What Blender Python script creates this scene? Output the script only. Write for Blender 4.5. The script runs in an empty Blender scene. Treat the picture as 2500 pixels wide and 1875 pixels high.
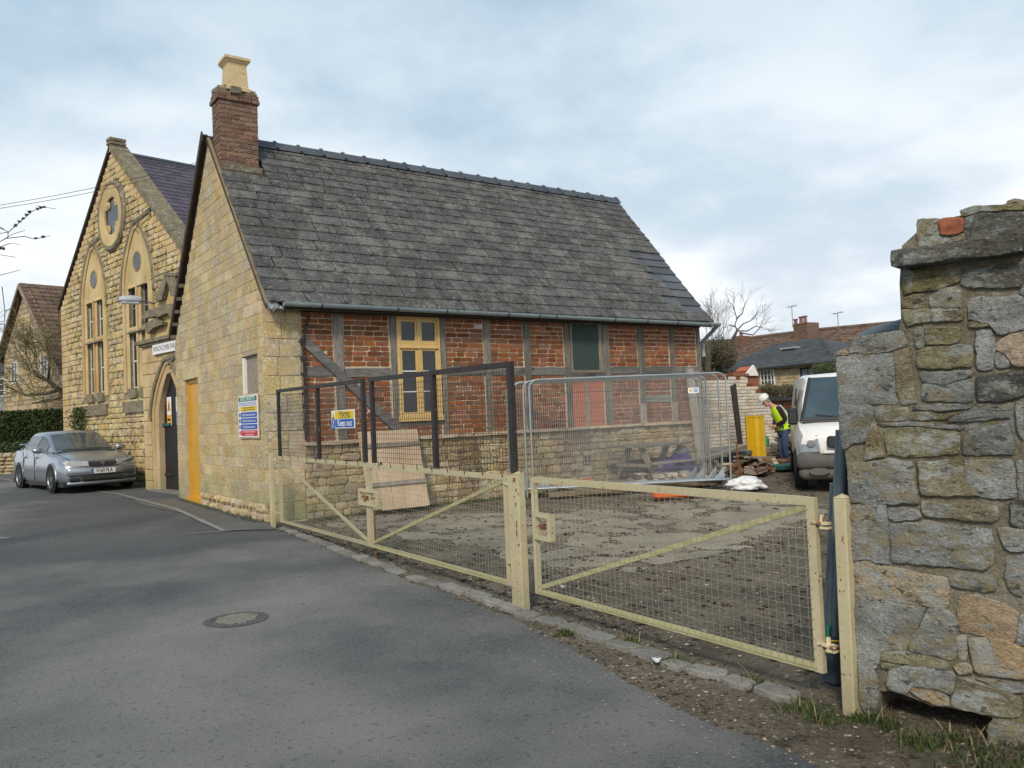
import bpy, bmesh, random, math
import numpy as np
from math import sin, cos, tan, pi, radians, sqrt, atan2
from mathutils import Matrix, Vector, noise
random.seed(7)
S = bpy.context.scene
COL = S.collection
# ------------------------------------------------------------------ camera
F, CX, CY, EYE = 1981.5, 1250.0, 937.5, 1.5
YAW, PITCH, ROLL = radians(35.669), radians(2.081), radians(-2.414)
def cam_axes():
    c, s = cos(YAW), sin(YAW)
    fw = np.array([s*cos(PITCH), c*cos(PITCH), sin(PITCH)]); r = np.array([c, -s, 0.0]); u = np.cross(r, fw)
    return r*cos(ROLL)+u*sin(ROLL), -r*sin(ROLL)+u*cos(ROLL), fw
CR, CU, CF = cam_axes()
O3 = np.array([0, 0, EYE])
cd = bpy.data.cameras.new('camera'); cam = bpy.data.objects.new('camera', cd); COL.objects.link(cam)
cd.sensor_width = 36; cd.lens = 36*F/2500; cd.clip_end = 3000; cd.clip_start = 0.05
mw = Matrix.Identity(4)
for i in range(3):
    mw[i][0], mw[i][1], mw[i][2], mw[i][3] = CR[i], CU[i], -CF[i], O3[i]
cam.matrix_world = mw
S.camera = cam
# survey helpers: where a sight line of the site survey meets the ground or a wall plane
def ray(x, y): return CF+CR*(x-CX)/F-CU*(y-CY)/F
def PL(x, y, n, d):
    v = ray(x, y); n = np.array(n, float); return O3+v*((d-O3@n)/(v@n))
def G(x, y, z=0.0): return PL(x, y, (0, 0, 1), z)
def PX(x, y, a): return PL(x, y, (1, 0, 0), a)
def PY(x, y, a): return PL(x, y, (0, 1, 0), a)
def PP(x, y, p, q):
    d = (q[0]-p[0], q[1]-p[1]); n = (d[1], -d[0], 0); return PL(x, y, n, p[0]*n[0]+p[1]*n[1])
def gz(y): return 0.012*min(max(y-12, 0), 14)
# ------------------------------------------------------------------ world, sun, exposure
SUN_EL, SUN_AZ = radians(38), radians(228)      # azimuth clockwise from +Y
w = bpy.data.worlds.new('World'); S.world = w; w.use_nodes = True
nt = w.node_tree; N = nt.nodes; Lk = nt.links; N.clear()
def nd(t, **k):
    n = N.new(t)
    for a, b in k.items(): setattr(n, a, b)
    return n
def ml(op, a, b=None, c=None, clamp=False):
    n = nd('ShaderNodeMath', operation=op, use_clamp=clamp)
    for i, v in enumerate((a, b, c)):
        if v is None: continue
        if isinstance(v, (int, float)): n.inputs[i].default_value = v
        else: Lk.new(v, n.inputs[i])
    return n.outputs[0]
sky = nd('ShaderNodeTexSky', sky_type='NISHITA', sun_disc=False, sun_elevation=SUN_EL, sun_rotation=SUN_AZ, air_density=1.0, dust_density=2.0)
tc = nd('ShaderNodeTexCoord'); sx = nd('ShaderNodeSeparateXYZ'); Lk.new(tc.outputs['Generated'], sx.inputs[0])
zc = ml('MAXIMUM', sx.outputs[2], 0.0)
den = ml('ADD', zc, 0.22)
cx_ = ml('DIVIDE', sx.outputs[0], den); cy_ = ml('DIVIDE', sx.outputs[1], den)
cv = nd('ShaderNodeCombineXYZ'); Lk.new(cx_, cv.inputs[0]); Lk.new(cy_, cv.inputs[1])
mp = nd('ShaderNodeMapping'); Lk.new(cv.outputs[0], mp.inputs[0]); mp.inputs['Scale'].default_value = (1.05, 1.0, 1); mp.inputs['Rotation'].default_value = (0, 0, 0.7); mp.inputs['Location'].default_value = (3.1, 1.7, 0)
n1 = nd('ShaderNodeTexNoise'); Lk.new(mp.outputs[0], n1.inputs[0]); n1.inputs['Scale'].default_value = 0.62; n1.inputs['Detail'].default_value = 7; n1.inputs['Roughness'].default_value = 0.5; n1.inputs['Distortion'].default_value = 0.35
n2 = nd('ShaderNodeTexNoise'); Lk.new(mp.outputs[0], n2.inputs[0]); n2.inputs['Scale'].default_value = 2.6; n2.inputs['Detail'].default_value = 6; n2.inputs['Roughness'].default_value = 0.55
nn = ml('ADD', ml('MULTIPLY', n1.outputs[0], 0.72), ml('MULTIPLY', n2.outputs[0], 0.28))
cl = nd('ShaderNodeMapRange', interpolation_type='SMOOTHSTEP'); Lk.new(nn, cl.inputs[0])
cl.inputs[1].default_value = 0.39; cl.inputs[2].default_value = 0.60
# overcast gradient by elevation (x10 because the background strength is 0.1)
rp = nd('ShaderNodeValToRGB'); Lk.new(zc, rp.inputs[0])
e = rp.color_ramp.elements
def srgb(r, g, b): return tuple((c/255/12.92 if c < 11 else ((c/255+0.055)/1.055)**2.4) for c in (r, g, b))+(1,)
e[0].position = 0; e[0].color = srgb(222, 228, 235)
e[1].position = 1; e[1].color = srgb(134, 156, 176)
for p_, c_ in ((0.12, (206, 216, 226)), (0.25, (188, 206, 219)), (0.42, (152, 181, 203)), (0.6, (136, 163, 186))):
    k = e.new(p_); k.color = srgb(*c_)
rw = nd('ShaderNodeValToRGB'); Lk.new(zc, rw.inputs[0])
e = rw.color_ramp.elements
e[0].position = 0; e[0].color = (0.96, 0.97, 0.985, 1); e[1].position = 1; e[1].color = srgb(160, 178, 195)
for p_, c_ in ((0.2, (248, 250, 253)), (0.34, (224, 234, 241)), (0.55, (184, 203, 217))):
    k = e.new(p_); k.color = srgb(*c_)
mx = nd('ShaderNodeMix', data_type='RGBA'); Lk.new(cl.outputs[0], mx.inputs[0]); Lk.new(rp.outputs[0], mx.inputs[6]); Lk.new(rw.outputs[0], mx.inputs[7])
sc = nd('ShaderNodeVectorMath', operation='SCALE'); Lk.new(mx.outputs[2], sc.inputs[0]); sc.inputs[3].default_value = 10.0
mx2 = nd('ShaderNodeMix', data_type='RGBA'); mx2.inputs[0].default_value = 0.93; Lk.new(sky.outputs[0], mx2.inputs[6]); Lk.new(sc.outputs[0], mx2.inputs[7])
bg = nd('ShaderNodeBackground'); bg.inputs[1].default_value = 0.1; Lk.new(mx2.outputs[2], bg.inputs[0])
wo = nd('ShaderNodeOutputWorld'); Lk.new(bg.outputs[0], wo.inputs[0])
sl = bpy.data.lights.new('sun', 'SUN'); sl.energy = 2.4; sl.angle = radians(11); sl.color = (1.0, 0.90, 0.76)
so = bpy.data.objects.new('sun', sl); COL.objects.link(so)
sd = Vector((sin(SUN_AZ)*cos(SUN_EL), cos(SUN_AZ)*cos(SUN_EL), sin(SUN_EL)))
so.rotation_euler = sd.to_track_quat('Z', 'Y').to_euler(); so.location = (-10, -10, 20)
S.view_settings.view_transform = 'Standard'; S.view_settings.look = 'None'; S.view_settings.exposure = 0.27; S.view_settings.gamma = 1
S.view_settings.use_curve_mapping = False
S.cycles.max_bounces = 6; S.cycles.diffuse_bounces = 3; S.cycles.use_denoising = True
# ------------------------------------------------------------------ materials
MT = {}
def mk(name, cols, scale=4, detail=6, stretch=(1, 1, 1), fine=(60, .25), spots=(), piece=(0.0, 0.0, 0.0), pcols=None, pmix=0.0,
       rough=.85, bump=(40, .3, .01), bump2=None, metal=0.0, spec=.35, low=None, coat=0.0, dist=0.0, streak=None):
    m = bpy.data.materials.new(name); m.use_nodes = True; t = m.node_tree; NN = t.nodes; L = t.links; NN.clear()
    def n_(ty, **k):
        q = NN.new(ty)
        for a, b in k.items(): setattr(q, a, b)
        return q
    geo = n_('ShaderNodeNewGeometry'); mpn = n_('ShaderNodeMapping'); L.new(geo.outputs['Position'], mpn.inputs[0]); mpn.inputs['Scale'].default_value = stretch
    P = mpn.outputs[0]
    oi = n_('ShaderNodeObjectInfo'); at = n_('ShaderNodeAttribute', attribute_name='rnd')
    ad = n_('ShaderNodeMath', operation='ADD'); L.new(oi.outputs['Random'], ad.inputs[0]); L.new(at.outputs['Fac'], ad.inputs[1])
    fr = n_('ShaderNodeMath', operation='FRACT'); L.new(ad.outputs[0], fr.inputs[0]); R = fr.outputs[0]
    def noi(s, d=4, r=.55, off=None, vec=None):
        q = n_('ShaderNodeTexNoise'); q.inputs['Scale'].default_value = s; q.inputs['Detail'].default_value = d; q.inputs['Roughness'].default_value = r
        if dist: q.inputs['Distortion'].default_value = dist
        if off is not None:
            a = n_('ShaderNodeVectorMath', operation='ADD'); L.new(vec or P, a.inputs[0]); a.inputs[1].default_value = (off, off*1.7, -off); L.new(a.outputs[0], q.inputs[0])
        else: L.new(vec or P, q.inputs[0])
        return q.outputs[0]
    def mixc(f, a, b, bt='MIX'):
        q = n_('ShaderNodeMix', data_type='RGBA', blend_type=bt)
        for i, v in ((0, f), (6, a), (7, b)):
            if isinstance(v, (int, float)): q.inputs[i].default_value = v
            elif isinstance(v, tuple): q.inputs[i].default_value = v if len(v) == 4 else v+(1,)
            else: L.new(v, q.inputs[i])
        return q.outputs[2]
    def ramp(f, cs):
        q = n_('ShaderNodeValToRGB'); el = q.color_ramp.elements
        k = len(cs)
        for i, c in enumerate(cs):
            if len(c) == 2: p, c = c
            else: p = .25+.5*i/max(k-1, 1)
            if i == 0: x = el[0]; x.position = p
            elif i == k-1: x = el[1]; x.position = p
            else: x = el.new(p)
            x.color = tuple(c)+(1,)
        if not isinstance(f, float): L.new(f, q.inputs[0])
        return q.outputs[0]
    if len(cols) == 1: C = mixc(0.0, tuple(cols[0]), tuple(cols[0]))
    else: C = ramp(noi(scale, detail), cols)
    if pcols:
        q = ramp(R, [(i/(len(pcols)-1) if len(pcols) > 1 else 0, c) for i, c in enumerate(pcols)])
        C = mixc(pmix, C, q)
    if fine:
        f = noi(fine[0], 3, .6, 3.3)
        mr = n_('ShaderNodeMapRange'); L.new(f, mr.inputs[0]); mr.inputs[1].default_value = .3; mr.inputs[2].default_value = .7
        mr.inputs[3].default_value = 1-fine[1]; mr.inputs[4].default_value = 1+fine[1]*.6
        v = n_('ShaderNodeVectorMath', operation='SCALE'); L.new(C, v.inputs[0]); L.new(mr.outputs[0], v.inputs[3]); C = v.outputs[0]
    if any(piece):
        h = n_('ShaderNodeHueSaturation'); L.new(C, h.inputs['Color'])
        def pr(mult, lo, hi):
            a = n_('ShaderNodeMath', operation='MULTIPLY'); L.new(R, a.inputs[0]); a.inputs[1].default_value = mult
            b = n_('ShaderNodeMath', operation='FRACT'); L.new(a.outputs[0], b.inputs[0])
            c = n_('ShaderNodeMapRange'); L.new(b.outputs[0], c.inputs[0]); c.inputs[3].default_value = lo; c.inputs[4].default_value = hi
            return c.outputs[0]
        L.new(pr(7.13, .5-piece[0], .5+piece[0]), h.inputs['Hue']); L.new(pr(17.7, 1-piece[1], 1+piece[1]), h.inputs['Saturation']); L.new(pr(31.1, 1-piece[2], 1+piece[2]), h.inputs['Value'])
        C = h.outputs[0]
    for i, sp in enumerate(spots):
        s, th, sf, col, am = sp[:5]; k = sp[5] if len(sp) > 5 else 0
        f = noi(s, 5, .62, 11.0+i*7.7)
        mr = n_('ShaderNodeMapRange', interpolation_type='SMOOTHSTEP'); L.new(f, mr.inputs[0]); mr.inputs[1].default_value = th; mr.inputs[2].default_value = th+sf; mr.inputs[4].default_value = am
        fac = mr.outputs[0]
        if k:   # broken up by a finer noise
            g = noi(s*k, 4, .7, 2.0+i); mg = n_('ShaderNodeMapRange'); L.new(g, mg.inputs[0]); mg.inputs[1].default_value = .42; mg.inputs[2].default_value = .56
            mm = n_('ShaderNodeMath', operation='MULTIPLY'); L.new(fac, mm.inputs[0]); L.new(mg.outputs[0], mm.inputs[1]); fac = mm.outputs[0]
        C = mixc(fac, C, col)
    if low:
        z0, z1, col, am = low
        sxyz = n_('ShaderNodeSeparateXYZ'); L.new(geo.outputs['Position'], sxyz.inputs[0])
        nz = noi(3, 4, .6, 5); a = n_('ShaderNodeMath', operation='MULTIPLY_ADD'); L.new(nz, a.inputs[0]); a.inputs[1].default_value = (z1-z0)*1.4; L.new(sxyz.outputs[2], a.inputs[2])
        mr = n_('ShaderNodeMapRange', interpolation_type='SMOOTHSTEP'); L.new(a.outputs[0], mr.inputs[0]); mr.inputs[1].default_value = z0+(z1-z0)*.5; mr.inputs[2].default_value = z1+(z1-z0)*.7; mr.inputs[3].default_value = am; mr.inputs[4].default_value = 0
        C = mixc(mr.outputs[0], C, col)
    b = n_('ShaderNodeBsdfPrincipled'); L.new(C, b.inputs['Base Color']); b.inputs['Roughness'].default_value = rough; b.inputs['Metallic'].default_value = metal
    b.inputs['Specular IOR Level'].default_value = spec; b.inputs['Coat Weight'].default_value = coat; b.inputs['Coat Roughness'].default_value = .08
    nrm = None
    for bb, k in ((bump, 0), (bump2, 1)):
        if not bb: continue
        q = n_('ShaderNodeBump'); q.inputs['Strength'].default_value = bb[1]; q.inputs['Distance'].default_value = bb[2]
        L.new(noi(bb[0], 5, .65, 20+k), q.inputs['Height'])
        if nrm: L.new(nrm, q.inputs['Normal'])
        nrm = q.outputs[0]
    if nrm: L.new(nrm, b.inputs['Normal'])
    o = n_('ShaderNodeOutputMaterial'); L.new(b.outputs[0], o.inputs[0])
    MT[name] = m
    return m
def C(r, g, b): return srgb(r, g, b)[:3]
LICH = (.36, .36, .33)
mk('cotswold_ashlar', [(.42, .31, .145), (.55, .42, .21), (.62, .50, .28)], scale=2.2, fine=(45, .3), piece=(.012, .16, .14), rough=.92,
   spots=((1.1, .45, .14, (.31, .285, .23), .85, 12), (.7, .56, .12, (.60, .47, .29), .6), (9, .60, .05, (.16, .13, .09), .5), (2.0, .55, .12, (.55, .38, .16), .5), (26, .57, .05, (.72, .68, .58), .6)),
   bump=(26, .65, .02), bump2=(90, .4, .006), low=(.05, .75, (.22, .25, .11), .8))
mk('cotswold_rubble', [(.36, .27, .15), (.50, .39, .22), (.58, .48, .30)], scale=3.5, fine=(50, .35), piece=(.015, .2, .25), rough=.94,
   spots=((6, .58, .08, (.14, .115, .08), .8), (1.3, .56, .12, (.40, .24, .08), .6), (22, .60, .05, (.62, .58, .48), .4)),
   bump=(18, .8, .03), bump2=(70, .5, .01))
mk('rockfaced_stone', [(.44, .32, .145), (.62, .48, .24), (.70, .58, .33)], scale=2.5, fine=(30, .3), piece=(.015, .2, .2), rough=.94,
   spots=((4.5, .54, .06, (.13, .10, .065), .7), (1.2, .60, .1, (.30, .24, .14), .5), (8, .56, .05, (.09, .075, .055), .6)), bump=(12, .9, .05), bump2=(40, .5, .015), low=(.1, .7, (.18, .19, .09), .7))
mk('dressed_stone', [(.42, .29, .12), (.55, .40, .19), (.62, .48, .27)], scale=1.6, fine=(35, .14), piece=(.008, .1, .07), rough=.9,
   spots=((3, .60, .1, (.25, .20, .12), .5),), bump=(25, .3, .01), low=(.1, .8, (.24, .25, .13), .6))
mk('weathered_moulding', [(.12, .105, .08), (.20, .17, .12), (.30, .25, .16)], scale=6, fine=(40, .35), rough=.95, spots=((12, .6, .06, (.42, .42, .38), .7), (5, .58, .1, (.22, .25, .08), .6)), bump=(30, .6, .02))
mk('old_brick', [(.44, .13, .03), (.62, .20, .045), (.68, .27, .07)], scale=9, fine=(70, .3), pcols=[(.085, .045, .038), (.30, .10, .045), (.62, .17, .03), (.78, .26, .05), (.74, .32, .09), (.17, .065, .045)], pmix=.75,
   piece=(.008, .12, .32), rough=.9, spots=((14, .62, .06, (.14, .08, .05), .5), (3, .66, .08, (.40, .33, .24), .35)), bump=(45, .6, .012), bump2=(160, .3, .004))
mk('chimney_brick', [(.22, .10, .06), (.28, .13, .08), (.34, .19, .13)], scale=8, fine=(60, .3), pcols=[(.10, .065, .055), (.30, .12, .06), (.44, .20, .10), (.36, .26, .18), (.12, .085, .075), (.22, .14, .095)], pmix=.75,
   piece=(.006, .12, .18), rough=.92, spots=((10, .56, .08, (.15, .12, .09), .7), (25, .6, .05, (.40, .38, .33), .5)), bump=(40, .6, .012))
mk('whitewashed_brick', [(.50, .40, .29), (.66, .58, .46), (.72, .66, .56)], scale=3, fine=(40, .25), pcols=[(.62, .50, .38), (.70, .64, .52), (.55, .36, .22), (.74, .70, .62)], pmix=.4, piece=(.008, .2, .14), rough=.93,
   spots=((2.2, .58, .08, (.42, .25, .14), .7), (6, .62, .05, (.25, .20, .14), .6)), bump=(30, .6, .015))
mk('lime_mortar', [(.36, .27, .16), (.46, .37, .25), (.54, .45, .32)], scale=6, fine=(70, .25), rough=.95, bump=(60, .6, .012), spots=((5, .6, .1, (.22, .18, .12), .5),))
mk('brick_mortar', [(.44, .32, .19), (.58, .46, .31), (.66, .57, .43)], scale=6, fine=(70, .25), rough=.95, bump=(60, .6, .012), spots=((5, .62, .08, (.20, .15, .10), .6),))
mk('dark_mortar', [(.20, .155, .09), (.29, .225, .135), (.36, .29, .18)], scale=5, fine=(40, .3), rough=.96, bump=(30, .7, .02), spots=((4, .58, .1, (.12, .13, .05), .6),))
mk('stone_slate', [(.040, .041, .041), (.073, .074, .073), (.13, .13, .125)], scale=5, fine=(55, .4), piece=(.01, .2, .22), rough=.88,
   spots=((9, .56, .09, (.19, .188, .175), .6), (2.1, .50, .12, (.21, .20, .175), .7, 8), (.8, .54, .1, (.042, .04, .036), .5), (34, .60, .04, (.36, .355, .33), .65), (2, .60, .12, (.05, .048, .04), .4), (5, .64, .06, (.14, .13, .06), .6), (7, .705, .03, (.34, .15, .04), .8)), bump=(35, .7, .012), bump2=(140, .4, .004))
mk('new_slate', [(.075, .082, .092), (.11, .118, .128)], scale=3, fine=(30, .12), piece=(.01, .2, .28), rough=.55, bump=(20, .15, .004))
mk('ridge_clay', [(.055, .065, .08), (.09, .10, .12)], scale=6, fine=(50, .2), piece=(.01, .15, .15), rough=.6, spots=((12, .64, .05, (.3, .3, .27), .5), (3, .68, .04, (.40, .20, .05), .8)), bump=(40, .3, .006))
mk('purple_slate', [(.07, .058, .08), (.105, .09, .115)], scale=4, fine=(30, .2), piece=(.02, .2, .25), rough=.6, spots=((5, .66, .05, (.32, .30, .2), .5),), bump=(20, .3, .01))
mk('brown_tile', [(.10, .06, .045), (.16, .095, .07), (.19, .13, .09)], scale=2, fine=(12, .25), piece=(.015, .2, .25), rough=.9, spots=((3, .6, .08, (.20, .19, .10), .6),), bump=(10, .4, .02))
mk('dark_slate', [(.05, .055, .06), (.085, .09, .095)], scale=2, fine=(12, .25), piece=(.01, .2, .25), rough=.75, spots=((1.2, .6, .1, (.16, .16, .15), .5),), bump=(10, .4, .02))
mk('old_oak', [(.095, .08, .065), (.17, .152, .132), (.24, .22, .19)], scale=7, stretch=(1, 1, .16), fine=(55, .4), piece=(.01, .2, .2), rough=.9, spots=((6, .62, .06, (.05, .045, .04), .8),), bump=(30, .9, .015))
mk('old_oak_rail', [(.10, .097, .092), (.15, .145, .135), (.22, .21, .195)], scale=7, stretch=(.16, 1, 1.3), fine=(55, .4), piece=(.01, .2, .2), rough=.9, spots=((6, .62, .06, (.05, .045, .04), .8),), bump=(30, .9, .015))
mk('dark_barge', [(.045, .035, .025), (.085, .065, .045)], scale=6, fine=(40, .3), rough=.85, bump=(30, .4, .01))
mk('grey_timber', [(.20, .17, .13), (.31, .27, .21), (.36, .32, .26)], scale=5, stretch=(1, 1, .25), fine=(50, .3), piece=(.01, .2, .2), rough=.9, bump=(30, .5, .01))
mk('rubbish_timber', [(.13, .10, .07), (.22, .17, .12), (.30, .25, .19)], scale=5, fine=(30, .3), piece=(.02, .3, .35), rough=.9, bump=(30, .5, .01))
mk('asphalt', [(.078, .084, .092), (.108, .114, .120), (.145, .147, .147)], scale=.45, detail=9, fine=(75, .55), rough=.9,
   spots=((.22, .44, .25, (.27, .265, .245), .85), (60, .61, .04, (.38, .37, .34), .6), (28, .58, .08, (.05, .052, .055), .55), (1.7, .58, .2, (.075, .077, .08), .35), (.9, .66, .10, (.17, .155, .13), .4)),
   bump=(80, 1.0, .018), bump2=(30, .5, .012))
mk('old_patch_asphalt', [(.11, .108, .10), (.155, .15, .14)], scale=1.5, detail=7, fine=(75, .45), rough=.93, spots=((3, .6, .1, (.09, .085, .07), .6), (60, .64, .04, (.27, .26, .23), .5)), bump=(90, .7, .012))
mk('earth', [(.08, .062, .042), (.155, .125, .085), (.25, .21, .15)], scale=1.6, detail=9, fine=(45, .45), rough=.97,
   spots=((.6, .50, .16, (.24, .21, .155), .75, 9), (24, .60, .05, (.40, .36, .28), .75), (3.1, .62, .06, (.035, .028, .02), .7), (1.9, .63, .06, (.06, .085, .025), .6, 12)),
   bump=(22, 1.0, .05), bump2=(80, .7, .015))
mk('pale_gravel_ground', [(.20, .17, .12), (.34, .30, .22), (.47, .42, .32)], scale=1.3, detail=9, fine=(70, .45), rough=.97,
   spots=((34, .57, .05, (.46, .42, .34), .8), (3, .60, .12, (.14, .118, .085), .5), (60, .62, .04, (.05, .045, .035), .6)), bump=(45, 1.0, .03))
mk('pebble', [(.26, .225, .165), (.40, .355, .28)], scale=8, fine=(60, .2), piece=(.02, .3, .28), rough=.9, bump=(60, .3, .004))
mk('clod', [(.05, .038, .026), (.10, .078, .052)], scale=8, fine=(60, .4), piece=(.02, .3, .4), rough=.98, bump=(60, .8, .01))
mk('sett_stone', [(.17, .165, .15), (.26, .25, .22)], scale=7, fine=(60, .3), piece=(.015, .2, .22), rough=.9, bump=(50, .5, .008), spots=((10, .62, .06, (.10, .085, .06), .6),))
mk('faded_paint', [(.22, .215, .20), (.33, .32, .30)], scale=9, fine=(90, .3), rough=.9, spots=((18, .55, .06, (.12, .12, .118), .8),), bump=(80, .4, .006))
mk('cream_paint', [(.43, .375, .225), (.52, .46, .295)], scale=3, fine=(30, .08), rough=.5, spots=((26, .64, .03, (.16, .07, .03), .95), (70, .66, .03, (.20, .12, .06), .8), (5, .58, .10, (.42, .38, .24), .6), (9, .70, .02, (.10, .05, .03), .9)), low=(-.1, .35, (.22, .19, .12), .55), bump=(30, .25, .006))
mk('mossy_cream', [(.38, .355, .17), (.47, .43, .24)], scale=5, fine=(30, .12), rough=.6, spots=((16, .66, .04, (.14, .06, .03), .9),), bump=(30, .12, .004))
mk('black_iron', [(.022, .018, .018), (.04, .032, .032)], scale=12, fine=(60, .3), rough=.55, spots=((18, .64, .04, (.22, .20, .19), .5), (7, .66, .05, (.12, .045, .02), .7)), bump=(60, .2, .004))
mk('black_wire', [(.05, .04, .035)], fine=None, bump=None, rough=.6)
mk('galvanised', [(.42, .47, .50), (.55, .59, .61)], scale=8, fine=(40, .12), rough=.38, metal=.75, bump=None)
mk('wire_galv', [(.30, .31, .31)], fine=None, bump=None, rough=.5, metal=.3)
mk('gutter_plastic', [(.22, .28, .30), (.33, .39, .41)], scale=3, fine=(20, .15), rough=.45, spots=((4, .62, .06, (.15, .10, .07), .7),), bump=None)
mk('yellow_door', [(.55, .29, .022), (.62, .34, .03)], scale=3, fine=(20, .1), rough=.45, spots=((12, .68, .04, (.30, .16, .03), .6),), bump=(20, .15, .004))
mk('yellow_board', [(.62, .36, .008), (.68, .42, .015)], scale=3, stretch=(1, 1, .4), fine=(20, .12), rough=.5, spots=((9, .66, .05, (.45, .26, .03), .6),), bump=(25, .2, .004))
mk('ochre_window', [(.56, .37, .13), (.66, .46, .19)], scale=4, fine=(30, .12), rough=.5, spots=((7, .64, .06, (.55, .50, .38), .6),), bump=(30, .2, .004))
mk('black_door', [(.012, .011, .013), (.025, .023, .025)], scale=5, stretch=(1, 1, .2), fine=(40, .3), rough=.6, spots=((9, .66, .04, (.16, .15, .14), .7),), bump=(30, .4, .008), low=None)
mk('dark_glass', [(.010, .013, .014), (.02, .024, .025)], scale=1, fine=None, rough=.06, bump=(2.2, .05, .03), spec=.6)
mk('blue_glass', [(.10, .16, .20), (.16, .23, .28)], scale=1.5, fine=None, rough=.12, bump=(2.2, .05, .03), spec=.6)
mk('green_mesh', [(.035, .055, .05), (.05, .075, .068)], scale=2, fine=(200, .3), rough=.8, bump=None)
mk('terracotta_board', [(.42, .115, .05), (.50, .16, .075)], scale=3, fine=(30, .15), rough=.85, spots=((4, .6, .07, (.16, .07, .05), .6),), bump=(30, .3, .006))
mk('white_paint', [(.70, .69, .65), (.80, .79, .76)], scale=4, fine=(20, .06), rough=.5, bump=None)
mk('chimney_pot_clay', [(.50, .38, .20), (.62, .49, .29)], scale=3, fine=(30, .15), rough=.85, spots=((6, .62, .07, (.25, .22, .14), .6),), bump=(30, .2, .004))
mk('lead', [(.25, .27, .29), (.36, .38, .40)], scale=8, fine=(40, .2), rough=.5, bump=(10, .6, .01))
mk('pink_plywood', [(.42, .30, .19), (.52, .385, .26), (.58, .45, .31)], scale=2.5, stretch=(1, 1, .5), fine=(40, .12), rough=.8, spots=((1.5, .62, .07, (.40, .27, .18), .5), (14, .69, .03, (.10, .05, .05), .8)), bump=(30, .25, .004))
mk('osb', [(.22, .19, .15), (.36, .32, .26)], scale=14, fine=(60, .4), rough=.9, bump=(40, .4, .006))
for nm, c in dict(sign_white=(.80, .80, .80), sign_green=(.01, .20, .12), sign_yellow=(.72, .52, .015), sign_blue=(.025, .10, .42), sign_red=(.55, .015, .03), ink=(.02, .02, .02), amber=(.75, .33, .01),
                  plate_white=(.72, .72, .70), purple_plastic=(.06, .035, .20), orange_plastic=(.70, .13, .02), green_plastic=(.01, .22, .14), helmet=(.80, .80, .80), hivis=(.50, .78, .02), reflective=(.62, .65, .66),
                  burgundy=(.035, .010, .020), rubber=(.022, .022, .023), black_plastic=(.03, .032, .034), bottle_blue=(.03, .045, .06), gate_green=(.02, .10, .08), interior=(.05, .048, .045), red_ink=(.6, .05, .10)).items():
    mk(nm, [tuple(x*.9 for x in c), c], scale=4, fine=(25, .08), rough=.55 if nm not in ('rubber', 'hivis', 'burgundy', 'interior') else .85, bump=None)
mk('skin', [(.50, .26, .18), (.55, .30, .21)], scale=10, fine=None, rough=.6, bump=None)
mk('denim', [(.035, .06, .12), (.065, .10, .18)], scale=9, fine=(70, .25), rough=.9, bump=(20, .4, .01))
mk('boot_leather', [(.16, .08, .05), (.22, .12, .08)], scale=9, fine=(40, .2), rough=.8, bump=(30, .3, .004))
mk('silver_paint', [(.33, .36, .40), (.36, .39, .43)], scale=1, fine=None, rough=.32, metal=.7, coat=.6, bump=None, spots=((5, .62, .1, (.30, .29, .27), .35),))
mk('van_white', [(.74, .73, .70), (.78, .78, .76)], scale=1.5, fine=(8, .05), rough=.35, coat=.3, bump=None, low=(.5, 1.1, (.50, .46, .40), .5))
mk('bumper_grey', [(.085, .085, .08), (.12, .115, .105)], scale=5, fine=(40, .2), rough=.75, bump=None, low=(.1, .6, (.15, .135, .11), .6))
mk('van_lamp', [(.16, .18, .20), (.28, .30, .32)], scale=9, fine=None, rough=.15, bump=(14, .4, .01), spec=.7)
mk('pot_clay', [(.17, .075, .065), (.25, .12, .10)], scale=5, fine=None, bump=None)
mk('lamp_glass', [(.42, .44, .46), (.60, .62, .64)], scale=9, fine=None, rough=.12, bump=(14, .4, .01), spec=.7)
mk('van_glass', [(.03, .05, .065), (.07, .10, .12)], scale=1.2, fine=None, rough=.07, bump=None, spec=.6)
mk('car_glass', [(.03, .04, .045), (.10, .12, .125)], scale=2.5, fine=None, rough=.05, bump=None, spec=.7)
mk('alloy', [(.30, .31, .32)], fine=None, bump=None, rough=.4, metal=.8)
mk('blue_pipe', [(.07, .10, .125), (.115, .155, .18)], scale=3, stretch=(1, 1, .5), fine=(20, .12), rough=.42, spots=((5, .64, .06, (.20, .22, .22), .4),), bump=None)
mk('lamp_grey', [(.34, .38, .43), (.44, .48, .52)], scale=5, fine=None, rough=.4, bump=None)
mk('rust', [(.13, .05, .025), (.24, .10, .05)], scale=12, fine=(60, .4), rough=.9, bump=(50, .4, .006))
mk('bark', [(.055, .045, .032), (.12, .10, .07)], scale=8, fine=(40, .35), rough=.95, bump=(25, .7, .02), spots=((6, .58, .08, (.10, .13, .04), .6),))
mk('lichen_bark', [(.10, .09, .04), (.17, .15, .07)], scale=8, fine=(40, .35), rough=.95, bump=None)
mk('hedge_leaf', [(.018, .032, .006), (.05, .075, .012)], scale=2, fine=(12, .5), rough=.7, bump=None, spots=((.8, .55, .1, (.09, .10, .02), .6),))
mk('bramble_leaf', [(.06, .05, .025), (.13, .11, .055)], scale=2, fine=(12, .5), rough=.8, bump=None)
mk('evergreen_leaf', [(.025, .045, .012), (.07, .10, .025)], scale=3, fine=(12, .5), rough=.65, bump=None)
mk('grass', [(.025, .045, .01), (.06, .085, .02)], scale=5, fine=(30, .4), rough=.8, bump=None)
mk('dry_grass', [(.16, .13, .06), (.26, .22, .12)], scale=5, fine=(30, .4), rough=.85, bump=None)
mk('moss', [(.03, .045, .008), (.10, .12, .02)], scale=9, fine=(60, .5), rough=.95, bump=(50, .9, .015))
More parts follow.
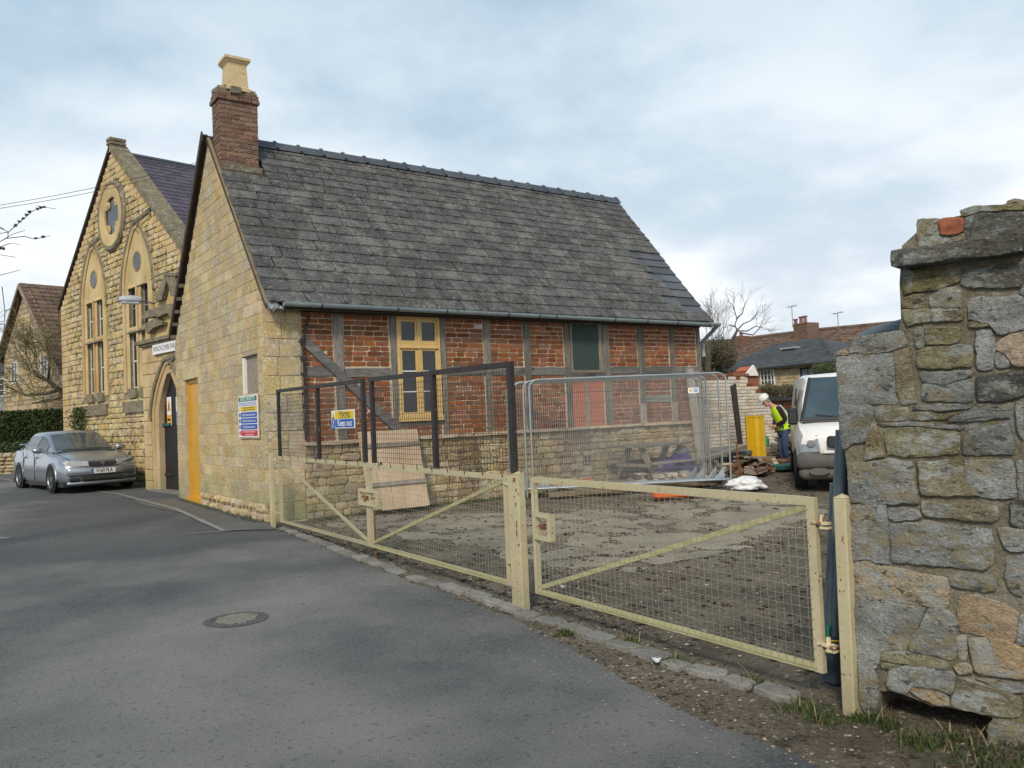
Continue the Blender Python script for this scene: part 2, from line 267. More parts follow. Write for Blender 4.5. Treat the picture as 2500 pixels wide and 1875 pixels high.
mk('cast_iron', [(.085, .08, .078), (.14, .13, .125)], scale=9, fine=(60, .3), rough=.7, metal=.2, bump=(50, .4, .005), spots=((9, .6, .06, (.18, .13, .10), .6),))
# foreground wall stones
for nm, c in dict(wall_grey=[(.125, .13, .12), (.265, .27, .255), (.41, .42, .395)], wall_olive=[(.12, .10, .05), (.21, .175, .09), (.31, .28, .18)],
                  wall_tan=[(.30, .22, .13), (.42, .32, .20), (.48, .39, .26)], wall_dark=[(.055, .055, .05), (.10, .098, .085), (.16, .155, .13)]).items():
    mk(nm, c, scale=3.2, detail=9, stretch=(1, 1, 1.9), fine=(70, .4), piece=(.012, .2, .14), rough=.95, dist=.4,
       spots=((2.7, .50, .07, {'wall_grey': (.24, .20, .115), 'wall_olive': (.36, .38, .36), 'wall_tan': (.33, .35, .34), 'wall_dark': (.25, .26, .24)}[nm], .85, 5), (3.6, .60, .06, (.15, .125, .05), .7, 7), (14, .60, .04, (.045, .042, .035), .75), (38, .60, .04, (.42, .43, .41), .5), (5.5, .62, .05, (.30, .33, .34), .55)),
       bump=(16, .9, .035), bump2=(75, .8, .012))
mk('red_wall_brick', [(.26, .085, .045), (.36, .13, .07)], scale=9, fine=(60, .3), rough=.9, spots=((20, .6, .06, (.15, .08, .06), .6),), bump=(40, .5, .01))
mk('wall_mortar', [(.11, .088, .05), (.19, .16, .095), (.27, .25, .19)], scale=3, detail=8, fine=(60, .35), rough=.96, bump=(25, .8, .03), bump2=(80, .6, .01), spots=((4, .56, .08, (.12, .11, .04), .7), (3, .60, .08, (.24, .26, .28), .6)))
mk('cream_wire', [(.13, .125, .12), (.34, .31, .22)], scale=1.1, fine=None, bump=None, rough=.6)
mk('rusty_cream', [(.60, .52, .33), (.66, .58, .38)], scale=8, fine=None, rough=.6, bump=None, spots=((25, .5, .05, (.22, .08, .03), .9),))
# ------------------------------------------------------------------ object helpers
WM = {}                       # world matrix of every object made here
I4 = Matrix.Identity(4)
def link(o, parent, wm):
    COL.objects.link(o); WM[o.name] = wm
    if parent is not None:
        o.parent = parent; o.matrix_local = WM[parent.name].inverted() @ wm
    else: o.matrix_world = wm
    return o
def tag(o, label=None, cat=None, group=None, kind=None):
    for k, v in (('label', label), ('category', cat), ('group', group), ('kind', kind)):
        if v: o[k] = v
    return o
def thing(name, loc, label, cat, rz=0, group=None):
    o = bpy.data.objects.new(name, None); o.empty_display_size = .3
    link(o, None, Matrix.Translation(Vector(loc)) @ Matrix.Rotation(rz, 4, 'Z'))
    return tag(o, label, cat, group)
def mesh_obj(name, me, parent, mat, wm=None, label=None, kind=None):
    if mat and not me.materials: me.materials.append(MT[mat] if isinstance(mat, str) else mat)
    o = bpy.data.objects.new(name, me)
    link(o, parent, wm if wm is not None else (WM[parent.name] if parent else I4))
    return tag(o, label, kind=kind)
class B:
    """collects shapes and links them as one mesh object"""
    def __init__(s): s.v = []; s.f = []; s.at = []
    def add(s, vs, fs, rnd=0.0):
        n = len(s.v); s.v += [tuple(map(float, p)) for p in vs]; s.f += [tuple(i+n for i in f) for f in fs]; s.at += [rnd]*len(fs); return s
    def box(s, lo, hi, m=None, j=0.0):
        vs = [(lo[0] if a == 0 else hi[0], lo[1] if b == 0 else hi[1], lo[2] if c == 0 else hi[2]) for c in (0, 1) for b in (0, 1) for a in (0, 1)]
        if j: vs = [tuple(x+random.uniform(-j, j) for x in p) for p in vs]
        if m is not None: vs = [m @ Vector(p) for p in vs]
        return s.add(vs, [(0, 2, 3, 1), (4, 5, 7, 6), (0, 1, 5, 4), (2, 6, 7, 3), (0, 4, 6, 2), (1, 3, 7, 5)])
    def cbox(s, c, d, m=None, j=0.0): return s.box([c[i]-d[i]/2 for i in range(3)], [c[i]+d[i]/2 for i in range(3)], m, j)
    def bevbox(s, c, d, b=.01, m=None):
        x, y, z = d[0]/2, d[1]/2, d[2]/2; vs = []
        for sz in (-1, 1):
            for zz, q in ((z, b), (z-b, 0)) if sz > 0 else ((z-b, 0), (z, b)):
                pass
        rings = []
        for zz, q in ((-z, b), (-z+b, 0), (z-b, 0), (z, b)):
            X, Y = x-q, y-q; k = b if not q else b*.6
            rings.append([(X, -Y+k, zz), (X, Y-k, zz), (X-k, Y, zz), (-X+k, Y, zz), (-X, Y-k, zz), (-X, -Y+k, zz), (-X+k, -Y, zz), (X-k, -Y, zz)])
        vs = [(p[0]+c[0], p[1]+c[1], p[2]+c[2]) for r in rings for p in r]
        if m is not None: vs = [m @ Vector(p) for p in vs]
        fs = [tuple(range(7, -1, -1)), tuple(range(24, 32))]
        for r in range(3):
            for i in range(8): fs.append((r*8+i, r*8+(i+1) % 8, r*8+8+(i+1) % 8, r*8+8+i))
        return s.add(vs, fs)
    def tube(s, p, q, r, n=6, r2=None, cap=True):
        p = Vector(p); q = Vector(q); d = q-p
        if d.length < 1e-6: return s
        a = d.orthogonal().normalized(); b = d.normalized().cross(a); r2 = r if r2 is None else r2
        vs = [p+(a*cos(2*pi*i/n)+b*sin(2*pi*i/n))*r for i in range(n)]+[q+(a*cos(2*pi*i/n)+b*sin(2*pi*i/n))*r2 for i in range(n)]
        fs = [(i, (i+1) % n, n+(i+1) % n, n+i) for i in range(n)]
        if cap: fs += [tuple(range(n-1, -1, -1)), tuple(range(n, 2*n))]
        return s.add(vs, fs)
    def path(s, pts, r, n=6, closed=False, cap=True):
        pts = [Vector(p) for p in pts]; m = len(pts); rr = r if isinstance(r, (list, tuple)) else [r]*m
        prev = None; vs = []
        for i, p in enumerate(pts):
            t = (pts[(i+1) % m] if (closed or i < m-1) else p)-(pts[i-1] if (closed or i > 0) else p)
            t.normalize()
            a = t.orthogonal().normalized() if prev is None else (prev-t*prev.dot(t))
            if a.length < 1e-5: a = t.orthogonal()
            a.normalize(); prev = a; b = t.cross(a)
            vs += [p+(a*cos(2*pi*k/n)+b*sin(2*pi*k/n))*rr[i] for k in range(n)]
        fs = []
        for i in range(m if closed else m-1):
            o = i*n; q = ((i+1) % m)*n
            fs += [(o+k, o+(k+1) % n, q+(k+1) % n, q+k) for k in range(n)]
        if cap and not closed: fs += [tuple(range(n-1, -1, -1)), tuple(range((m-1)*n, m*n))]
        return s.add(vs, fs)
    def lathe(s, prof, n=16, m=None, a0=0, a1=2*pi):
        vs = []; k = len(prof); full = abs(a1-a0-2*pi) < 1e-6; cols = n if full else n+1
        for i in range(cols):
            a = a0+(a1-a0)*i/n
            vs += [(r*cos(a), r*sin(a), z) for r, z in prof]
        if m is not None: vs = [m @ Vector(p) for p in vs]
        fs = []
        for i in range(n):
            o, q = i*k, ((i+1) % cols)*k
            fs += [(o+j, q+j, q+j+1, o+j+1) for j in range(k-1)]
        return s.add(vs, fs)
    def prism(s, poly, dv):
        """closed polygon of 3D points extruded by the vector dv"""
        n = len(poly); d = Vector(dv); a = [Vector(p) for p in poly]; vs = a+[p+d for p in a]
        fs = [tuple(range(n)), tuple(range(2*n-1, n-1, -1))]+[(i, n+i, n+(i+1) % n, (i+1) % n) for i in range(n)]
        return s.add(vs, fs)
    def strip(s, A, Bp):
        n = len(A); return s.add(list(A)+list(Bp), [(i, i+1, n+i+1, n+i) for i in range(n-1)])
    def mesh(s, name, inv=None, smooth=False):
        me = bpy.data.meshes.new(name); v = s.v
        if inv is not None and inv != I4: v = [tuple(inv @ Vector(p)) for p in v]
        me.from_pydata(v, [], s.f)
        if any(s.at):
            a = me.attributes.new('rnd', 'FLOAT', 'FACE'); a.data.foreach_set('value', s.at)
        if smooth:
            me.polygons.foreach_set('use_smooth', [True]*len(me.polygons))
        me.update(); return me
    def obj(s, name, mat, parent=None, smooth=False, label=None, kind=None, local=False, fix=True):
        """vertices are in world space unless local; a top-level mesh gets its origin at its base"""
        if parent is not None:
            wm = WM[parent.name]; me = s.mesh(name, None if local else wm.inverted(), smooth)
        else:
            a = np.array(s.v); lo, hi = a.min(0), a.max(0)
            wm = Matrix.Translation(((lo[0]+hi[0])/2, (lo[1]+hi[1])/2, lo[2])); me = s.mesh(name, wm.inverted(), smooth)
        if fix and len(s.f) < 60000:
            bm = bmesh.new(); bm.from_mesh(me); bmesh.ops.recalc_face_normals(bm, faces=bm.faces); bm.to_mesh(me); bm.free()
        if smooth and smooth is not True:
            me.set_sharp_from_angle(angle=smooth)
        return mesh_obj(name, me, parent, mat, wm, label, kind)
def autosm(a=35): return radians(a)
class Fr:
    """a wall plane: u to the right seen from outside, v up, n outwards"""
    def __init__(s, o, nrm):
        s.o = Vector(o); s.n = Vector(nrm).normalized(); s.v = Vector((0, 0, 1)); s.u = s.v.cross(s.n).normalized()
    def p(s, u, v, n=0): return s.o+s.u*u+s.v*v+s.n*n
    def m(s, u, v, n=0):
        t = s.p(u, v, n); a, b, c = s.u, -s.n, s.v
        return Matrix(((a.x, b.x, c.x, t.x), (a.y, b.y, c.y, t.y), (a.z, b.z, c.z, t.z), (0, 0, 0, 1)))
    def uv(s, q):
        d = Vector(q)-s.o; return d.dot(s.u), d.dot(s.v)
    def px(s, x, y, off=0):
        q = PL(x, y, tuple(s.n), s.o.dot(s.n)+off); return s.uv(q)
def frbox(b, fr, u0, u1, v0, v1, n0, n1, j=0): b.box((u0, -n1, v0), (u1, -n0, v1), fr.m(0, 0), j); return b
# ---------------- irregular unit blocks: x and z in -.5...5, back at y=.5, face at y=-.5
def unit_block(seed, jit=.05, inset=.1, round_=.12, crown=.25, cuts=1):
    r = random.Random(seed); pts = []
    base = [(-.5, -.5), (0, -.5), (.5, -.5), (.5, 0), (.5, .5), (0, .5), (-.5, .5), (-.5, 0)] if cuts == 1 else \
           [(-.5, -.5), (-.2, -.5), (.2, -.5), (.5, -.5), (.5, -.15), (.5, .2), (.5, .5), (.18, .5), (-.2, .5), (-.5, .5), (-.5, .18), (-.5, -.17)]
    for x, z in base:
        cor = abs(x) > .45 and abs(z) > .45
        k = (1-round_*r.uniform(.2, 1)) if cor else 1
        pts.append((x*k+r.uniform(-jit, jit)*.5, z*k+r.uniform(-jit, jit)*.5))
    n = len(pts); vs = [(x, .5, z) for x, z in pts]+[(x, -.5+crown, z) for x, z in pts]
    vs += [(x*(1-inset)+r.uniform(-.02, .02), -.5+r.uniform(0, crown*.5), z*(1-inset*1.6)+r.uniform(-.02, .02)) for x, z in pts]
    vs.append((r.uniform(-.15, .15), -.5+r.uniform(-crown*.3, crown*.3), r.uniform(-.12, .12)))
    fs = []
    for k in range(2):
        for i in range(n): fs.append((k*n+i, (k+1)*n+i, (k+1)*n+(i+1) % n, k*n+(i+1) % n))
    for i in range(n): fs.append((2*n+i, 3*n, 2*n+(i+1) % n))
    return np.array(vs), fs
UNITS = {}
def units(kind):
    if kind not in UNITS:
        par = dict(brick=dict(jit=.05, inset=.03, round_=.09, crown=.14), ashlar=dict(jit=.018, inset=.022, round_=.03, crown=.09), rubble=dict(jit=.14, inset=.16, round_=.3, crown=.45, cuts=2),
                   slate=dict(jit=.028, inset=.03, round_=.06, crown=.3, cuts=2), newslate=dict(jit=.004, inset=.01, round_=.01, crown=.2), pitched=dict(jit=.10, inset=.09, round_=.15, crown=.22, cuts=2), sett=dict(jit=.09, inset=.06, round_=.12, crown=.1), chunk=dict(jit=.3, inset=.25, round_=.4, crown=.5, cuts=2))[kind]
        UNITS[kind] = [unit_block(hash((kind == 'brick', i)) % 9999+i*13+len(kind)*101, **par) for i in range(10)]
    return UNITS[kind]
UMESH = {}
def umesh(kind, i, mat):
    k = (kind, i, mat)
    if k not in UMESH:
        v, f = units(kind)[i]; me = bpy.data.meshes.new(kind+'_piece'); me.from_pydata([tuple(p) for p in v], [], f); me.materials.append(MT[mat]); me.update(); UMESH[k] = me
    return UMESH[k]
class Pieces:
    """like pieces of one thing: the 300 that show largest become parts, the rest one part of kind stuff"""
    def __init__(s, name, limit=300): s.name = name; s.limit = limit; s.l = []
    def add(s, kind, mat, M_, parent, size=1.0, label=None):
        c = np.array(M_.translation)-O3; d = np.linalg.norm(c)
        x = CX+F*(c@CR)/max(c@CF, .01); y = CY-F*(c@CU)/max(c@CF, .01)
        vis = (c@CF > 0) and -60 < x < 2560 and -60 < y < 1935
        s.l.append((-(size/d) if vis else d+1000, kind, random.randrange(10), mat, M_, parent, label))
    def done(s):
        s.l.sort(key=lambda q: q[0])
        for q in s.l[:s.limit]:
            _, kind, i, mat, M_, parent, label = q
            mesh_obj(s.name, umesh(kind, i, mat), parent, None, M_, label)
        rest = {}
        for q in s.l[s.limit:]: rest.setdefault(q[5].name, []).append(q)
        for pn, qs in rest.items():
            par = qs[0][5]; inv = WM[pn].inverted(); vs = []; fs = []; at = []; mi = []; mats = []; n = 0
            for _, kind, i, mat, M_, parent, label in qs:
                v, f = units(kind)[i]; m = np.array(inv @ M_); w_ = v@m[:3, :3].T+m[:3, 3]
                vs.append(w_); fs += [tuple(a+n for a in t) for t in f]; r = random.random(); at += [r]*len(f); n += len(v)
                if mat not in mats: mats.append(mat)
                mi += [mats.index(mat)]*len(f)
            me = bpy.data.meshes.new(s.name+'_rest'); me.from_pydata(np.concatenate(vs).tolist(), [], fs)
            a = me.attributes.new('rnd', 'FLOAT', 'FACE'); a.data.foreach_set('value', at)
            for m_ in mats: me.materials.append(MT[m_])
            me.polygons.foreach_set('material_index', mi); me.update()
            mesh_obj(s.name, me, par, None, WM[pn], kind='stuff')
def piece_m(fr, u0, u1, v0, v1, back, front, rot=0):
    """matrix of a unit block filling the rectangle, from n=back to n=front"""
    m = fr.m((u0+u1)/2, (v0+v1)/2, (back+front)/2)
    if rot: m = m @ Matrix.Rotation(rot, 4, 'Y')
    return m @ Matrix.Diagonal((u1-u0, front-back, v1-v0, 1))
def courses(span, v0, v1, hh, ww, gap, holes=(), hj=.1, wj=.3, rnd=random):
    """rows of blocks; span(v0,v1)->(u0,u1); holes are (u0,u1,v0,v1)"""
    out = []; v = v0
    while v < v1-hh*.4:
        h = min(hh*rnd.uniform(1-hj, 1+hj), v1-v)
        if v1-(v+h) < hh*.4: h = v1-v
        a, b = span(v, v+h); iv = [(a, b)]; vm = v+h/2
        for (p, q, r, t) in holes:
            if r-h*.45 < vm < t+h*.45 and not (vm+h/2 <= r+.005 or vm-h/2 >= t-.005):
                nv = []
                for (c, d) in iv:
                    if q <= c or p >= d: nv.append((c, d))
                    else:
                        if p-c > .03: nv.append((c, p))
                        if d-q > .03: nv.append((q, d))
                iv = nv
        for (c, d) in iv:
            u = c; first = True
            while u < d-.01:
                w_ = ww*rnd.uniform(1-wj, 1+wj)
                if first: w_ *= rnd.uniform(.5, 1); first = False
                if d-(u+w_) < ww*.35: w_ = d-u
                out.append((u+gap/2, min(u+w_, d)-gap/2, v+gap/2, v+h-gap/2)); u += w_
        v += h
    return out
def slab_with_holes(b, fr, u0, u1, v0, v1, n0, n1, holes):
    us = sorted({u0, u1}|{h[i] for h in holes for i in (0, 1)}); vs = sorted({v0, v1}|{h[i] for h in holes for i in (2, 3)})
    for a, c in zip(us, us[1:]):
        st = None
        for p, q in zip(vs, vs[1:]):
            inside = any(h[0]-1e-6 <= a and c <= h[1]+1e-6 and h[2]-1e-6 <= p and q <= h[3]+1e-6 for h in holes)
            if not inside:
                if st is None: st = p
            elif st is not None: frbox(b, fr, a, c, st, p, n0, n1); st = None
        if st is not None: frbox(b, fr, a, c, st, v1, n0, n1)
    return b
TXT = {}
def text(s_, fr_m, size, mat, parent, name='lettering', sx=1.0, align='CENTER', bold=0.0, label=None):
    """flat lettering in the x-z plane of the matrix, facing -y"""
    cu = bpy.data.curves.new(name, 'FONT'); cu.body = s_; cu.size = size; cu.align_x = align; cu.align_y = 'CENTER'; cu.offset = bold; cu.resolution_u = 3
    o = bpy.data.objects.new('tmp', cu); COL.objects.link(o)
    dg = bpy.context.evaluated_depsgraph_get(); dg.update(); me = bpy.data.meshes.new_from_object(o.evaluated_get(dg)); COL.objects.unlink(o); bpy.data.objects.remove(o)
    me.transform(Matrix.Rotation(pi/2, 4, 'X') @ Matrix.Diagonal((sx, 1, 1, 1))); me.materials.clear()
    return mesh_obj(name, me, parent, mat, fr_m, label)
def skin(pts, edges, rad, sub=1, root=0):
    me = bpy.data.meshes.new('t'); me.from_pydata([tuple(p) for p in pts], edges, []); o = bpy.data.objects.new('t', me); COL.objects.link(o)
    o.modifiers.new('s', 'SKIN'); sv = me.skin_vertices[0].data
    for i, r in enumerate(rad): sv[i].radius = (r, r) if not isinstance(r, tuple) else r
    sv[root].use_root = True
    if sub: m = o.modifiers.new('u', 'SUBSURF'); m.levels = sub; m.render_levels = sub
    dg = bpy.context.evaluated_depsgraph_get(); dg.update(); r = bpy.data.meshes.new_from_object(o.evaluated_get(dg)); COL.objects.unlink(o); bpy.data.objects.remove(o)
    r.polygons.foreach_set('use_smooth', [True]*len(r.polygons)); r.materials.clear(); return r
def leaves(b, fn, n, size, rnd):
    """n small leaf faces; fn(rnd)->centre"""
    for _ in range(n):
        c = Vector(fn(rnd)); s_ = size*rnd.uniform(.5, 1.3)
        a = Vector((rnd.gauss(0, 1), rnd.gauss(0, 1), rnd.gauss(0, 1))).normalized()*s_; t = a.orthogonal().normalized()*s_*rnd.uniform(.35, .6)
        b.add([c-a, c+t, c+a, c-t], [(0, 1, 2, 3)], rnd.random())
def grow(b, p, d, L, r, lev, rnd, spread=.5, n=3, up=.12, seg=4, minr=.004, bend=.25):
    """branch recursively; adds tapering limbs to builder b"""
    pts = [Vector(p)]; rr = [r]; dd = Vector(d).normalized()
    for i in range(seg):
        dd = (dd+Vector((rnd.gauss(0, bend), rnd.gauss(0, bend), rnd.gauss(0, bend*.7)+up))*.5).normalized()
        pts.append(pts[-1]+dd*L/seg); rr.append(max(minr, r*(1-.55*(i+1)/seg)))
    b.path(pts, rr, 5 if r > .03 else 3, cap=False)
    if lev <= 0: return
    for k in range(n):
        i = rnd.randint(max(1, seg-3), seg); q = pts[i]
        ax = Vector((rnd.gauss(0, 1), rnd.gauss(0, 1), rnd.gauss(0, 1))).normalized()
        nd_ = (dd+ax*spread*rnd.uniform(.6, 1.4)).normalized()
        grow(b, q, nd_, L*rnd.uniform(.55, .85), rr[i]*.7, lev-1, rnd, spread, n, up, seg, minr, bend)
# ------------------------------------------------------------------ ground, road, sky haze free
A_ = (4.10, 11.92); C_ = (3.73, 5.13); R_ = (3.63, 2.33)        # the three gate posts
def edge_x(y):      # where asphalt ends towards the verge
    pts = [(-30, 4.6), (-4, 3.2), (0.6, 3.25), (1.45, 3.22), (1.8, 3.02), (2.5, 3.02), (3.2, 3.1), (3.9, 3.28), (4.5, 3.42), (5.3, 3.55), (7, 3.66), (9, 3.82), (11.3, 4.05), (12.1, 4.12), (12.2, 4.6), (19, 5.0), (21, 5.2), (28, 5.0), (31, 4.6), (45, 2.5), (80, -6)]
    for (a, b), (c, d) in zip(pts, pts[1:]):
        if a <= y <= c: return b+(d-b)*(y-a)/(c-a)
    return pts[-1][1]
def sheet(name, mat, xs, ys, fz, label, amp=0, kind='structure', top=None):
    b = B(); nx = len(xs)
    vs = [(x, y, fz(x, y)) for y in ys for x in xs]
    b.add(vs, [(j*nx+i, j*nx+i+1, (j+1)*nx+i+1, (j+1)*nx+i) for j in range(len(ys)-1) for i in range(nx-1)])
    o = b.obj(name, mat, None, smooth=True, kind=kind, fix=False); o['label'] = label; return o
def lin(a, b, n): return [a+(b-a)*i/(n-1) for i in range(n)]
def rough_z(x, y):
    k = min(1, max(0, (x-3.3)/.6))
    if y > 12.2 and x < 14.5: k = 0
    if x > 60 or y > 60 or y < -8: k = 0
    return (noise.noise(Vector((x*1.1, y*1.1, 0)))*.03+noise.noise(Vector((x*4, y*4, 2)))*.014)*k
xs = [-400, -120, -40, -12]+lin(-6, 2.8, 6)+lin(2.9, 12, 110)+lin(12.3, 30, 60)+[34, 40, 55, 90, 200, 500]
ys = [-300, -60, -20, -8]+lin(-6, .2, 10)+lin(.3, 13, 150)+lin(13.3, 30, 50)+[33, 37, 45, 60, 90, 200, 600]
sheet('ground', 'earth', xs, ys, lambda x, y: gz(y)-.03+rough_z(x, y), 'trodden bare earth of the yard and verge, dark and stony')
# road: a sheet from the far side to the ragged asphalt edge
b = B(); ys = lin(-30, 0, 12)+lin(.1, 8, 160)+lin(8.1, 32, 90)+[35, 40, 50, 80]; rows = []
for y in ys:
    ex = edge_x(y)+(noise.noise(Vector((y*2.3, 0, 0)))*.07+noise.noise(Vector((y*9, 3, 0)))*.03 if y < 11.5 else 0)
    rows.append([(x, y, gz(y)+(.0 if x < ex-.12 else -.012)) for x in [-60, -14, -9, -5, -2, 0, 1, 2, 2.7, ex-.1]+[ex]]); rows[-1][-1] = (ex, y, gz(y)-.028)
b.add([p for r in rows for p in r], [(j*11+i, j*11+i+1, (j+1)*11+i+1, (j+1)*11+i) for j in range(len(rows)-1) for i in range(10)])
o = b.obj('road', 'asphalt', None, smooth=True, kind='structure', fix=False); o['label'] = 'dark patched asphalt lane'
# paler worn footway apron by the doors
def flat_poly(name, mat, pts, dz, label=None, n=3):
    """thin sheet following the lane, with slightly ragged outline"""
    b = B(); P = []
    for (p, q) in zip(pts, pts[1:]+pts[:1]):
        for k in range(n):
            t = k/n; x, y = p[0]+(q[0]-p[0])*t, p[1]+(q[1]-p[1])*t
            P.append((x+noise.noise(Vector((x*5, y*5, 1)))*.04, y+noise.noise(Vector((x*5, y*5, 9)))*.04))
    bm = bmesh.new(); vs = [bm.verts.new((x, y, gz(y)+dz)) for x, y in P]; bm.faces.new(vs); bmesh.ops.triangulate(bm, faces=bm.faces)
    b.add([v.co[:] for v in bm.verts], [[v.index for v in f.verts] for f in bm.faces] if not bm.verts.index_update() else []); bm.free()
    o = b.obj(name, mat, None, kind='structure', fix=False)
    if label: o['label'] = label
    return o
gp = lambda x, y: (lambda p: (p[0], p[1]))(G(x, y, gz(G(x, y)[1])))
def gr(x, y):
    z = 0
    for _ in range(12): p = G(x, y, z); z = gz(p[1])
    return (float(p[0]), float(p[1]))
flat_poly('pavement', 'old_patch_asphalt', [gr(400, 1216), gr(330, 1219), gr(345, 1232), gr(440, 1252), gr(540, 1296), (3.95, 11.4), (4.12, 12.3), (4.1, 17.3)], .004, 'paler worn strip of old surfacing along the cottage gable', 6)
# road markings
def line_px(pts, wpx, name='road_marking'):
    b = B(); c = [Vector(gr(*p)) for p in pts]
    for p, q in zip(c, c[1:]):
        n_ = max(2, int((q-p).length/.25)); d = (q-p).normalized(); s_ = Vector((-d.y, d.x))*wpx/2
        for k in range(n_):
            a, e = p+(q-p)*k/n_, p+(q-p)*(k+1)/n_
            w1, w2 = s_*(1+noise.noise(Vector((a.x*7, a.y*7, 0)))*.5), s_*(1+noise.noise(Vector((e.x*7, e.y*7, 0)))*.5)
            b.add([(a+w1).to_tuple()+(gz(a.y)+.008,), (a-w1).to_tuple()+(gz(a.y)+.008,), (e-w2).to_tuple()+(gz(e.y)+.008,), (e+w2).to_tuple()+(gz(e.y)+.008,)], [(0, 1, 2, 3)])
    o = b.obj(name, 'faded_paint', None, kind='structure', fix=False); return o
line_px([(212, 1196), (290, 1207), (350, 1222), (430, 1243), (480, 1266), (545, 1296)], .075)
line_px([(448, 1305), (530, 1299), (608, 1292)], .05)
line_px([(-60, 1157), (0, 1169), (48, 1176)], .09)
line_px([(-40, 1313), (22, 1315)], .10)
# manhole
mh = thing('manhole_cover', (1.9, 6.42, .0), 'round cast iron manhole cover set in the lane', 'manhole cover')
cpt = G(577, 1513); mc = Vector((cpt[0], cpt[1], 0))
b = B(); b.lathe([(.20, -.03), (.20, .006), (.182, .008), (.178, .002), (.178, -.03)], 40, Matrix.Translation(mc)); b.obj('frame_ring', 'cast_iron', mh)
b = B(); b.lathe([(.0, .003), (.172, .003), (.174, -.03)], 36, Matrix.Translation(mc))
bs = B()
for i in range(-5, 6):
    for j in range(-5, 6):
        x, y = i*.03+(j % 2)*.015, j*.03
        if x*x+y*y < .024: bs.cbox((mc.x+x, mc.y+y, .008), (.022, .013, .010))
ld_ = b.obj('lid', 'cast_iron', mh); bs.obj('studs', 'sett_stone', ld_)
b = B(); rr = [(.35, .37, 0)]
n = 40; ring1 = []; ring2 = []
for i in range(n+1):
    a = 2*pi*i/n; k = 1+.10*noise.noise(Vector((cos(a)*2, sin(a)*2, 4)))
    ring1.append((mc.x+.199*cos(a), mc.y+.199*sin(a), .006)); ring2.append((mc.x+.24*k*cos(a), mc.y+.24*k*sin(a), .0045))
b.strip(ring1, ring2); b.obj('tar_seal', 'cast_iron', mh, fix=False)
# kerb of stone setts along the yard entrance
kb = thing('sett_kerb', (3.75, 7, 0), 'line of worn stone setts flush with the lane, in front of the gates', 'kerb')
pts = [G(*p)[:2] for p in ((690, 1286), (760, 1312), (860, 1352), (930, 1375), (1000, 1403), (1080, 1425), (1150, 1447), (1210, 1468), (1300, 1500), (1345, 1510), (1400, 1528), (1450, 1545), (1520, 1570), (1600, 1595), (1680, 1624), (1750, 1640), (1850, 1670), (1920, 1692), (1990, 1712))]
pts = [Vector((p[0], p[1], 0)) for p in pts]; tot = 0; seg = []
for p, q in zip(pts, pts[1:]): seg.append((tot, p, q)); tot += (q-p).length
def along(s_):
    for t0, p, q in reversed(seg):
        if s_ >= t0: d = (q-p).normalized(); return p+d*(s_-t0), d
s_ = 0; k = 0
while s_ < tot-.1:
    Ls = random.uniform(.17, .30); p, d = along(s_+Ls/2)
    wd = random.uniform(.11, .15); m = Matrix.Translation(p+Vector((random.uniform(-.015, .015), 0, -.045+random.uniform(-.006, .006)))) @ Matrix.Rotation(atan2(d.y, d.x)+random.uniform(-.06, .06), 4, 'Z') @ Matrix.Rotation(random.uniform(-.05, .05), 4, 'X') @ Matrix.Rotation(-pi/2, 4, 'X') @ Matrix.Diagonal((Ls-.012, .10, wd, 1))
    if random.random() > .05: mesh_obj('sett', umesh('sett', random.randrange(10), 'sett_stone'), kb, None, m)
    s_ += Ls+.012
# gravel and clods
def scatter(name, mat, n, fn, s0, s1, label, flat=.6, seed=1):
    r = random.Random(seed); vs = []; fs = []; at = []; k = 0
    ico = [(0, 0, 1), (.9, 0, .35), (.28, .85, .3), (-.72, .52, .35), (-.7, -.55, .3), (.28, -.85, .35), (0, 0, -.6)]
    fcs = [(0, 1, 2), (0, 2, 3), (0, 3, 4), (0, 4, 5), (0, 5, 1), (6, 2, 1), (6, 3, 2), (6, 4, 3), (6, 5, 4), (6, 1, 5)]
    for _ in range(n):
        q = fn(r)
        if q is None: continue
        x, y = q; s_ = s0+(s1-s0)*r.random()**3; a = r.uniform(0, 6.28); zz = gz(y)-.03+rough_z(x, y)+s_*.15
        ex, ey = r.uniform(.7, 1.3), r.uniform(.7, 1.2)
        for p in ico:
            px_, py_ = p[0]*ex*s_*r.uniform(.8, 1.2), p[1]*ey*s_*r.uniform(.8, 1.2)
            vs.append((x+px_*cos(a)-py_*sin(a), y+px_*sin(a)+py_*cos(a), zz+p[2]*s_*flat))
        fs += [tuple(i+k for i in f) for f in fcs]; k += 7; at += [r.random()]*10
    b = B(); b.v = vs; b.f = fs; b.at = at
    o = b.obj(name, mat, None, kind='stuff', fix=False); o['label'] = label; return o
def yard(r):
    x = 3.8+12*r.random()**1.5; y = 1+11*r.random()
    if x < C_[0]+.2: return None
    return x, y
# pale gravel drift in front of the side wall and behind the fence panels
gp_ = [G(*p)[:2] for p in ((760, 1275), (905, 1300), (1100, 1330), (1320, 1385), (1500, 1395), (1750, 1330), (1900, 1320), (2010, 1280), (2100, 1240), (1850, 1200), (1500, 1225), (1300, 1240), (1000, 1250), (850, 1255))]
b = B(); P = []
bm = bmesh.new(); vs = [bm.verts.new((p[0], p[1], 0)) for p in gp_]; bm.faces.new(vs); bmesh.ops.triangulate(bm, faces=bm.faces); bmesh.ops.subdivide_edges(bm, edges=bm.edges, cuts=7, use_grid_fill=True)
for v in bm.verts:
    x, y = v.co.x, v.co.y; x += noise.noise(Vector((x*2, y*2, 5)))*.25; y += noise.noise(Vector((x*2, y*2, 8)))*.25
    on = v.is_boundary
    v.co = (x, y, -.03+rough_z(x, y)+(.004+noise.noise(Vector((x*1.7, y*2.6, 3)))*.02 if not on else -.03))
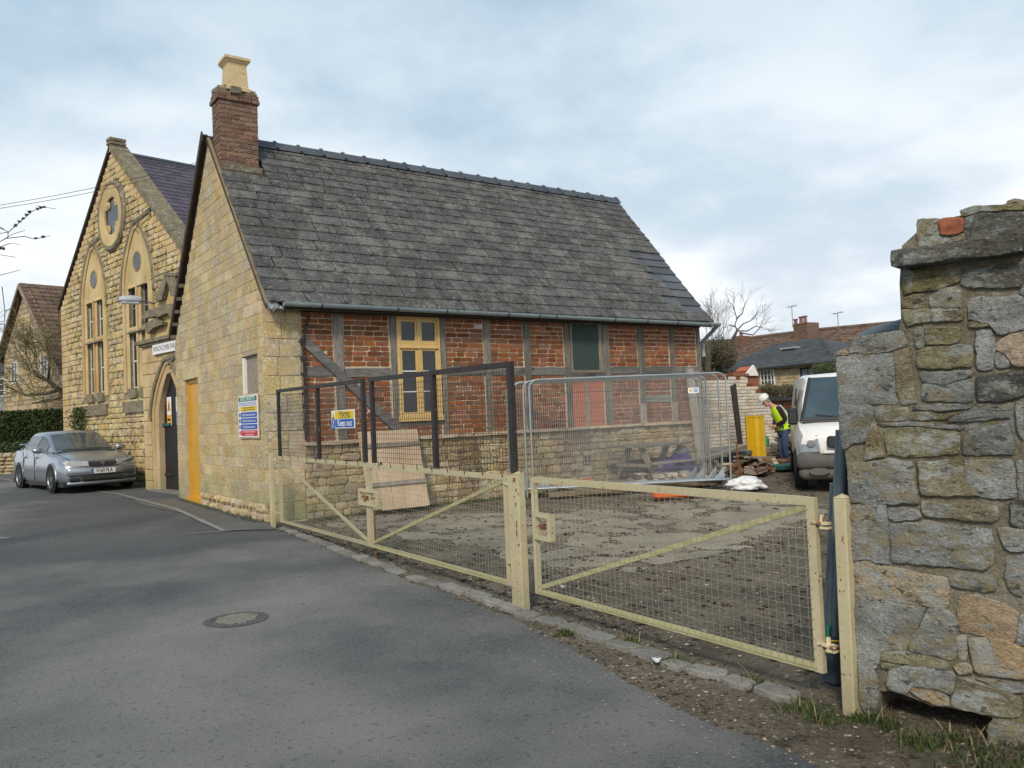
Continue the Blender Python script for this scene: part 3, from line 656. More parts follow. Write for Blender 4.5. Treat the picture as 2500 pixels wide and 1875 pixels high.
bm.verts.index_update(); b.add([v.co[:] for v in bm.verts], [[v.index for v in f.verts] for f in bm.faces]); bm.free()
o = b.obj('gravel_patch', 'pale_gravel_ground', None, smooth=True, kind='stuff', fix=False); o['label'] = 'spread of pale crushed stone across the yard behind the gates'
def in_gravel(r):
    for _ in range(20):
        x, y = r.uniform(3.9, 13), r.uniform(4.5, 12); c = False
        for (x1, y1), (x2, y2) in zip([tuple(p) for p in gp_], [tuple(p) for p in gp_[1:]+gp_[:1]]):
            if (y1 > y) != (y2 > y) and x < (x2-x1)*(y-y1)/(y2-y1)+x1: c = not c
        if c: return x, y
    return None
scatter('loose_gravel', 'pebble', 22000, in_gravel, .004, .015, 'loose pale gravel stones on the yard', seed=3)
scatter('yard_stones', 'pebble', 5000, yard, .003, .020, 'scattered small stones on the muddy yard', seed=4)
scatter('mud_clods', 'clod', 8000, yard, .005, .040, 'lumps of churned dark mud in the yard', .45, seed=5)
def verge(r):
    y = r.uniform(.4, 11.4); ex = edge_x(y); t = r.random(); x = ex-.12+t*(1.15 if y < 2.4 else .8)
    if y > 6 and r.random() < .6: return None
    return x, y
scatter('verge_stones', 'pebble', 2200, verge, .003, .015, 'small pale stones littering the dirt verge', seed=6)
scatter('verge_clods', 'clod', 4500, verge, .004, .02, 'crumbs of dark soil along the asphalt edge', .5, seed=8)
def road_grit(r):
    y = r.uniform(1.5, 12); x = edge_x(y)-abs(r.gauss(0, .35))-.02
    return (x, y) if r.random() < .8 else (r.uniform(-1, 3.5), y)
scatter('road_grit', 'pebble', 1500, road_grit, .002, .008, 'fine pale grit washed along the edge of the lane', seed=16)
COL.objects['road_grit'].location.z += .03
def grass(name, mat, n, fn, h, label, seed):
    r = random.Random(seed); b = B()
    for _ in range(n):
        q = fn(r)
        if q is None: continue
        x, y = q; z = gz(y)-.03+rough_z(x, y)
        a = r.uniform(0, 6.28); k = h*r.uniform(.4, 1.2); w_ = .0035*r.uniform(.7, 1.6); dx, dy = cos(a), sin(a); l = r.uniform(.2, .9)*k; c_ = r.uniform(0, 6.28)
        b.add([(x-dx*w_, y-dy*w_, z), (x+dx*w_, y+dy*w_, z), (x+cos(c_)*l*.4+dx*w_*.7, y+sin(c_)*l*.4+dy*w_*.7, z+k*.6), (x+cos(c_)*l*.4-dx*w_*.7, y+sin(c_)*l*.4-dy*w_*.7, z+k*.6), (x+cos(c_)*l, y+sin(c_)*l, z+k)], [(0, 1, 2, 3), (3, 2, 4)], r.random())
    o = b.obj(name, mat, None, kind='stuff', fix=False); o['label'] = label; return o
tufts = [(G(*p)[:2], s_) for p, s_ in (((2105, 1742), .06), ((2170, 1760), .05), ((2240, 1800), .08), ((2320, 1800), .12), ((2440, 1830), .2), ((2480, 1850), .16), ((1830, 1655), .09), ((1640, 1608), .08), ((1530, 1560), .06), ((1960, 1720), .1), ((2010, 1745), .08), ((2420, 1870), .15), ((1380, 1540), .05))]
def tuft(r):
    (p, s_) = r.choice(tufts); return p[0]+r.gauss(0, s_*.6), p[1]+r.gauss(0, s_*.6)
grass('grass_tufts', 'grass', 1700, tuft, .04, 'short green grass and weeds at the foot of the stone wall', 11)
grass('dry_grass', 'dry_grass', 160, tuft, .09, 'dry straw coloured grass stems under the stone wall', 12)
def wall_foot(r):
    t = r.random(); return (4.85+9*t, 12.05+r.gauss(0, .09)) if r.random() < .8 else (4.0+r.gauss(0, .03), 12.3+5*t)
grass('weeds_at_wall', 'grass', 4200, wall_foot, .07, 'low green weeds along the foot of the cottage wall', 13)
# ------------------------------------------------------------------ the timber framed cottage
X0, X1, Y0, Y1 = 4.13, 14.0, 12.23, 17.65
ZE, YR, ZR = 3.337, 14.85, 6.74            # roof surface at the eave line (y=11.97) and at the ridge
KS = (ZR-ZE)/(YR-11.97); YB = 17.64; ZW = 3.48; KB = (ZR-ZW)/(YB-YR)
def zroof(y): return ZE+KS*(y-11.97) if y < YR else ZR-KB*(y-YR)
cot = thing('stone_and_timber_cottage', (9, 14.9, 0), 'old cottage with stone gable, brick and timber side wall and mossy stone slate roof', 'cottage')
sideF = Fr((0, Y0, 0), (0, -1, 0)); gabF = Fr((X0, 0, 0), (-1, 0, 0))     # side: u=x ; gable: u=-y
gw = -16.97, -15.98, .05, 2.43          # yellow door opening in gable (u0,u1,v0,v1)
gwin = -13.28, -12.47, 1.40, 2.60       # blocked window
b = B(); slab_with_holes(b, gabF, -Y1+.02, -Y0-.03, -.1, 3.25, -.45, -.006, [gw, gwin])
frbox(b, gabF, gw[0], gw[1], -.1, gw[3], -.45, -.19); frbox(b, gabF, gwin[0], gwin[1], gwin[2], gwin[3], -.45, -.075)
tri = [(-Y1+.02, 3.25), (-YR, zroof(YR)-.12), (-Y0-.03, 3.25)]
b.prism([gabF.p(u, v, -.006) for u, v in tri], gabF.n*-.4)
b.obj('gable_wall', 'lime_mortar', cot); gwall = COL.objects['gable_wall']
b = B(); b.box((X0+.5, Y0+.018, -.1), (X1-.02, Y0+.4, 3.3)); b.box((X1-.35, Y0+.4, -.1), (X1-.02, Y1, 3.25)); b.box((X0+.4, Y1-.35, -.1), (X1-.3, Y1, 3.2))
b.prism([(X1-.35, Y0+.1, 3.25), (X1-.35, YR, zroof(YR)-.15), (X1-.35, Y1-.1, 3.2)], (.33, 0, 0)); b.box((X0+.014, Y0+.014, -.1), (X0+.6, Y0+.3, 3.27))
b.obj('side_wall', 'brick_mortar', cot); swall = COL.objects['side_wall']
stones = Pieces('stone')
def gspan(v0, v1):
    lo, hi = -Y1, -Y0
    if v1 > 3.2:
        hi = -max(Y0, 11.97+(v1+.06-ZE)/KS); lo = -min(Y1, YR+(ZR-v1-.12)/KB)
    return lo, hi
rr = random.Random(21)
for (u0, u1, v0, v1) in courses(gspan, .28, 6.45, .185, .36, .0035, (gw[:2]+(gw[2], gw[3]+.32), gwin), rnd=rr, hj=.12, wj=.45):
    stones.add('ashlar', 'cotswold_ashlar', piece_m(gabF, u0, u1, v0, v1, -.08, .0+rr.uniform(0, .003)), gwall, sqrt((u1-u0)*(v1-v0)))
for (u0, u1, v0, v1) in courses(lambda a, c: (-15.94, -Y0+.02), .0, .28, .13, .2, .02, (), rnd=rr):      # rough mossy footing
    stones.add('rubble', 'cotswold_rubble', piece_m(gabF, u0, u1, v0, v1, -.08, .03+rr.uniform(0, .05)), gwall, .15)
for (u0, u1, v0, v1) in courses(lambda a, c: (-Y1, -17.0), .05, .28, .2, .3, .01, (), rnd=rr): stones.add('ashlar', 'cotswold_ashlar', piece_m(gabF, u0, u1, v0, v1, -.08, .0), gwall, .2)
stones.add('ashlar', 'cotswold_ashlar', piece_m(gabF, gw[0]-.12, gw[1]+.14, gw[3]+.005, gw[3]+.315, -.08, .012), gwall, .6)
# quoins turning onto the side wall, ashlar zone x 4.13..4.74
for (u0, u1, v0, v1) in courses(lambda a, c: (X0-.003, 4.74), .0, 3.28, .27, .42, .008, ((4.50, 4.72, 1.08, 1.30),), rnd=rr, wj=.3):
    stones.add('ashlar', 'cotswold_ashlar', piece_m(sideF, u0, u1, v0, v1, -.08, .0+rr.uniform(0, .006)), swall, sqrt((u1-u0)*(v1-v0)))
b = B(); frbox(b, sideF, 4.50, 4.72, 1.08, 1.28, -.08, -.03); 
for i in range(3): frbox(b, sideF, 4.51+i*.07, 4.55+i*.07, 1.09, 1.27, -.03, -.015)
b.obj('air_brick', 'rust', cot)
stones.done()
rub = Pieces('rubble_stone')
for (u0, u1, v0, v1) in courses(lambda a, c: (4.74, X1+.04), -.02, 1.13, .135, .26, .016, ((10.42, 10.64, .44, .64),), rnd=rr, hj=.3, wj=.5):
    d = rr.uniform(0, .035); rub.add('pitched', 'cotswold_rubble', piece_m(sideF, u0, u1, v0-.006, v1+.004, -.06, .012+d*.7, rr.uniform(-.03, .03)), swall, sqrt((u1-u0)*(v1-v0)))
rub.done()
b = B()
for i in range(24):       # ragged mortar ledge on top of the plinth
    x = 4.76+i*.385; b.cbox((x+.19, Y0-.02, 1.155), (.40, .12+rr.uniform(-.02, .03), .055), None, .008)
b.obj('plinth_ledge', 'brick_mortar', cot)
b = B(); frbox(b, sideF, 10.43, 10.63, .45, .63, -.06, .0); b.obj('vent_recess', 'purple_plastic', cot)
b = B()
for k in (0, 1, 2): frbox(b, sideF, 10.43+k*.092, 10.445+k*.092, .45, .63, 0, .02); frbox(b, sideF, 10.43, 10.63, .45+k*.082, .465+k*.082, 0, .018)
b.obj('vent_grille', 'lime_mortar', cot)
# timbers -----------------------------------------------------------------
studs = [(5.28, 5.45), (6.29, 6.41), (7.26, 7.38), (8.19, 8.33), (9.09, 9.24), (10.07, 10.21), (11.07, 11.25), (12.06, 12.23), (13.01, 13.16), (13.87, 13.99)]
W1 = (6.41, 7.26, 1.46, 3.23); W2 = (10.22, 11.06, 2.25, 3.24); P2 = (10.22, 11.06, 1.19, 2.14)
def wonky(b, fr, a, q, wd, n0, n1, seg=7, j=.022, rnd=rr):
    """a hand hewn timber from a to q (u,v) of width wd"""
    a = Vector((a[0], a[1])); q = Vector((q[0], q[1])); d = (q-a); s_ = Vector((-d.y, d.x)).normalized()*wd/2; L1 = []; L2 = []
    for i in range(seg+1):
        c = a+d*i/seg; L1.append(c+s_*(1+rnd.uniform(-j, j)*6)); L2.append(c-s_*(1+rnd.uniform(-j, j)*6))
    for i in range(seg):
        p = [L1[i], L1[i+1], L2[i+1], L2[i]]; e = .006
        o_ = [fr.p(x.x, x.y, n0) for x in p]; m_ = [fr.p(x.x, x.y, n1-e) for x in p]
        cen = [c2 for c2 in (a+d*i/seg, a+d*(i+1)/seg, a+d*(i+1)/seg, a+d*i/seg)]
        t_ = [fr.p(x.x*.9+c2.x*.1, x.y*.9+c2.y*.1, n1) for x, c2 in zip(p, cen)]
        b.add(o_+m_+t_, [(0, 1, 5, 4), (2, 3, 7, 6), (4, 5, 9, 8), (6, 7, 11, 10), (8, 9, 10, 11)]+([(3, 0, 4, 7), (7, 4, 8, 11)] if i == 0 else [])+([(1, 2, 6, 5), (5, 6, 10, 9)] if i == seg-1 else []))
    return b
for i, (a, c) in enumerate(studs):
    b = B(); zb = 1.17 if i not in (7, 8) else 1.62
    wonky(b, sideF, ((a+c)/2+rr.uniform(.0, .03), zb), ((a+c)/2, 3.28), (c-a)*.92, -.04, .012+.003*(i % 2)); b.obj('stud', 'old_oak', cot)
for (x, z0, z1) in ((12.13, 1.19, 1.6), (13.08, 1.19, 1.6)):
    b = B(); wonky(b, sideF, (x, z0), (x+.01, z1), .19, -.04, .012, 3); b.obj('stud_repair', 'grey_timber', cot)
rails = [(4.76, 5.28, 2.29), (5.45, 6.29, 2.27), (7.38, 8.19, 2.29), (8.33, 9.09, 2.28), (9.24, 10.07, 2.28), (11.25, 12.06, 2.29), (12.23, 13.01, 2.29), (13.16, 13.87, 2.29)]
for a, c, z in rails:
    b = B(); wonky(b, sideF, (a+.01, z), (c-.01, z+.005), .15, -.04, .006, 5); b.obj('rail', 'old_oak_rail', cot)
b = B(); wonky(b, sideF, (6.42, 1.41), (7.25, 1.42), .09, -.04, .010, 4); b.obj('rail', 'old_oak_rail', cot)
b = B(); wonky(b, sideF, (10.2, 2.19), (11.1, 2.19), .09, -.04, .022, 4); b.obj('rail', 'old_oak_rail', cot)
b = B(); wonky(b, sideF, (4.74, 2.83), (6.50, 1.20), .155, -.04, .034, 9, .01); b.obj('brace', 'old_oak_rail', cot, label='long diagonal oak brace crossing two brick panels')
b = B(); b.box((4.75, Y0-.02, 3.235), (X1, Y0+.03, 3.32)); b.obj('wall_plate', 'dark_barge', cot)
# brick infill ----------------------------------------------------------------
bricks = Pieces('brick')
edges = [4.76]+[x for s_ in studs for x in s_]
bays = [(4.755, 5.275)]+[(studs[i][1]+.015, studs[i+1][0]-.015) for i in range(len(studs)-1)]
a_, q_ = Vector((4.74, 2.83)), Vector((6.50, 1.20)); dbr = (q_-a_).normalized()
for i, (a, c) in enumerate(bays):
    for (z0, z1) in ((1.185, 2.205), (2.375, 3.235)):
        holes = [h for h in (W1, W2, P2) if h[0] < c and h[1] > a]
        if W1 in holes and z0 < 2: z1h = 1.36
        else: z1h = None
        if W1 in holes and z0 > 2: continue
        hh = .085
        for (u0, u1, v0, v1) in courses(lambda p, q: (a, c), z0, z1h or z1, hh, .24, .013, holes, hj=.06, wj=.28, rnd=rr):
            m = Vector(((u0+u1)/2, (v0+v1)/2)); dd = m-a_; t = dd.dot(dbr); off = abs(dd.x*dbr.y-dd.y*dbr.x)
            if 0 < t < 2.45 and off < .10 and u1-u0 < .3:
                # cut against the brace
                if off < .045: continue
                k = .5; mid = (u0+u1)/2
                if (dd.x*dbr.y-dd.y*dbr.x) < 0: u0 = u0+(u1-u0)*.35
                else: u1 = u1-(u1-u0)*.35
            orange = i >= 3 and rr.random() < .45
            bricks.add('brick', 'old_brick', piece_m(sideF, u0, u1, v0, v1, -.05, -.006+rr.uniform(-.006, .006), rr.uniform(-.012, .012)), swall, .13)
for i in range(2):
    pass
# windows -------------------------------------------------------------------
def casement(parent, fr, w, lights, mat, n=-.01):
    u0, u1, v0, v1 = w; b = B(); f_ = .055
    frbox(b, fr, u0+.005, u0+f_, v0, v1, -.04, n+.03); frbox(b, fr, u1-f_, u1-.005, v0, v1, -.04, n+.03); frbox(b, fr, u0+f_, u1-f_, v1-.05, v1, -.04, n+.03); frbox(b, fr, u0-.01, u1+.01, v0-.02, v0+.07, -.04, n+.055)
    um = (u0+u1)/2; frbox(b, fr, um-.024, um+.024, v0+.07, v1-.05, -.04, n+.027)
    vt = v0+1.24; frbox(b, fr, u0+f_, um-.024, vt, vt+.055, -.04, n+.028); frbox(b, fr, um+.024, u1-f_, vt, vt+.055, -.04, n+.028); frbox(b, fr, u0+f_-.01, u1-f_+.01, vt-.016, vt, n+.02, n+.05)
    fo = b.obj('window', mat, parent); 
    for (a, c) in ((u0+f_, um-.024), (um+.024, u1-f_)):
        for (p, q, bars) in ((v0+.07, vt-.016, 2), (vt+.055, v1-.05, 0)):
            b = B(); s_ = .042
            frbox(b, fr, a+.003, a+s_, p+.003, q-.003, -.04, n+.018); frbox(b, fr, c-s_, c-.003, p+.003, q-.003, -.04, n+.018); frbox(b, fr, a+s_, c-s_, p+.003, p+s_+.02, -.04, n+.018); frbox(b, fr, a+s_, c-s_, q-s_, q-.003, -.04, n+.018)
            b.obj('sash', mat, fo)
            zs = [p+s_+.02]+[p+s_+.02+(q-p-.1)*k/(bars+1) for k in range(1, bars+1)]+[q-s_]
            for k in range(1, len(zs)-1):
                b = B(); frbox(b, fr, a+s_, c-s_, zs[k]-.009, zs[k]+.009, -.04, n+.012); b.obj('glazing_bar', 'white_paint', fo)
            for p2, q2 in zip(zs, zs[1:]):
                b = B(); frbox(b, fr, a+s_, c-s_, p2, q2, -.035, n-.004); b.obj('pane', 'dark_glass', fo)
    return fo
casement(cot, sideF, W1, 2, 'ochre_window')
b = B(); u0, u1, v0, v1 = W2
for (a, c, p, q) in ((u0, u0+.05, v0, v1), (u1-.10, u1, v0, v1), (u0+.05, u1-.10, v0, v0+.05), (u0+.05, u1-.10, v1-.03, v1)): frbox(b, sideF, a, c, p, q, -.04, .012)
wf = b.obj('window', 'grey_timber', cot, label='boarded upper opening covered with dark green mesh')
b = B(); frbox(b, sideF, u0+.05, u1-.10, v0+.05, v1-.03, -.04, .0); b.obj('mesh_cover', 'green_mesh', wf)
b = B(); wonky(b, sideF, (10.62, 1.19), (10.60, 2.14), .075, -.04, .01, 4); b.obj('stud_repair', 'grey_timber', cot)
for a, c in ((10.23, 10.57), (10.66, 11.06)):
    b = B(); frbox(b, sideF, a, c, 1.19, 2.14, -.04, -.016); ib_ = b.obj('infill_board', 'terracotta_board', cot)
    for (p_, q_, r_, s_) in courses(lambda x, y: (a+.005, c-.005), 1.195, 2.135, .085, .24, .006, (), rnd=rr): bricks.add('brick', 'terracotta_board', piece_m(sideF, p_, q_, r_, s_, -.04, -.008+rr.uniform(-.003, .003)), ib_, .13)
bricks.done()
b = B(); frbox(b, sideF, 12.24, 12.98, 1.61, 1.75, -.03, .008, .006); b.obj('patch_plate', 'wall_grey', cot)
# blocked gable window and yellow door
b = B(); frbox(b, gabF, gwin[0], gwin[1]-.0, gwin[2], gwin[3], -.07, -.055); b.obj('window_blocking', 'osb', cot, label='weathered board blocking the gable window')
b = B(); frbox(b, gabF, gwin[0], gwin[0]+.09, gwin[2], gwin[3]-.02, -.055, -.012); b.obj('window_jamb', 'white_paint', cot)
yd = thing  # placeholder
b = B(); a, c, z0, z1 = gw
frbox(b, gabF, a, a+.07, .10, z1, -.18, -.06); frbox(b, gabF, c-.07, c, .10, z1, -.18, -.06); frbox(b, gabF, a+.07, c-.07, z1-.07, z1, -.18, -.06)
fo = b.obj('door_frame', 'yellow_door', cot)
b = B(); frbox(b, gabF, a+.0, c, .02, .12, -.18, .03); b.obj('door_sill', 'yellow_door', cot)
b = B(); frbox(b, gabF, a+.07, c-.07, .12, z1-.07, -.16, -.085)
for (p, q) in ((.2, .75), (.85, 1.5), (1.6, 2.2)): frbox(b, gabF, a+.17, c-.17, p, q, -.085, -.078)
dr = b.obj('door', 'yellow_door', cot, label='mustard yellow painted door set deep in the gable')
b = B(); frbox(b, gabF, c-.16, c-.09, 1.02, 1.14, -.084, -.055); b.obj('lock', 'black_iron', dr)
# ---------------- roof
roofF_ = (Vector((0, 1, KS))).normalized(); rn = Vector((0, -KS, 1)).normalized()
b = B()
b.prism([(X0-.02, 11.99, ZE-.05), (X0-.02, YR, ZR-.05), (X0-.02, YB, ZW-.05), (X0-.02, YB, ZW-.10), (X0-.02, YR, ZR-.13), (X0-.02, 11.99, ZE-.11)], (X1+.14-X0+.02, 0, 0))
b.obj('roof_deck', 'dark_barge', cot); roof = COL.objects['roof_deck']
rs = random.Random(5); SL = sqrt((YR-11.97)**2+(ZR-ZE)**2); NC = 18; slates = Pieces('roof_slate', 300); s_ = 0
expo = [(.285-.004*k) for k in range(NC)]; tot = sum(expo); expo = [e_*SL/tot for e_ in expo]
for k in range(NC):
    e_ = expo[k]; x = X0-.0+rs.uniform(-.02, .01); sag = .02
    while x < X1+.12:
        wd = rs.choice((.32, .36, .40, .44, .52, .6))*(1.05-.012*k); xe = x+wd
        if X1+.14-xe < .16: xe = X1+.14+rs.uniform(-.015, .015)
        # chimney cuts the upper courses
        smid = s_+e_/2; y_ = 11.97+roofF_.y*smid
        cut = y_ > 14.1 and x < 4.92
        if cut and xe < 4.95: x = xe; continue
        xa = max(x, 4.93) if cut else x
        fresh = 1 <= k <= 8 and x > X1-.85+rs.uniform(-.15, .1) and not (k in (1,) and x > 13.9)
        drop = rs.uniform(-.005, .006) if not fresh else 0; th = .034-.001*k if not fresh else .008
        over = .055 if k else .03
        c = Vector(((xa+xe)/2, 11.97, ZE))+roofF_*(s_+e_/2+over/2-over+.0+drop)+rn*(.014+th*.5)
        L_ = e_+over+.02
        tilt = -.085
        ux = Vector((1, 0, 0)); vy = (roofF_*cos(tilt)+rn*sin(tilt)); vn = ux.cross(vy)
        M_ = Matrix(((ux.x, -vn.x, vy.x, c.x), (ux.y, -vn.y, vy.y, c.y), (ux.z, -vn.z, vy.z, c.z), (0, 0, 0, 1))) @ Matrix.Rotation(rs.uniform(-.012, .012) if not fresh else 0, 4, 'Y') @ Matrix.Diagonal((xe-xa-(.006 if fresh else rs.uniform(.006, .018)), th, L_, 1))
        slates.add('newslate' if fresh else 'slate', 'new_slate' if fresh else 'stone_slate', M_, roof, .3, None)
        x = xe
    s_ += e_
slates.done()
b = B()      # rear slope, only its edge shows
b.prism([(X0-.1, YR, ZR-.03), (X0-.1, YB+.02, ZW-.03), (X0-.1, YB+.02, ZW), (X0-.1, YR, ZR+.0)], (X1-X0+.2, 0, 0)); b.obj('rear_slating', 'dark_slate', cot)
# barge boards on the rear verge, projecting gutter-like from the gable
for (dx0, dx1, dz0, dz1) in ((-.12, -.09, -.17, -.005), (-.09, .0, -.08, -.05)):
    b = B(); b.prism([(X0+dx0, YR-.02, ZR+dz0+.06), (X0+dx0, YR-.02, ZR+dz1+.06), (X0+dx0, YB, ZW+dz1), (X0+dx0, YB, ZW+dz0)], (dx1-dx0, 0, 0)); b.obj('barge_board', 'dark_barge', cot)
b = B()
for k in range(5):
    y = 16.75+k*.2; z = zroof(y)-.2; b.box((X0-.10, y, z-.05), (X0+.0, y+.05, z+.02))
b.obj('purlin_end', 'old_oak', cot)
b = B(); b.prism([(X0-.012, 12.0, ZE-.10), (X0-.012, YR, ZR-.10), (X0-.012, YR, ZR-.02), (X0-.012, 12.0, ZE-.02)], (.05, 0, 0)); b.obj('verge_mortar', 'dark_mortar', cot)
b = B(); b.prism([(X1+.10, 12.0, ZE-.10), (X1+.10, YR, ZR-.10), (X1+.10, YR, ZR-.02), (X1+.10, 12.0, ZE-.02)], (.03, 0, 0)); b.obj('verge_mortar', 'dark_mortar', cot)
# ridge tiles
x = 4.92; k = 0
while x < X1+.1:
    L_ = .46; xe = min(x+L_, X1+.14); b = B()
    prof = [(-.17, -.15), (-.15, -.125), (-.06, .0), (0, .035), (.06, .0), (.15, -.125), (.17, -.15)]
    A = [(x, YR+p, ZR+.045+q) for p, q in prof]; Bq = [(xe, YR+p, ZR+.045+q) for p, q in prof]; b.strip(A, Bq)
    A2 = [(x, YR+p*.9, ZR+.03+q) for p, q in prof]; b.strip(A, A2)
    k2 = 1.18
    for (xa, xb, kk) in ((xe-.05, xe-.035, 1.0), (xe-.035, xe-.005, 1.0)): pass
    r0 = [(xe-.05, YR+p*1.02, ZR+.047+q) for p, q in prof]; r1 = [(xe-.04, YR+p*1.1, ZR+.075+q) for p, q in prof]; r2 = [(xe+.0, YR+p*1.1, ZR+.075+q) for p, q in prof]; r3 = [(xe+.01, YR+p*1.02, ZR+.047+q) for p, q in prof]
    b.strip(r0, r1); b.strip(r1, r2); b.strip(r2, r3); b.obj('ridge_tile', 'ridge_clay', cot); x = xe; k += 1
# chimney
ch = (4.19, 4.87, 14.30, 14.74)
b = B(); b.box((ch[0]+.014, ch[2]+.014, 5.9), (ch[1]-.014, ch[3]-.014, 7.5)); chim = b.obj('chimney', 'lime_mortar', cot)
cb = Pieces('chimney_brick', 300)
faces_ = [(Fr((0, ch[2], 0), (0, -1, 0)), ch[0], ch[1]), (Fr((ch[0], 0, 0), (-1, 0, 0)), -ch[3], -ch[2]), (Fr((ch[1], 0, 0), (1, 0, 0)), ch[2], ch[3]), (Fr((0, ch[3], 0), (0, 1, 0)), -ch[1], -ch[0])]
for fr, a, c in faces_:
    for r_ in range(17):
        z0 = 6.0+r_*.083; sh = .06 if r_ % 2 else 0; u = a; prj = 0
        if r_ in (15,): prj = .035
        if r_ == 16: prj = .02
        ws = [.11, .225, .225, .17] if r_ % 2 else [.225, .225, .225, .1]
        for w_ in ws:
            ue = min(u+w_+rr.uniform(-.012, .012), c); 
            if c-ue < .07: ue = c
            if ue-u > .03: cb.add('brick', 'chimney_brick', piece_m(fr, u+.005-prj*(u == a), ue-.005+prj*(ue == c), z0+.005, z0+.078, -.06, .0+prj+rr.uniform(0, .006)), chim, .12)
            u = ue
            if u >= c-.01: break
cb.done()
b = B()
for i in range(26): b.cbox((random.uniform(ch[0]+.02, ch[1]-.02), random.uniform(ch[2]+.02, ch[3]-.02), 7.43+random.uniform(0, .05)), (random.uniform(.08, .2), random.uniform(.08, .2), random.uniform(.06, .12)), None, .02)
b.prism([(ch[0]+.0, ch[2]-.0, 7.40), (ch[1], ch[2], 7.40), (ch[1], ch[3], 7.40), (ch[0], ch[3], 7.40)], (0, 0, .05)); b.obj('flaunching', 'weathered_moulding', chim)
b = B(); b.prism([(ch[0], ch[2]-.03, 5.98), (ch[1]+.05, ch[2]-.03, 5.98), (ch[1]+.05, ch[2]-.03, 6.1), (ch[0], ch[2]-.03, 6.1)], (0, .04, 0)); b.obj('flashing', 'wall_olive', chim)
pc = ((ch[0]+ch[1])/2, (ch[2]+ch[3])/2-.05); b = B()
prof = [(.21, 7.44), (.21, 7.50), (.185, 7.52), (.165, 7.90), (.17, 7.93), (.20, 7.97), (.215, 8.0), (.225, 8.0), (.225, 8.05), (.19, 8.06), (.15, 8.06), (.15, 7.8)]
k = sqrt(2); vs = []
for r_, z in prof:
    for sx_, sy_ in ((-1, -1), (1, -1), (1, 1), (-1, 1)): vs.append((pc[0]+sx_*r_, pc[1]+sy_*r_, z))
n = len(prof); b.add(vs, [(i*4+j, i*4+(j+1) % 4, i*4+4+(j+1) % 4, i*4+4+j) for i in range(n-1) for j in range(4)]); b.obj('chimney_pot', 'chimney_pot_clay', chim)
b = B()   # torn lead and broken slate at the eave corner
for i in range(2):
    A_e = [(X0-.01+.04*k, 11.97+random.uniform(-.03, .02)+i*.03, 3.36-.012*k+random.uniform(-.012, .012)) for k in range(7)]; B_e = [(p[0]+.02, p[1]-.02+random.uniform(-.03, .03), p[2]-(.13-.012*k)+random.uniform(-.03, .02)) for k, p in enumerate(A_e)]; b.strip(A_e, B_e)
b.obj('eave_flashing', 'lead', cot, fix=False)
# gutter
b = B(); gy, gz0, gz1 = 11.90, 3.30, 3.27
n = 8; A = []; Q = []
for i in range(n+1):
    a = pi+pi*i/n; A.append((4.36, gy+.065*cos(a), gz0+.03+.065*sin(a))); Q.append((14.28, gy+.065*cos(a), gz1+.03+.065*sin(a)))
b.strip(A, Q); A2 = [(p[0], gy+(p[1]-gy)*.9, p[2]+.004) for p in A]; Q2 = [(p[0], gy+(p[1]-gy)*.9, p[2]+.004) for p in Q]; b.strip(Q2, A2)
b.add(A, [tuple(range(n+1))]); b.add(Q, [tuple(range(n+1))]); gut = b.obj('gutter', 'gutter_plastic', cot, smooth=radians(40))
for x in (4.95, 6.27, 7.2, 8.5, 9.2, 9.6, 11.1, 12.0, 12.9, 13.9):
    b = B(); zz = gz0+(gz1-gz0)*(x-4.36)/9.9+.03; b.path([(x, gy+.074*cos(a), zz+.074*sin(a)) for a in lin(pi, 2*pi, 8)], .008, 4); b.path([(x, gy+.06, zz), (x, 12.2, zz+.0)], .008, 4); b.obj('gutter_bracket', 'black_iron', gut)
b = B(); b.tube((14.22, 11.90, 3.25), (14.20, 12.35, 2.93), .045, 8); b.tube((14.2, 12.35, 2.95), (14.2, 12.32, 2.60), .04, 8); b.obj('downpipe', 'gutter_plastic', cot, smooth=radians(40), label='short broken length of grey downpipe')
b = B(); b.path([(4.86, Y0-.05, 3.18), (4.80, Y0-.05, 2.95), (4.75, Y0-.05, 2.78), (4.76, Y0-.05, 2.2), (4.75, Y0-.05, 1.22)], .02, 6)
for z in (2.78, 2.5, 2.25, 1.95, 1.75, 1.45): b.cbox((4.75, Y0-.04, z), (.06, .05, .04+.02*random.random()), None, .01)
b.obj('rusty_pipe', 'black_iron', cot)
# ------------------------------------------------------------------ parish hall
AL = radians(9.7); HP = (4.307, 21.703, .0); tv = Vector((-sin(AL), cos(AL), 0)); hn = Vector((-cos(AL), -sin(AL), 0))
hall = thing('parish_hall', (HP[0]-hn.x*3, HP[1]-hn.y*3, .1), 'tall Victorian hall with pointed stone gable and pointed arch windows', 'hall')
HF = Fr(HP, hn)                      # u = -s  (s runs away to the left)
HL, HR, HE, HA, HC = -6.22, 2.75, 5.35, 9.0, -1.75
win = []
for cu in (-3.33, -.20):
    for du in (-.40, .40):
        for (p, q) in ((2.55, 3.93), (4.10, 5.08)): win.append((cu+du-.22, cu+du+.22, p, q))
b = B(); slab_with_holes(b, HF, HL, HR, -.1, HE, -.12, -.012, win); frbox(b, HF, HL, HR, -.1, HE, -.55, -.12)
b.prism([HF.p(HL, HE, -.012), HF.p(HC, HA, -.012), HF.p(HR, HE, -.012)], hn*-.5); b.obj('gable_wall', 'dark_mortar', hall); hw = COL.objects[[o.name for o in COL.objects if o.name.startswith('gable_wall')][-1]]
b = B(); # body behind
for u in (HL, HR-.4): frbox(b, HF, u, u+.4, -.1, HE, -11, -.55)
b.obj('side_wall', 'cotswold_rubble', hall)
rh = random.Random(77); hs = Pieces('stone')
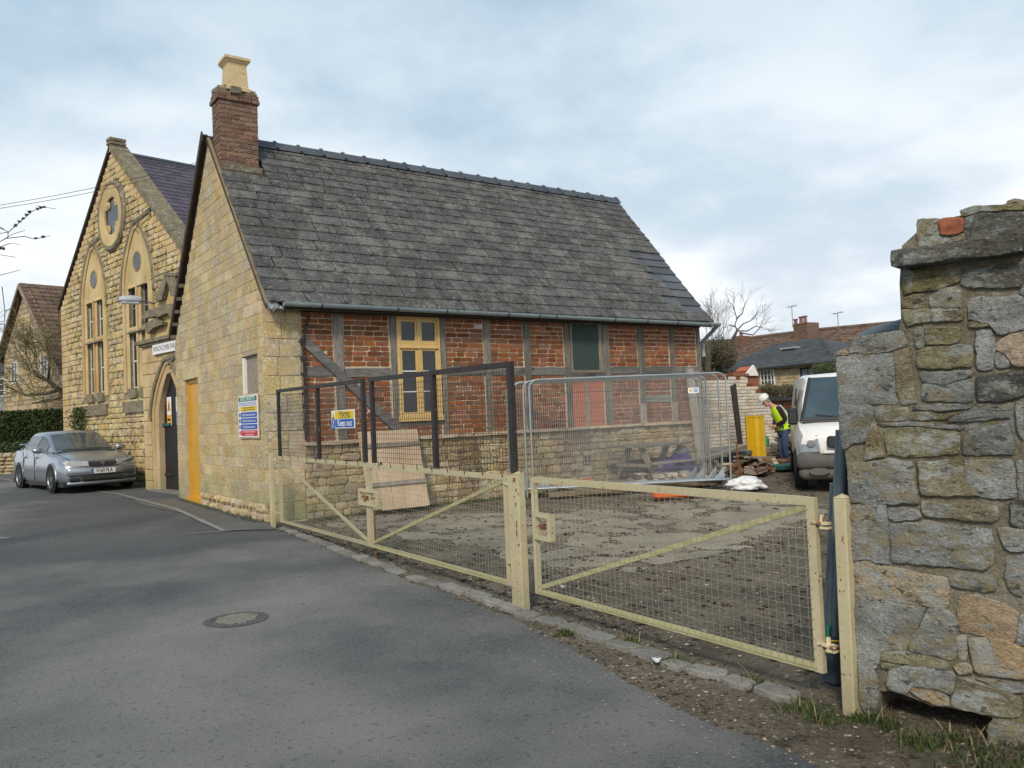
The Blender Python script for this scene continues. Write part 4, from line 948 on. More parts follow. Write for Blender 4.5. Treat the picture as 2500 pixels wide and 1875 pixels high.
def arch_half(z, half, zs, za):
    """half width of a pointed arch at height z"""
    if z <= zs: return half
    t = (z-zs)/(za-zs); return half*(1-t**1.9) if t < 1 else -1
def hspan(v0, v1):
    if v1 <= HE: return HL+.02, HR
    k = (v1-HE)/(HA-HE); return HL+(HC-HL)*k+.05, HR+(HC-HR)*k-.05
rc = (HC, 7.18)
def clear(u0, u1, v0, v1):
    for cu in (-3.33, -.20):
        if v1 > 2.45:
            h = arch_half((v0+v1)/2, 1.0, 5.05, 6.75)
            if h > 0 and u1 > cu-h and u0 < cu+h: return False
    um, vm = (u0+u1)/2, (v0+v1)/2
    return (um-rc[0])**2+(vm-rc[1])**2 > .98**2
for (u0, u1, v0, v1) in courses(hspan, 0, 8.85, .165, .30, .014, (), hj=.25, wj=.5, rnd=rh):
    if not clear(u0, u1, v0, v1):
        # trim against an arch or the round window
        ok = False
        for t in (.7, .45):
            for a, c in ((u0, u0+(u1-u0)*t), (u1-(u1-u0)*t, u1)):
                if clear(a, c, v0, v1): u0, u1, ok = a, c, True; break
            if ok: break
        if not ok: continue
    edge = u0 < HL+.35 or (v0 > HE-.2 and (u0 < hspan(v0, v1)[0]+.25 or u1 > hspan(v0, v1)[1]-.25))
    hs.add('ashlar' if edge else 'pitched', 'dressed_stone' if edge else 'rockfaced_stone', piece_m(HF, u0, u1, v0, v1, -.06, .012 if edge else .012+rh.uniform(0, .025)), hw, sqrt((u1-u0)*(v1-v0)))
hs.done()
def arch_pts(cu, half, zs, za, n=14, side=0):
    L = [(cu-arch_half(zs+(za-zs)*i/n, half, zs, za), zs+(za-zs)*i/n) for i in range(n+1)]
    Rr = [(cu+arch_half(zs+(za-zs)*i/n, half, zs, za), zs+(za-zs)*i/n) for i in range(n+1)]
    return L+Rr[::-1][1:]
def molding(name, pts, wd, n0, n1, mat, parent, out=True):
    """flat band following a polyline in a wall plane"""
    b = B(); P = [Vector(p) for p in pts]; inn = []; o_ = []
    for i, p in enumerate(P):
        d = (P[min(i+1, len(P)-1)]-P[max(i-1, 0)]).normalized(); nn_ = Vector((-d.y, d.x)); o_.append(p+nn_*wd)
        inn.append(p)
    fr = parent_fr[0]
    rings = [[fr.p(p.x, p.y, n0) for p in inn], [fr.p(p.x, p.y, n1*.75+n0*.25) for p in inn], [fr.p(p.x+(q.x-p.x)*.3, p.y+(q.y-p.y)*.3, n1) for p, q in zip(inn, o_)], [fr.p(p.x+(q.x-p.x)*.75, p.y+(q.y-p.y)*.75, n1) for p, q in zip(inn, o_)], [fr.p(q.x, q.y, n0) for q in o_]]
    for r0, r1 in zip(rings, rings[1:]): b.strip(r0, r1)
    for e_ in (0, -1): b.add([r[e_] for r in rings], [tuple(range(5))])
    return b.obj(name, mat, parent)
parent_fr = [HF]
for wi, cu in enumerate((-3.33, -.20)):
    b = B(); hl = [(h[0]-0, h[1], h[2], h[3]) for h in win if abs((h[0]+h[1])/2-cu) < .6]
    slab_with_holes(b, HF, cu-.82, cu+.82, 2.45, 5.12, -.03, .0, hl)
    pts = arch_pts(cu, .82, 5.12, 6.62); b.prism([HF.p(u, v, -.03) for u, v in pts], hn*.03)
    wf = b.obj('window', 'dressed_stone', hall, label='pointed stone window %s' % ('behind the street lamp' if wi else 'at the far left of the gable'))
    b = B(); frbox(b, HF, cu-.035, cu+.035, 2.5, 5.15, .0, .05); b.obj('mullion', 'dressed_stone', wf)
    for j in (-1, 1):
        b = B(); frbox(b, HF, min(cu+j*.84, cu+j*.98), max(cu+j*.84, cu+j*.98), 2.45, 5.1, -.03, .03); b.obj('jamb', 'dressed_stone', wf)
        for z, hgt in ((3.94, .08), (5.09, .10)):
            b = B(); b.prism([HF.p(cu+j*.18-.22 if j > 0 else cu-.62, z, .0), HF.p(cu+j*.18-.22 if j > 0 else cu-.62, z, .09 if z < 5 else .04), HF.p(cu+j*.18-.22 if j > 0 else cu-.62, z+hgt, .0)], HF.u*.62); b.obj('hood_sill' if z < 5 else 'lintel', 'weathered_moulding' if z < 5 else 'dressed_stone', wf)
        b = B(); frbox(b, HF, cu+j*.4-.25, cu+j*.4+.25, 2.30, 2.54, -.03, .07); b.obj('sill', 'weathered_moulding', wf)
    b = B(); frbox(b, HF, cu-.95, cu+.95, 1.92, 2.22, -.03, .08, .01); b.obj('apron_block', 'weathered_moulding', wf)
    for h in hl:
        b = B(); frbox(b, HF, h[0], h[1], h[2], h[3], -.115, -.095); b.obj('pane', 'dark_glass', wf)
        b = B(); zz = h[2]+(h[3]-h[2])*.5
        for (a, c, p, q) in ((h[0], h[0]+.025, h[2], h[3]), (h[0], h[1], h[2], h[2]+.03), (h[0], h[1], zz-.014, zz+.014), (h[1]-.025, h[1], h[2], h[3])): frbox(b, HF, a, c, p, q, -.095, -.08)
        b.obj('casement_bar', 'white_paint' if h[2] < 3 or wi == 0 else 'grey_timber', wf)
    # round light in the head
    b = B(); m = HF.m(cu, 5.72, 0) @ Matrix.Rotation(pi/2, 4, 'X'); b.lathe([(.20, .002), (.235, .02), (.26, .002)], 18, m); b.obj('roundel', 'weathered_moulding', wf); b = B(); b.lathe([(0, .004), (.2, .004)], 18, m); b.obj('pane', 'dark_glass', wf)
    molding('hood_mould', [(cu-.98, 4.88)]+arch_pts(cu, .98, 5.05, 6.78)+[(cu+.98, 4.88)], .13, .0, .055, 'weathered_moulding', wf)
    molding('arch_ring', [(cu-.83, 5.1)]+arch_pts(cu, .83, 5.12, 6.63), .12, -.02, .045, 'dressed_stone', wf)
# round window
ro = B(); m = HF.m(rc[0], rc[1], 0) @ Matrix.Rotation(pi/2, 4, 'X')
ro.lathe([(.80, .0), (.80, .07), (.84, .095), (.90, .095), (.95, .04), (.95, -.03)], 32, m); rw_ = ro.obj('round_window', 'weathered_moulding', hall, smooth=radians(40))
b = B(); b.lathe([(.50, .0), (.50, .05), (.60, .075), (.81, .085)], 32, m)
b.obj('stone_ring', 'dressed_stone', rw_, smooth=radians(40))
b = B(); b.lathe([(0, .004), (.54, .004)], 24, m); b.obj('pane', 'dark_glass', rw_)
for k in range(4):
    a = k*pi/2+pi/4; b = B(); mm = HF.m(rc[0]+.46*cos(a), rc[1]+.46*sin(a), .03) @ Matrix.Rotation(pi/2, 4, 'X'); b.lathe([(0, .02), (.12, .02), (.15, -.05)], 12, mm)
    frbox(b, HF, rc[0]+.40*cos(a)-.05, rc[0]+.40*cos(a)+.05, rc[1]+.40*sin(a)-.05, rc[1]+.40*sin(a)+.05, .0, .05); b.obj('tracery', 'dressed_stone', rw_)
# coping, finial, kneelers, roof
b = B(); b.prism([HF.p(HL-.10, HE-.14, -.10), HF.p(HC, HA-.02, -.10), HF.p(HC, HA+.08, -.10), HF.p(HL-.10, HE-.04, -.10)], hn*.17); b.obj('coping', 'dark_barge', hall, label='thin dark verge on the far slope')
n = 16
for k in range(n):
    a0, a1 = k/n, (k+1)/n-.004; P = lambda t, o_: HF.p(HC+(HR+.15-HC)*t, HA+(HE-.1-HA)*t+o_, -.40)
    b = B(); b.prism([P(a0, -.06), P(a1, -.06), P(a1, .13), P(a0, .13)], hn*.46); b.obj('coping_stone', 'weathered_moulding', hall)
b = B(); frbox(b, HF, HC-.12, HC+.12, HA-.1, HA+.10, -.30, .05); frbox(b, HF, HC-.15, HC+.15, HA+.10, HA+.16, -.33, .08); frbox(b, HF, HC-.13, HC+.13, HA+.16, HA+.20, -.31, .06); frbox(b, HF, HC-.15, HC+.15, HA+.20, HA+.27, -.33, .08); b.obj('finial', 'weathered_moulding', hall)
b = B(); b.prism([HF.p(HC, HA-.15, -.5), HF.p(HR, HE-.2, -.5), HF.p(HR, HE-.3, -.5), HF.p(HL, HE-.3, -.5), HF.p(HL, HE-.2, -.5)], hn*-11); hr = b.obj('roof', 'dark_slate', hall)
hsl = Pieces('roof_slate', 300); sd_ = Vector(HF.p(HR, HE-.2, 0))-Vector(HF.p(HC, HA-.15, 0)); SLh = sd_.length; sdn = sd_.normalized(); nrm_ = Vector((0, 0, 1)).cross(Vector(hn)).normalized()
rn2 = (Vector(-hn)).cross(-sdn).normalized(); rn2 = rn2 if rn2.z > 0 else -rn2
k = 0; s_ = .05
while s_ < SLh*.75:
    x = .52; 
    while x < 6.5:
        wd = rh.uniform(.24, .34); c = Vector(HF.p(HC, HA-.15, 0))+sdn*(s_+.12)-Vector(hn)*(x+wd/2)+rn2*.03
        ux = -Vector(hn); vy = (-sdn+rn2*-.06).normalized(); vn = ux.cross(vy)
        if vn.dot(rn2) > 0: vn = vn
        M_ = Matrix(((ux.x, -vn.x, vy.x, c.x), (ux.y, -vn.y, vy.y, c.y), (ux.z, -vn.z, vy.z, c.z), (0, 0, 0, 1))) @ Matrix.Diagonal((wd-.008, .012, .30, 1))
        hsl.add('newslate', 'purple_slate', M_, hr, .25); x += wd
    s_ += .225; k += 1
hsl.done()
b = B(); P0 = HF.p(HC, HA-.1, -.5)
b.prism([P0, P0+sdn*.16+Vector((0, 0, .05)), P0+sdn*.16, P0-Vector((0, 0, .08)), P0-nrm_*.0], -hn*10.5); b.tube(P0+Vector((0, 0, .02)), P0-hn*10.5+Vector((0, 0, .02)), .07, 8); b.obj('ridge', 'ridge_clay', hall)
# porch ---------------------------------------------------------------------
QP = (4.056, 20.449, 0); PF = Fr(QP, hn); parent_fr[0] = PF      # u=-s
por = thing('hall_porch', (QP[0]+1.2, QP[1]-1, .1), 'small stone porch with pointed doorway between the hall and the cottage', 'porch')
DC = 1.40; dz0, dsp, dza = .13, 1.70, 2.80
b = B()
pl_ = [(0, 0), (0, 3.42), (.30, 3.9), (.62, 4.3), (.62, 4.0), (1.0, 4.35), (1.45, 5.0), (1.95, 4.3), (2.6, 3.45), (3.2, 3.42), (3.2, 0)]
door = arch_pts(DC, .60, dsp, dza, 12)
top = [(1.0, 3.5), (2.6, 3.5)]
bm_pts = [(.0, -.1), (.0, 3.5), (2.9, 3.5), (2.9, -.1), (DC+.60, -.1)]+door[::-1]+[(DC-.60, -.1)]
bm = bmesh.new(); vs = [bm.verts.new(PF.p(u, v, -.02)) for u, v in bm_pts]; f = bm.faces.new(vs); r_ = bmesh.ops.extrude_face_region(bm, geom=[f]); bmesh.ops.translate(bm, vec=Vector(hn)*-.45, verts=[x for x in r_['geom'] if isinstance(x, bmesh.types.BMVert)]); bmesh.ops.triangulate(bm, faces=bm.faces); bm.verts.index_update()
b.add([v.co[:] for v in bm.verts], [[v.index for v in q.verts] for q in bm.faces]); bm.free()
pw = b.obj('porch_wall', 'dressed_stone', por)
b = B(); b.prism([PF.p(u, v, -.06) for u, v in [(.0, 3.5), (.08, 3.9), (.5, 4.0), (.75, 4.25), (1.0, 4.5), (1.12, 4.95), (1.55, 4.95), (1.8, 4.4), (2.2, 3.5)]], hn*-.35); b.obj('pediment', 'dressed_stone', por)
rp_ = random.Random(4); ps = Pieces('stone')
for (u0, u1, v0, v1) in courses(lambda a, c: (.0, 2.85), .05, 3.4, .27, .42, .012, (), rnd=rp_):
    h = arch_half((v0+v1)/2, .98, dsp, dza+.30)
    if h > 0:
        if u0 > DC-h and u1 < DC+h: continue
        if u0 < DC-h < u1: u1 = DC-h
        if u0 < DC+h < u1: u0 = DC+h
        if u1-u0 < .06: continue
    ps.add('ashlar', 'dressed_stone', piece_m(PF, u0, u1, v0, v1, -.06, .0+rp_.uniform(0, .012)), pw, .3)
ps.done()
for k, (hf, wd, n0, n1, mt) in enumerate(((.93, .11, .0, .05, 'weathered_moulding'), (.82, .11, -.03, .01, 'dressed_stone'), (.71, .11, -.08, -.03, 'dressed_stone'), (.61, .10, -.14, -.07, 'dressed_stone'))):
    molding('hood_mould' if k == 0 else 'arch_order', [(DC-hf, dsp-.0 if k == 0 else .1)]+arch_pts(DC, hf, dsp, dza+(hf-.60)*.85, 14)+[(DC+hf, dsp if k == 0 else .1)], wd, n0, n1, mt, pw)
b = B(); b.prism([PF.p(u, v, -.145) for u, v in [(DC-.60, .1)]+door+[(DC+.60, .1)]], hn*-.05); dd_ = b.obj('door', 'black_door', por, label='black painted pointed door')
b = B()
for k in range(1, 8): frbox(b, PF, DC-.6+k*.15-.004, DC-.6+k*.15+.004, .12, 2.3, -.145, -.139)
b.obj('board_joint', 'dark_barge', dd_)
for z, m_ in ((1.55, 'gate_green'), (.42, 'black_iron')):
    b = B(); frbox(b, PF, DC-.62, DC-.2, z, z+.06, -.145, -.12 if z < 1 else -.09); b.obj('strap_hinge', m_, dd_)
b = B(); frbox(b, PF, DC-.95, DC+.9, -.1, .12, -.45, .12); b.obj('step', 'sett_stone', por)
b = B(); frbox(b, PF, -.13, 3.0, 3.46, 3.54, -.1, .12); frbox(b, PF, -.04, 3.0, 3.40, 3.46, -.1, .07); b.obj('cornice', 'weathered_moulding', por)
def relief(name, pts, n0, n1, mat='weathered_moulding'):
    b = B(); q = [PF.px(x, y, n1) for x, y in pts]; b.prism([PF.p(u, v, n0) for u, v in q], hn*(n1-n0)); b.obj(name, mat, por)
K = lambda L: [(290+x/5.1875, 540+y/5.1875) for x, y in L]
relief('coping_stone', K([(285, 1215), (330, 1140), (462, 1108), (465, 1200), (300, 1238)]), -.05, .07)
relief('coping_stone', K([(465, 1110), (560, 1055), (650, 1045), (695, 1090), (690, 1210), (650, 1210), (610, 1160), (490, 1215), (465, 1210)]), -.05, .06)
relief('scroll_stone', K([(330, 1300), (460, 1225), (500, 1270), (545, 1275), (540, 1310), (430, 1350), (360, 1425), (335, 1400)]), -.05, .08)
relief('coping_stone', K([(440, 1000), (480, 910), (575, 690), (600, 690), (595, 780), (545, 990), (470, 1010)]), -.05, .05)
relief('coping_stone', K([(575, 660), (700, 665), (740, 850), (735, 935), (660, 945), (610, 760)]), -.05, .06)
relief('cap_stone', K([(560, 650), (720, 655), (722, 690), (565, 690)]), -.05, .08)
# the hall's signs: things of their own
def board(name, fr, u0, u1, v0, v1, n0, n1, mat, label, cat='sign', group=None):
    t = thing(name, fr.p((u0+u1)/2, v0, (n0+n1)/2), label, cat, group=group); b = B(); frbox(b, fr, u0, u1, v0, v1, n0, n1); b.obj('board', mat, t); return t
sg = board('parish_sign', PF, .77, 2.5, 3.17, 3.39, .045, .07, 'sign_white', 'long white name board lettered WINCHCOMBE PARISH above the pointed black door')
text('WINCHCOMBE PARISH', PF.m(1.49, 3.28, .0715), .17, 'ink', sg, sx=.76)
u, v = PF.px(414, 1006, -.14); s1 = board('door_notice', PF, u-.13, u+.10, v-.31, v+.34, -.143, -.136, 'sign_white', 'small white and amber warning notice on the black door, nearer the hinges', group=None)
b = B(); frbox(b, PF, u-.12, u+.09, v-.29, v-.06, -.136, -.133); b.obj('amber_panel', 'amber', s1)
b = B(); b.prism([PF.p(u-.105, v+.02, -.136), PF.p(u+.075, v+.02, -.136), PF.p(u-.015, v+.31, -.136)], hn*.003); b.obj('triangle', 'amber', s1)
b = B(); frbox(b, PF, u-.03, u+.0, v+.05, v+.2, -.132, -.130); frbox(b, PF, u-.1, u+.07, v-.2, v-.15, -.133, -.131); b.obj('lettering', 'ink', s1)
u, v = PF.px(434, 1004, -.14); s2 = board('door_notice', PF, u-.08, u+.16, v-.29, v+.32, -.143, -.136, 'sign_white', 'small white and blue notice on the black door, half hidden by the cottage corner')
b = B(); frbox(b, PF, u-.07, u+.15, v-.28, v-.0, -.136, -.133); b.obj('blue_panel', 'sign_blue', s2)
# ------------------------------------------------------------------ house beyond the hall
hA = O3+ray(62, 692)*35; al2 = radians(12); t2 = Vector((-sin(al2), cos(al2), 0)); n2_ = Vector((-cos(al2), -sin(al2), 0))
LF = Fr((hA[0], hA[1], 0), n2_); W2_, ZA, ZB = 3.2, hA[2]-.1, hA[2]-2.95
hou = thing('stone_house', LF.p(0, 0, -4), 'pale stone house with brown tiled gable roof beyond the hall, behind a bare tree', 'house')
b = B(); b.prism([LF.p(-W2_+.15, 0, 0), LF.p(-W2_+.15, ZB+.15, 0), LF.p(0, ZA-.1, 0), LF.p(W2_+1.2, ZB-.9, 0), LF.p(W2_+1.2, 0, 0)], n2_*-8); hwl = b.obj('wall', 'lime_mortar', hou)
hp = Pieces('stone', 300); r3 = random.Random(9)
def lsp(a, c):
    k = max(0, (c-ZB)/(ZA-ZB)); return (-W2_+.15)*(1-k)+.05, min(W2_+1.2, W2_*(1-k)+.3 if c > ZB-.7 else W2_+1.2)
for (u0, u1, v0, v1) in courses(lsp, 1.2, ZA-.3, .22, .5, .02, (), rnd=r3): hp.add('ashlar', 'cotswold_rubble', piece_m(LF, u0, u1, v0, v1, -.02, .02+r3.uniform(0, .02)), hwl, .3)
hp.done()
for sgn in (-1, 1):
    b = B(); w3 = W2_+.25 if sgn < 0 else W2_+2.0; zz = ZA-(ZA-ZB)*w3/W2_
    b.prism([LF.p(0, ZA+.1, .25), LF.p(sgn*w3, zz+.1, .25), LF.p(sgn*w3, zz-.05, .25), LF.p(0, ZA-.08, .25)], n2_*-9); rf2 = b.obj('roof', 'brown_tile', hou)
    b = B(); b.prism([LF.p(0, ZA+.06, .30), LF.p(sgn*w3, zz+.06, .30), LF.p(sgn*w3, zz-.12, .30), LF.p(0, ZA-.12, .30)], n2_*-.05); b.obj('barge_board', 'grey_timber', hou)
    if sgn > 0:
        tp = Pieces('roof_tile', 300); dn = (LF.p(w3, zz, 0)-LF.p(0, ZA, 0)); Ld = dn.length; dn.normalize(); up_ = Vector((-n2_)).cross(-dn); up_ = up_ if up_.z > 0 else -up_; s_ = .1
        while s_ < Ld:
            x = -.25
            while x < 4.2:
                c = LF.p(0, ZA+.1, 0)+dn*(s_+.1)-n2_*(x+.17)+up_*.03; ux = -n2_; vy = (-dn-up_*.1).normalized(); vn = ux.cross(vy)
                tp.add('slate', 'brown_tile', Matrix(((ux.x, -vn.x, vy.x, c.x), (ux.y, -vn.y, vy.y, c.y), (ux.z, -vn.z, vy.z, c.z), (0, 0, 0, 1))) @ Matrix.Diagonal((.32, .035, .36, 1)), rf2, .3); x += .34
            s_ += .30
        tp.done()
def simple_window(parent, fr, u0, u1, v0, v1, cols=2, rows=2, n=.03, frame='white_paint', glass='dark_glass'):
    b = B(); f_ = .05
    for (a, c, p, q) in ((u0, u0+f_, v0, v1), (u1-f_, u1, v0, v1), (u0, u1, v0, v0+f_), (u0, u1, v1-f_, v1)): frbox(b, fr, a, c, p, q, n-.02, n+.03)
    for k in range(1, cols): x = u0+(u1-u0)*k/cols; frbox(b, fr, x-.02, x+.02, v0, v1, n-.02, n+.02)
    for k in range(1, rows): z = v0+(v1-v0)*k/rows; frbox(b, fr, u0, u1, z-.015, z+.015, n-.02, n+.02)
    w_ = b.obj('window', frame, parent)
    b = B(); frbox(b, fr, u0+.02, u1-.02, v0+.02, v1-.02, n-.03, n-.005); b.obj('pane', glass, w_)
    return w_
for (xa, ya, xb, yb) in ((31, 886, 47, 935), (103, 868, 121, 922)):
    u0, v1 = LF.px(xa, ya); u1, v0 = LF.px(xb, yb); simple_window(hou, LF, u0, u1, v0, v1, 2, 2, .05)
# far left neighbour
p0 = O3+ray(-10, 960)*52; NF = Fr((p0[0], p0[1], 0), -CF+np.array([0, 0, CF[2]])); nb_ = thing('grey_house', NF.p(-2, 0, -3), 'grey rendered house at the far left edge with white window', 'house')
b = B(); frbox(b, NF, -9, .75, 0, NF.px(0, 905)[1], -6, 0); b.obj('wall', 'wall_grey', nb_); zt = NF.px(0, 905)[1]
b = B(); b.prism([NF.p(-9, zt-.1, .3), NF.p(-9, zt+1.6, -2.5), NF.p(-9, zt-.1, -6)], NF.u*9.9); b.obj('roof', 'dark_slate', nb_)
u, v = NF.px(4, 945); simple_window(nb_, NF, u-.9, u+.22, v-.6, v+.55, 3, 3)
# ------------------------------------------------------------------ houses to the right, beyond the yard
tA = Vector((.13, .99, 0)).normalized(); nA = Vector((-tA.y, tA.x, 0)); pA = O3+ray(1905, 885)*36; RF = Fr((pA[0], pA[1], 0), nA)      # u runs to the right = -tA
cotA = thing('slate_cottage', RF.p(0, 0, -3), 'low stone cottage with dark slate hipped roof across the yard', 'house')
uL, zE = RF.px(1740, 902); uR, _ = RF.px(2048, 885); zE = 3.10
zRg = 4.35; dep = 3.5
b = B(); frbox(b, RF, uL, uR-.3, 0, zE, -7, 0); wA = b.obj('wall', 'lime_mortar', cotA); sp = Pieces('stone', 300)
wins = [RF.px(1857, 904)+RF.px(1893, 935), RF.px(1955, 899)+RF.px(1994, 940)]
hol = [(a, c, d, b_) for (a, b_, c, d) in wins]
for (u0, u1, v0, v1) in courses(lambda a, c: (uL, uR-.3), 1.0, zE, .15, .32, .02, [(h[0]-.1, h[1]+.1, h[2]-.1, h[3]+.1) for h in hol], rnd=r3): sp.add('rubble', 'cotswold_rubble', piece_m(RF, u0, u1, v0, v1, -.02, .03), wA, .2)
sp.done()
simple_window(cotA, RF, hol[0][0], hol[0][1], hol[0][2]-.1, hol[0][3], 4, 3, .02)
simple_window(cotA, RF, hol[1][0], hol[1][1], hol[1][2], hol[1][3], 2, 1, .02, 'burgundy', 'blue_glass')
b = B(); uh = RF.px(1998, 836, -dep)[0]
e0, e1 = RF.p(uL, zE-.03, .25), RF.p(uR, zE-.03, .25); r0, r1 = RF.p(uL+1, zRg+.1, -dep), RF.p(uh, zRg+.1, -dep); k0, k1 = RF.p(uL, zE, -2*dep), RF.p(uR, zE, -2*dep)
b.add([e0, e1, r1, r0, k0, k1], [(0, 1, 2, 3), (1, 5, 2), (5, 4, 3, 2), (4, 0, 3), (0, 4, 5, 1)]); rA = b.obj('roof', 'dark_slate', cotA)
sp = Pieces('roof_slate', 300); v_ = (r0-e0); 
for k in range(16):
    t = k/16; a = e0+(r0-e0)*t; c = e1+(r1-e1)*t; L_ = (c-a).length; dx = (c-a).normalized(); up = (r0-e0)-dx*(r0-e0).dot(dx); up.normalize(); nr = dx.cross(up); nr = nr if nr.z > 0 else -nr; x = 0
    while x < L_-.1:
        wd = r3.uniform(.3, .5); q = a+dx*(x+wd/2)+up*.1+nr*.02; vy = (up-nr*.05).normalized(); vn = dx.cross(vy)
        sp.add('newslate', 'dark_slate', Matrix(((dx.x, -vn.x, vy.x, q.x), (dx.y, -vn.y, vy.y, q.y), (dx.z, -vn.z, vy.z, q.z), (0, 0, 0, 1))) @ Matrix.Diagonal((min(wd, L_-x)-.01, .02, .24, 1)), rA, .3); x += wd
sp.done()
b = B(); frbox(b, RF, uL, uR, zE-.09, zE+.0, .22, .32); b.obj('gutter', 'black_plastic', cotA)
m0 = RF.p(RF.px(1925, 852, -2)[0], 3.95, -2.0); b = B(); frbox(b, RF, RF.uv(m0)[0]-.45, RF.uv(m0)[0]+.45, 3.98, 4.07, -2.3, -1.9); b.obj('flashing', 'lead', cotA)
def brick_stack(fr, u0, u1, v0, v1, n0, n1, parent, lim=120, mat='chimney_brick'):
    b = B(); frbox(b, fr, u0+.02, u1-.02, v0, v1-.02, n0+.02, n1-.02); c = b.obj('chimney', mat, parent)
    P = Pieces('brick', lim)
    for (a, q, p, r_) in courses(lambda x, y: (u0, u1), v0, v1, .085, .24, .014, (), rnd=r3): P.add('brick', mat, piece_m(fr, a, q, p, r_, n1-.05, n1+(.03 if p > v1-.12 else 0)), c, .1)
    P.done(); return c
pB = O3+ray(1905, 818)*56; BF = Fr((pB[0], pB[1], 0), nA)
long = thing('long_tiled_house', BF.p(0, 0, -4), 'long house with sagging brown tiled roof and brick chimneys rising behind the slate cottage', 'house')
cs = [(1560, 862), (1665, 842), (1790, 832), (1905, 818), (2010, 806), (2110, 797), (2230, 786)]
top = [BF.px(x, y) for x, y in cs]; b = B()
A = [BF.p(u, v, 0) for u, v in top]; Q = [BF.p(u, 3.2, 4.2) for u, v in top]; Z = [BF.p(u, 3.2, -4.2) for u, v in top]
b.strip(A, Q); b.strip(Z, A); b.strip(Q, Z); rB = b.obj('roof', 'brown_tile', long)
P = Pieces('roof_tile', 300)
for k in range(34):
    for i in range(len(A)-1):
        a = A[i]+(Q[i]-A[i])*(k/34); c = A[i+1]+(Q[i+1]-A[i+1])*(k/34); L_ = (c-a).length; dx = (c-a)/L_; up = (A[i]-Q[i]).normalized(); nr = dx.cross(up); nr = nr if nr.z > 0 else -nr; n = int(L_/.27)
        for j in range(n):
            if r3.random() < .3: continue
            q = a+dx*(j+.5)*L_/n-up*.1+nr*.02; vy = (up-nr*.06).normalized(); vn = dx.cross(vy)
            P.add('slate', 'brown_tile', Matrix(((dx.x, -vn.x, vy.x, q.x), (dx.y, -vn.y, vy.y, q.y), (dx.z, -vn.z, vy.z, q.z), (0, 0, 0, 1))) @ Matrix.Diagonal((L_/n-.01, .03, .19, 1)), rB, .3)
P.done()
b = B(); b.path([p+Vector((0, 0, .05)) for p in A], .13, 6); b.obj('ridge', 'brown_tile', long)
b = B(); frbox(b, BF, top[0][0], top[-1][0], 0, 3.3, -3.9, 3.9); b.obj('wall', 'cotswold_rubble', long)
def bx(x0, y0, x1, y1, off=0): a = BF.px(x0, y0, off); c = BF.px(x1, y1, off); return a[0], c[0], c[1], a[1]
u0, u1, v0, v1 = bx(1936, 791, 1974, 845, 1.5); c = brick_stack(BF, u0, u1, v0-.9, v1, .4, 1.5, long)
for px0, ptop in ((1942, 777), (1955, 771), (1965, 769)):
    q = BF.px(px0, ptop, 1.0); b = B(); m = Matrix.Translation(BF.p(q[0], v1-.05, 1.0)); h = q[1]-v1; b.lathe([(.15, 0), (.17, .05), (.12, .12), (.11, h-.1), (.16, h-.08), (.16, h), (.09, h), (.08, h-.3)], 10, m); b.obj('chimney_pot', 'pot_clay', c, smooth=radians(40))
u0, u1, v0, v1 = bx(1786, 822, 1810, 856, 1.2); c = brick_stack(BF, u0, u1, v0-.9, v1, .3, 1.2, long)
b = B(); b.lathe([(.13, 0), (.11, .3)], 8, Matrix.Translation(BF.p((u0+u1)/2+.1, v1-.02, .8))); b.obj('chimney_pot', 'pot_clay', c)
u0, u1, v0, v1 = bx(2102, 791, 2116, 806, .2); brick_stack(BF, u0, u1, v0-.6, v1, -.5, .2, long)
u0, u1, v0, v1 = bx(1922, 828, 1932, 850, 3.5); b = B(); frbox(b, BF, u0, u1, v0-.5, v1, 3.0, 3.5); b.obj('chimney', 'chimney_brick', long)
def aerial(x, ytop, ybot, off, label):
    q = BF.px(x, ytop, off); q2 = BF.px(x, ybot, off); t = thing('tv_aerial', BF.p(q[0], q2[1], off), label, 'aerial', group=None); b = B(); b.tube(BF.p(q[0], q2[1], off), BF.p(q[0], q[1], off), .03, 5); b.obj('mast', 'wire_galv', t)
    b = B(); top_ = BF.p(q[0], q[1], off); b.tube(top_-BF.u*.35+Vector((0, 0, -.02)), top_+BF.u*.38+Vector((0, 0, .08)), .02, 4)
    for k in range(-3, 4): b.tube(top_+BF.u*k*.11+Vector((0, 0, .02))-BF.n*.2, top_+BF.u*k*.11+Vector((0, 0, .02))+BF.n*.2, .012, 3)
    b.obj('antenna', 'wire_galv', t); return t
aerial(1933, 749, 800, 1.4, 'television aerial beside the three pot chimney'); a2_ = aerial(2045, 765, 806, .1, 'television aerial standing alone on the ridge right of the big chimney')
# small brick outhouse roof by the bush
p0 = O3+ray(1800, 905)*30; OF = Fr((p0[0], p0[1], 0), nA); oh = thing('brick_outhouse', OF.p(0, 0, -1.5), 'small orange brick outhouse with a white painted gable edge behind the broken wall', 'outhouse')
u0, v1 = OF.px(1787, 897); u1, v0 = OF.px(1822, 911); b = B(); frbox(b, OF, u0, u1, 0, v0+.1, -.6, 0); b.obj('wall', 'old_brick', oh)
b = B(); b.prism([OF.p(u0, v0-.05, .1), OF.p(u0, v1, -.4), OF.p(u0, v1-.1, -.6)], OF.u*(u1-u0)); b.obj('roof', 'terracotta_board', oh)
b = B(); b.prism([OF.p(u1, v0-.1, .15), OF.p(u1, v1+.03, -.3), OF.p(u1, v0-.1, -.5)], OF.u*.10); b.obj('verge', 'white_paint', oh)
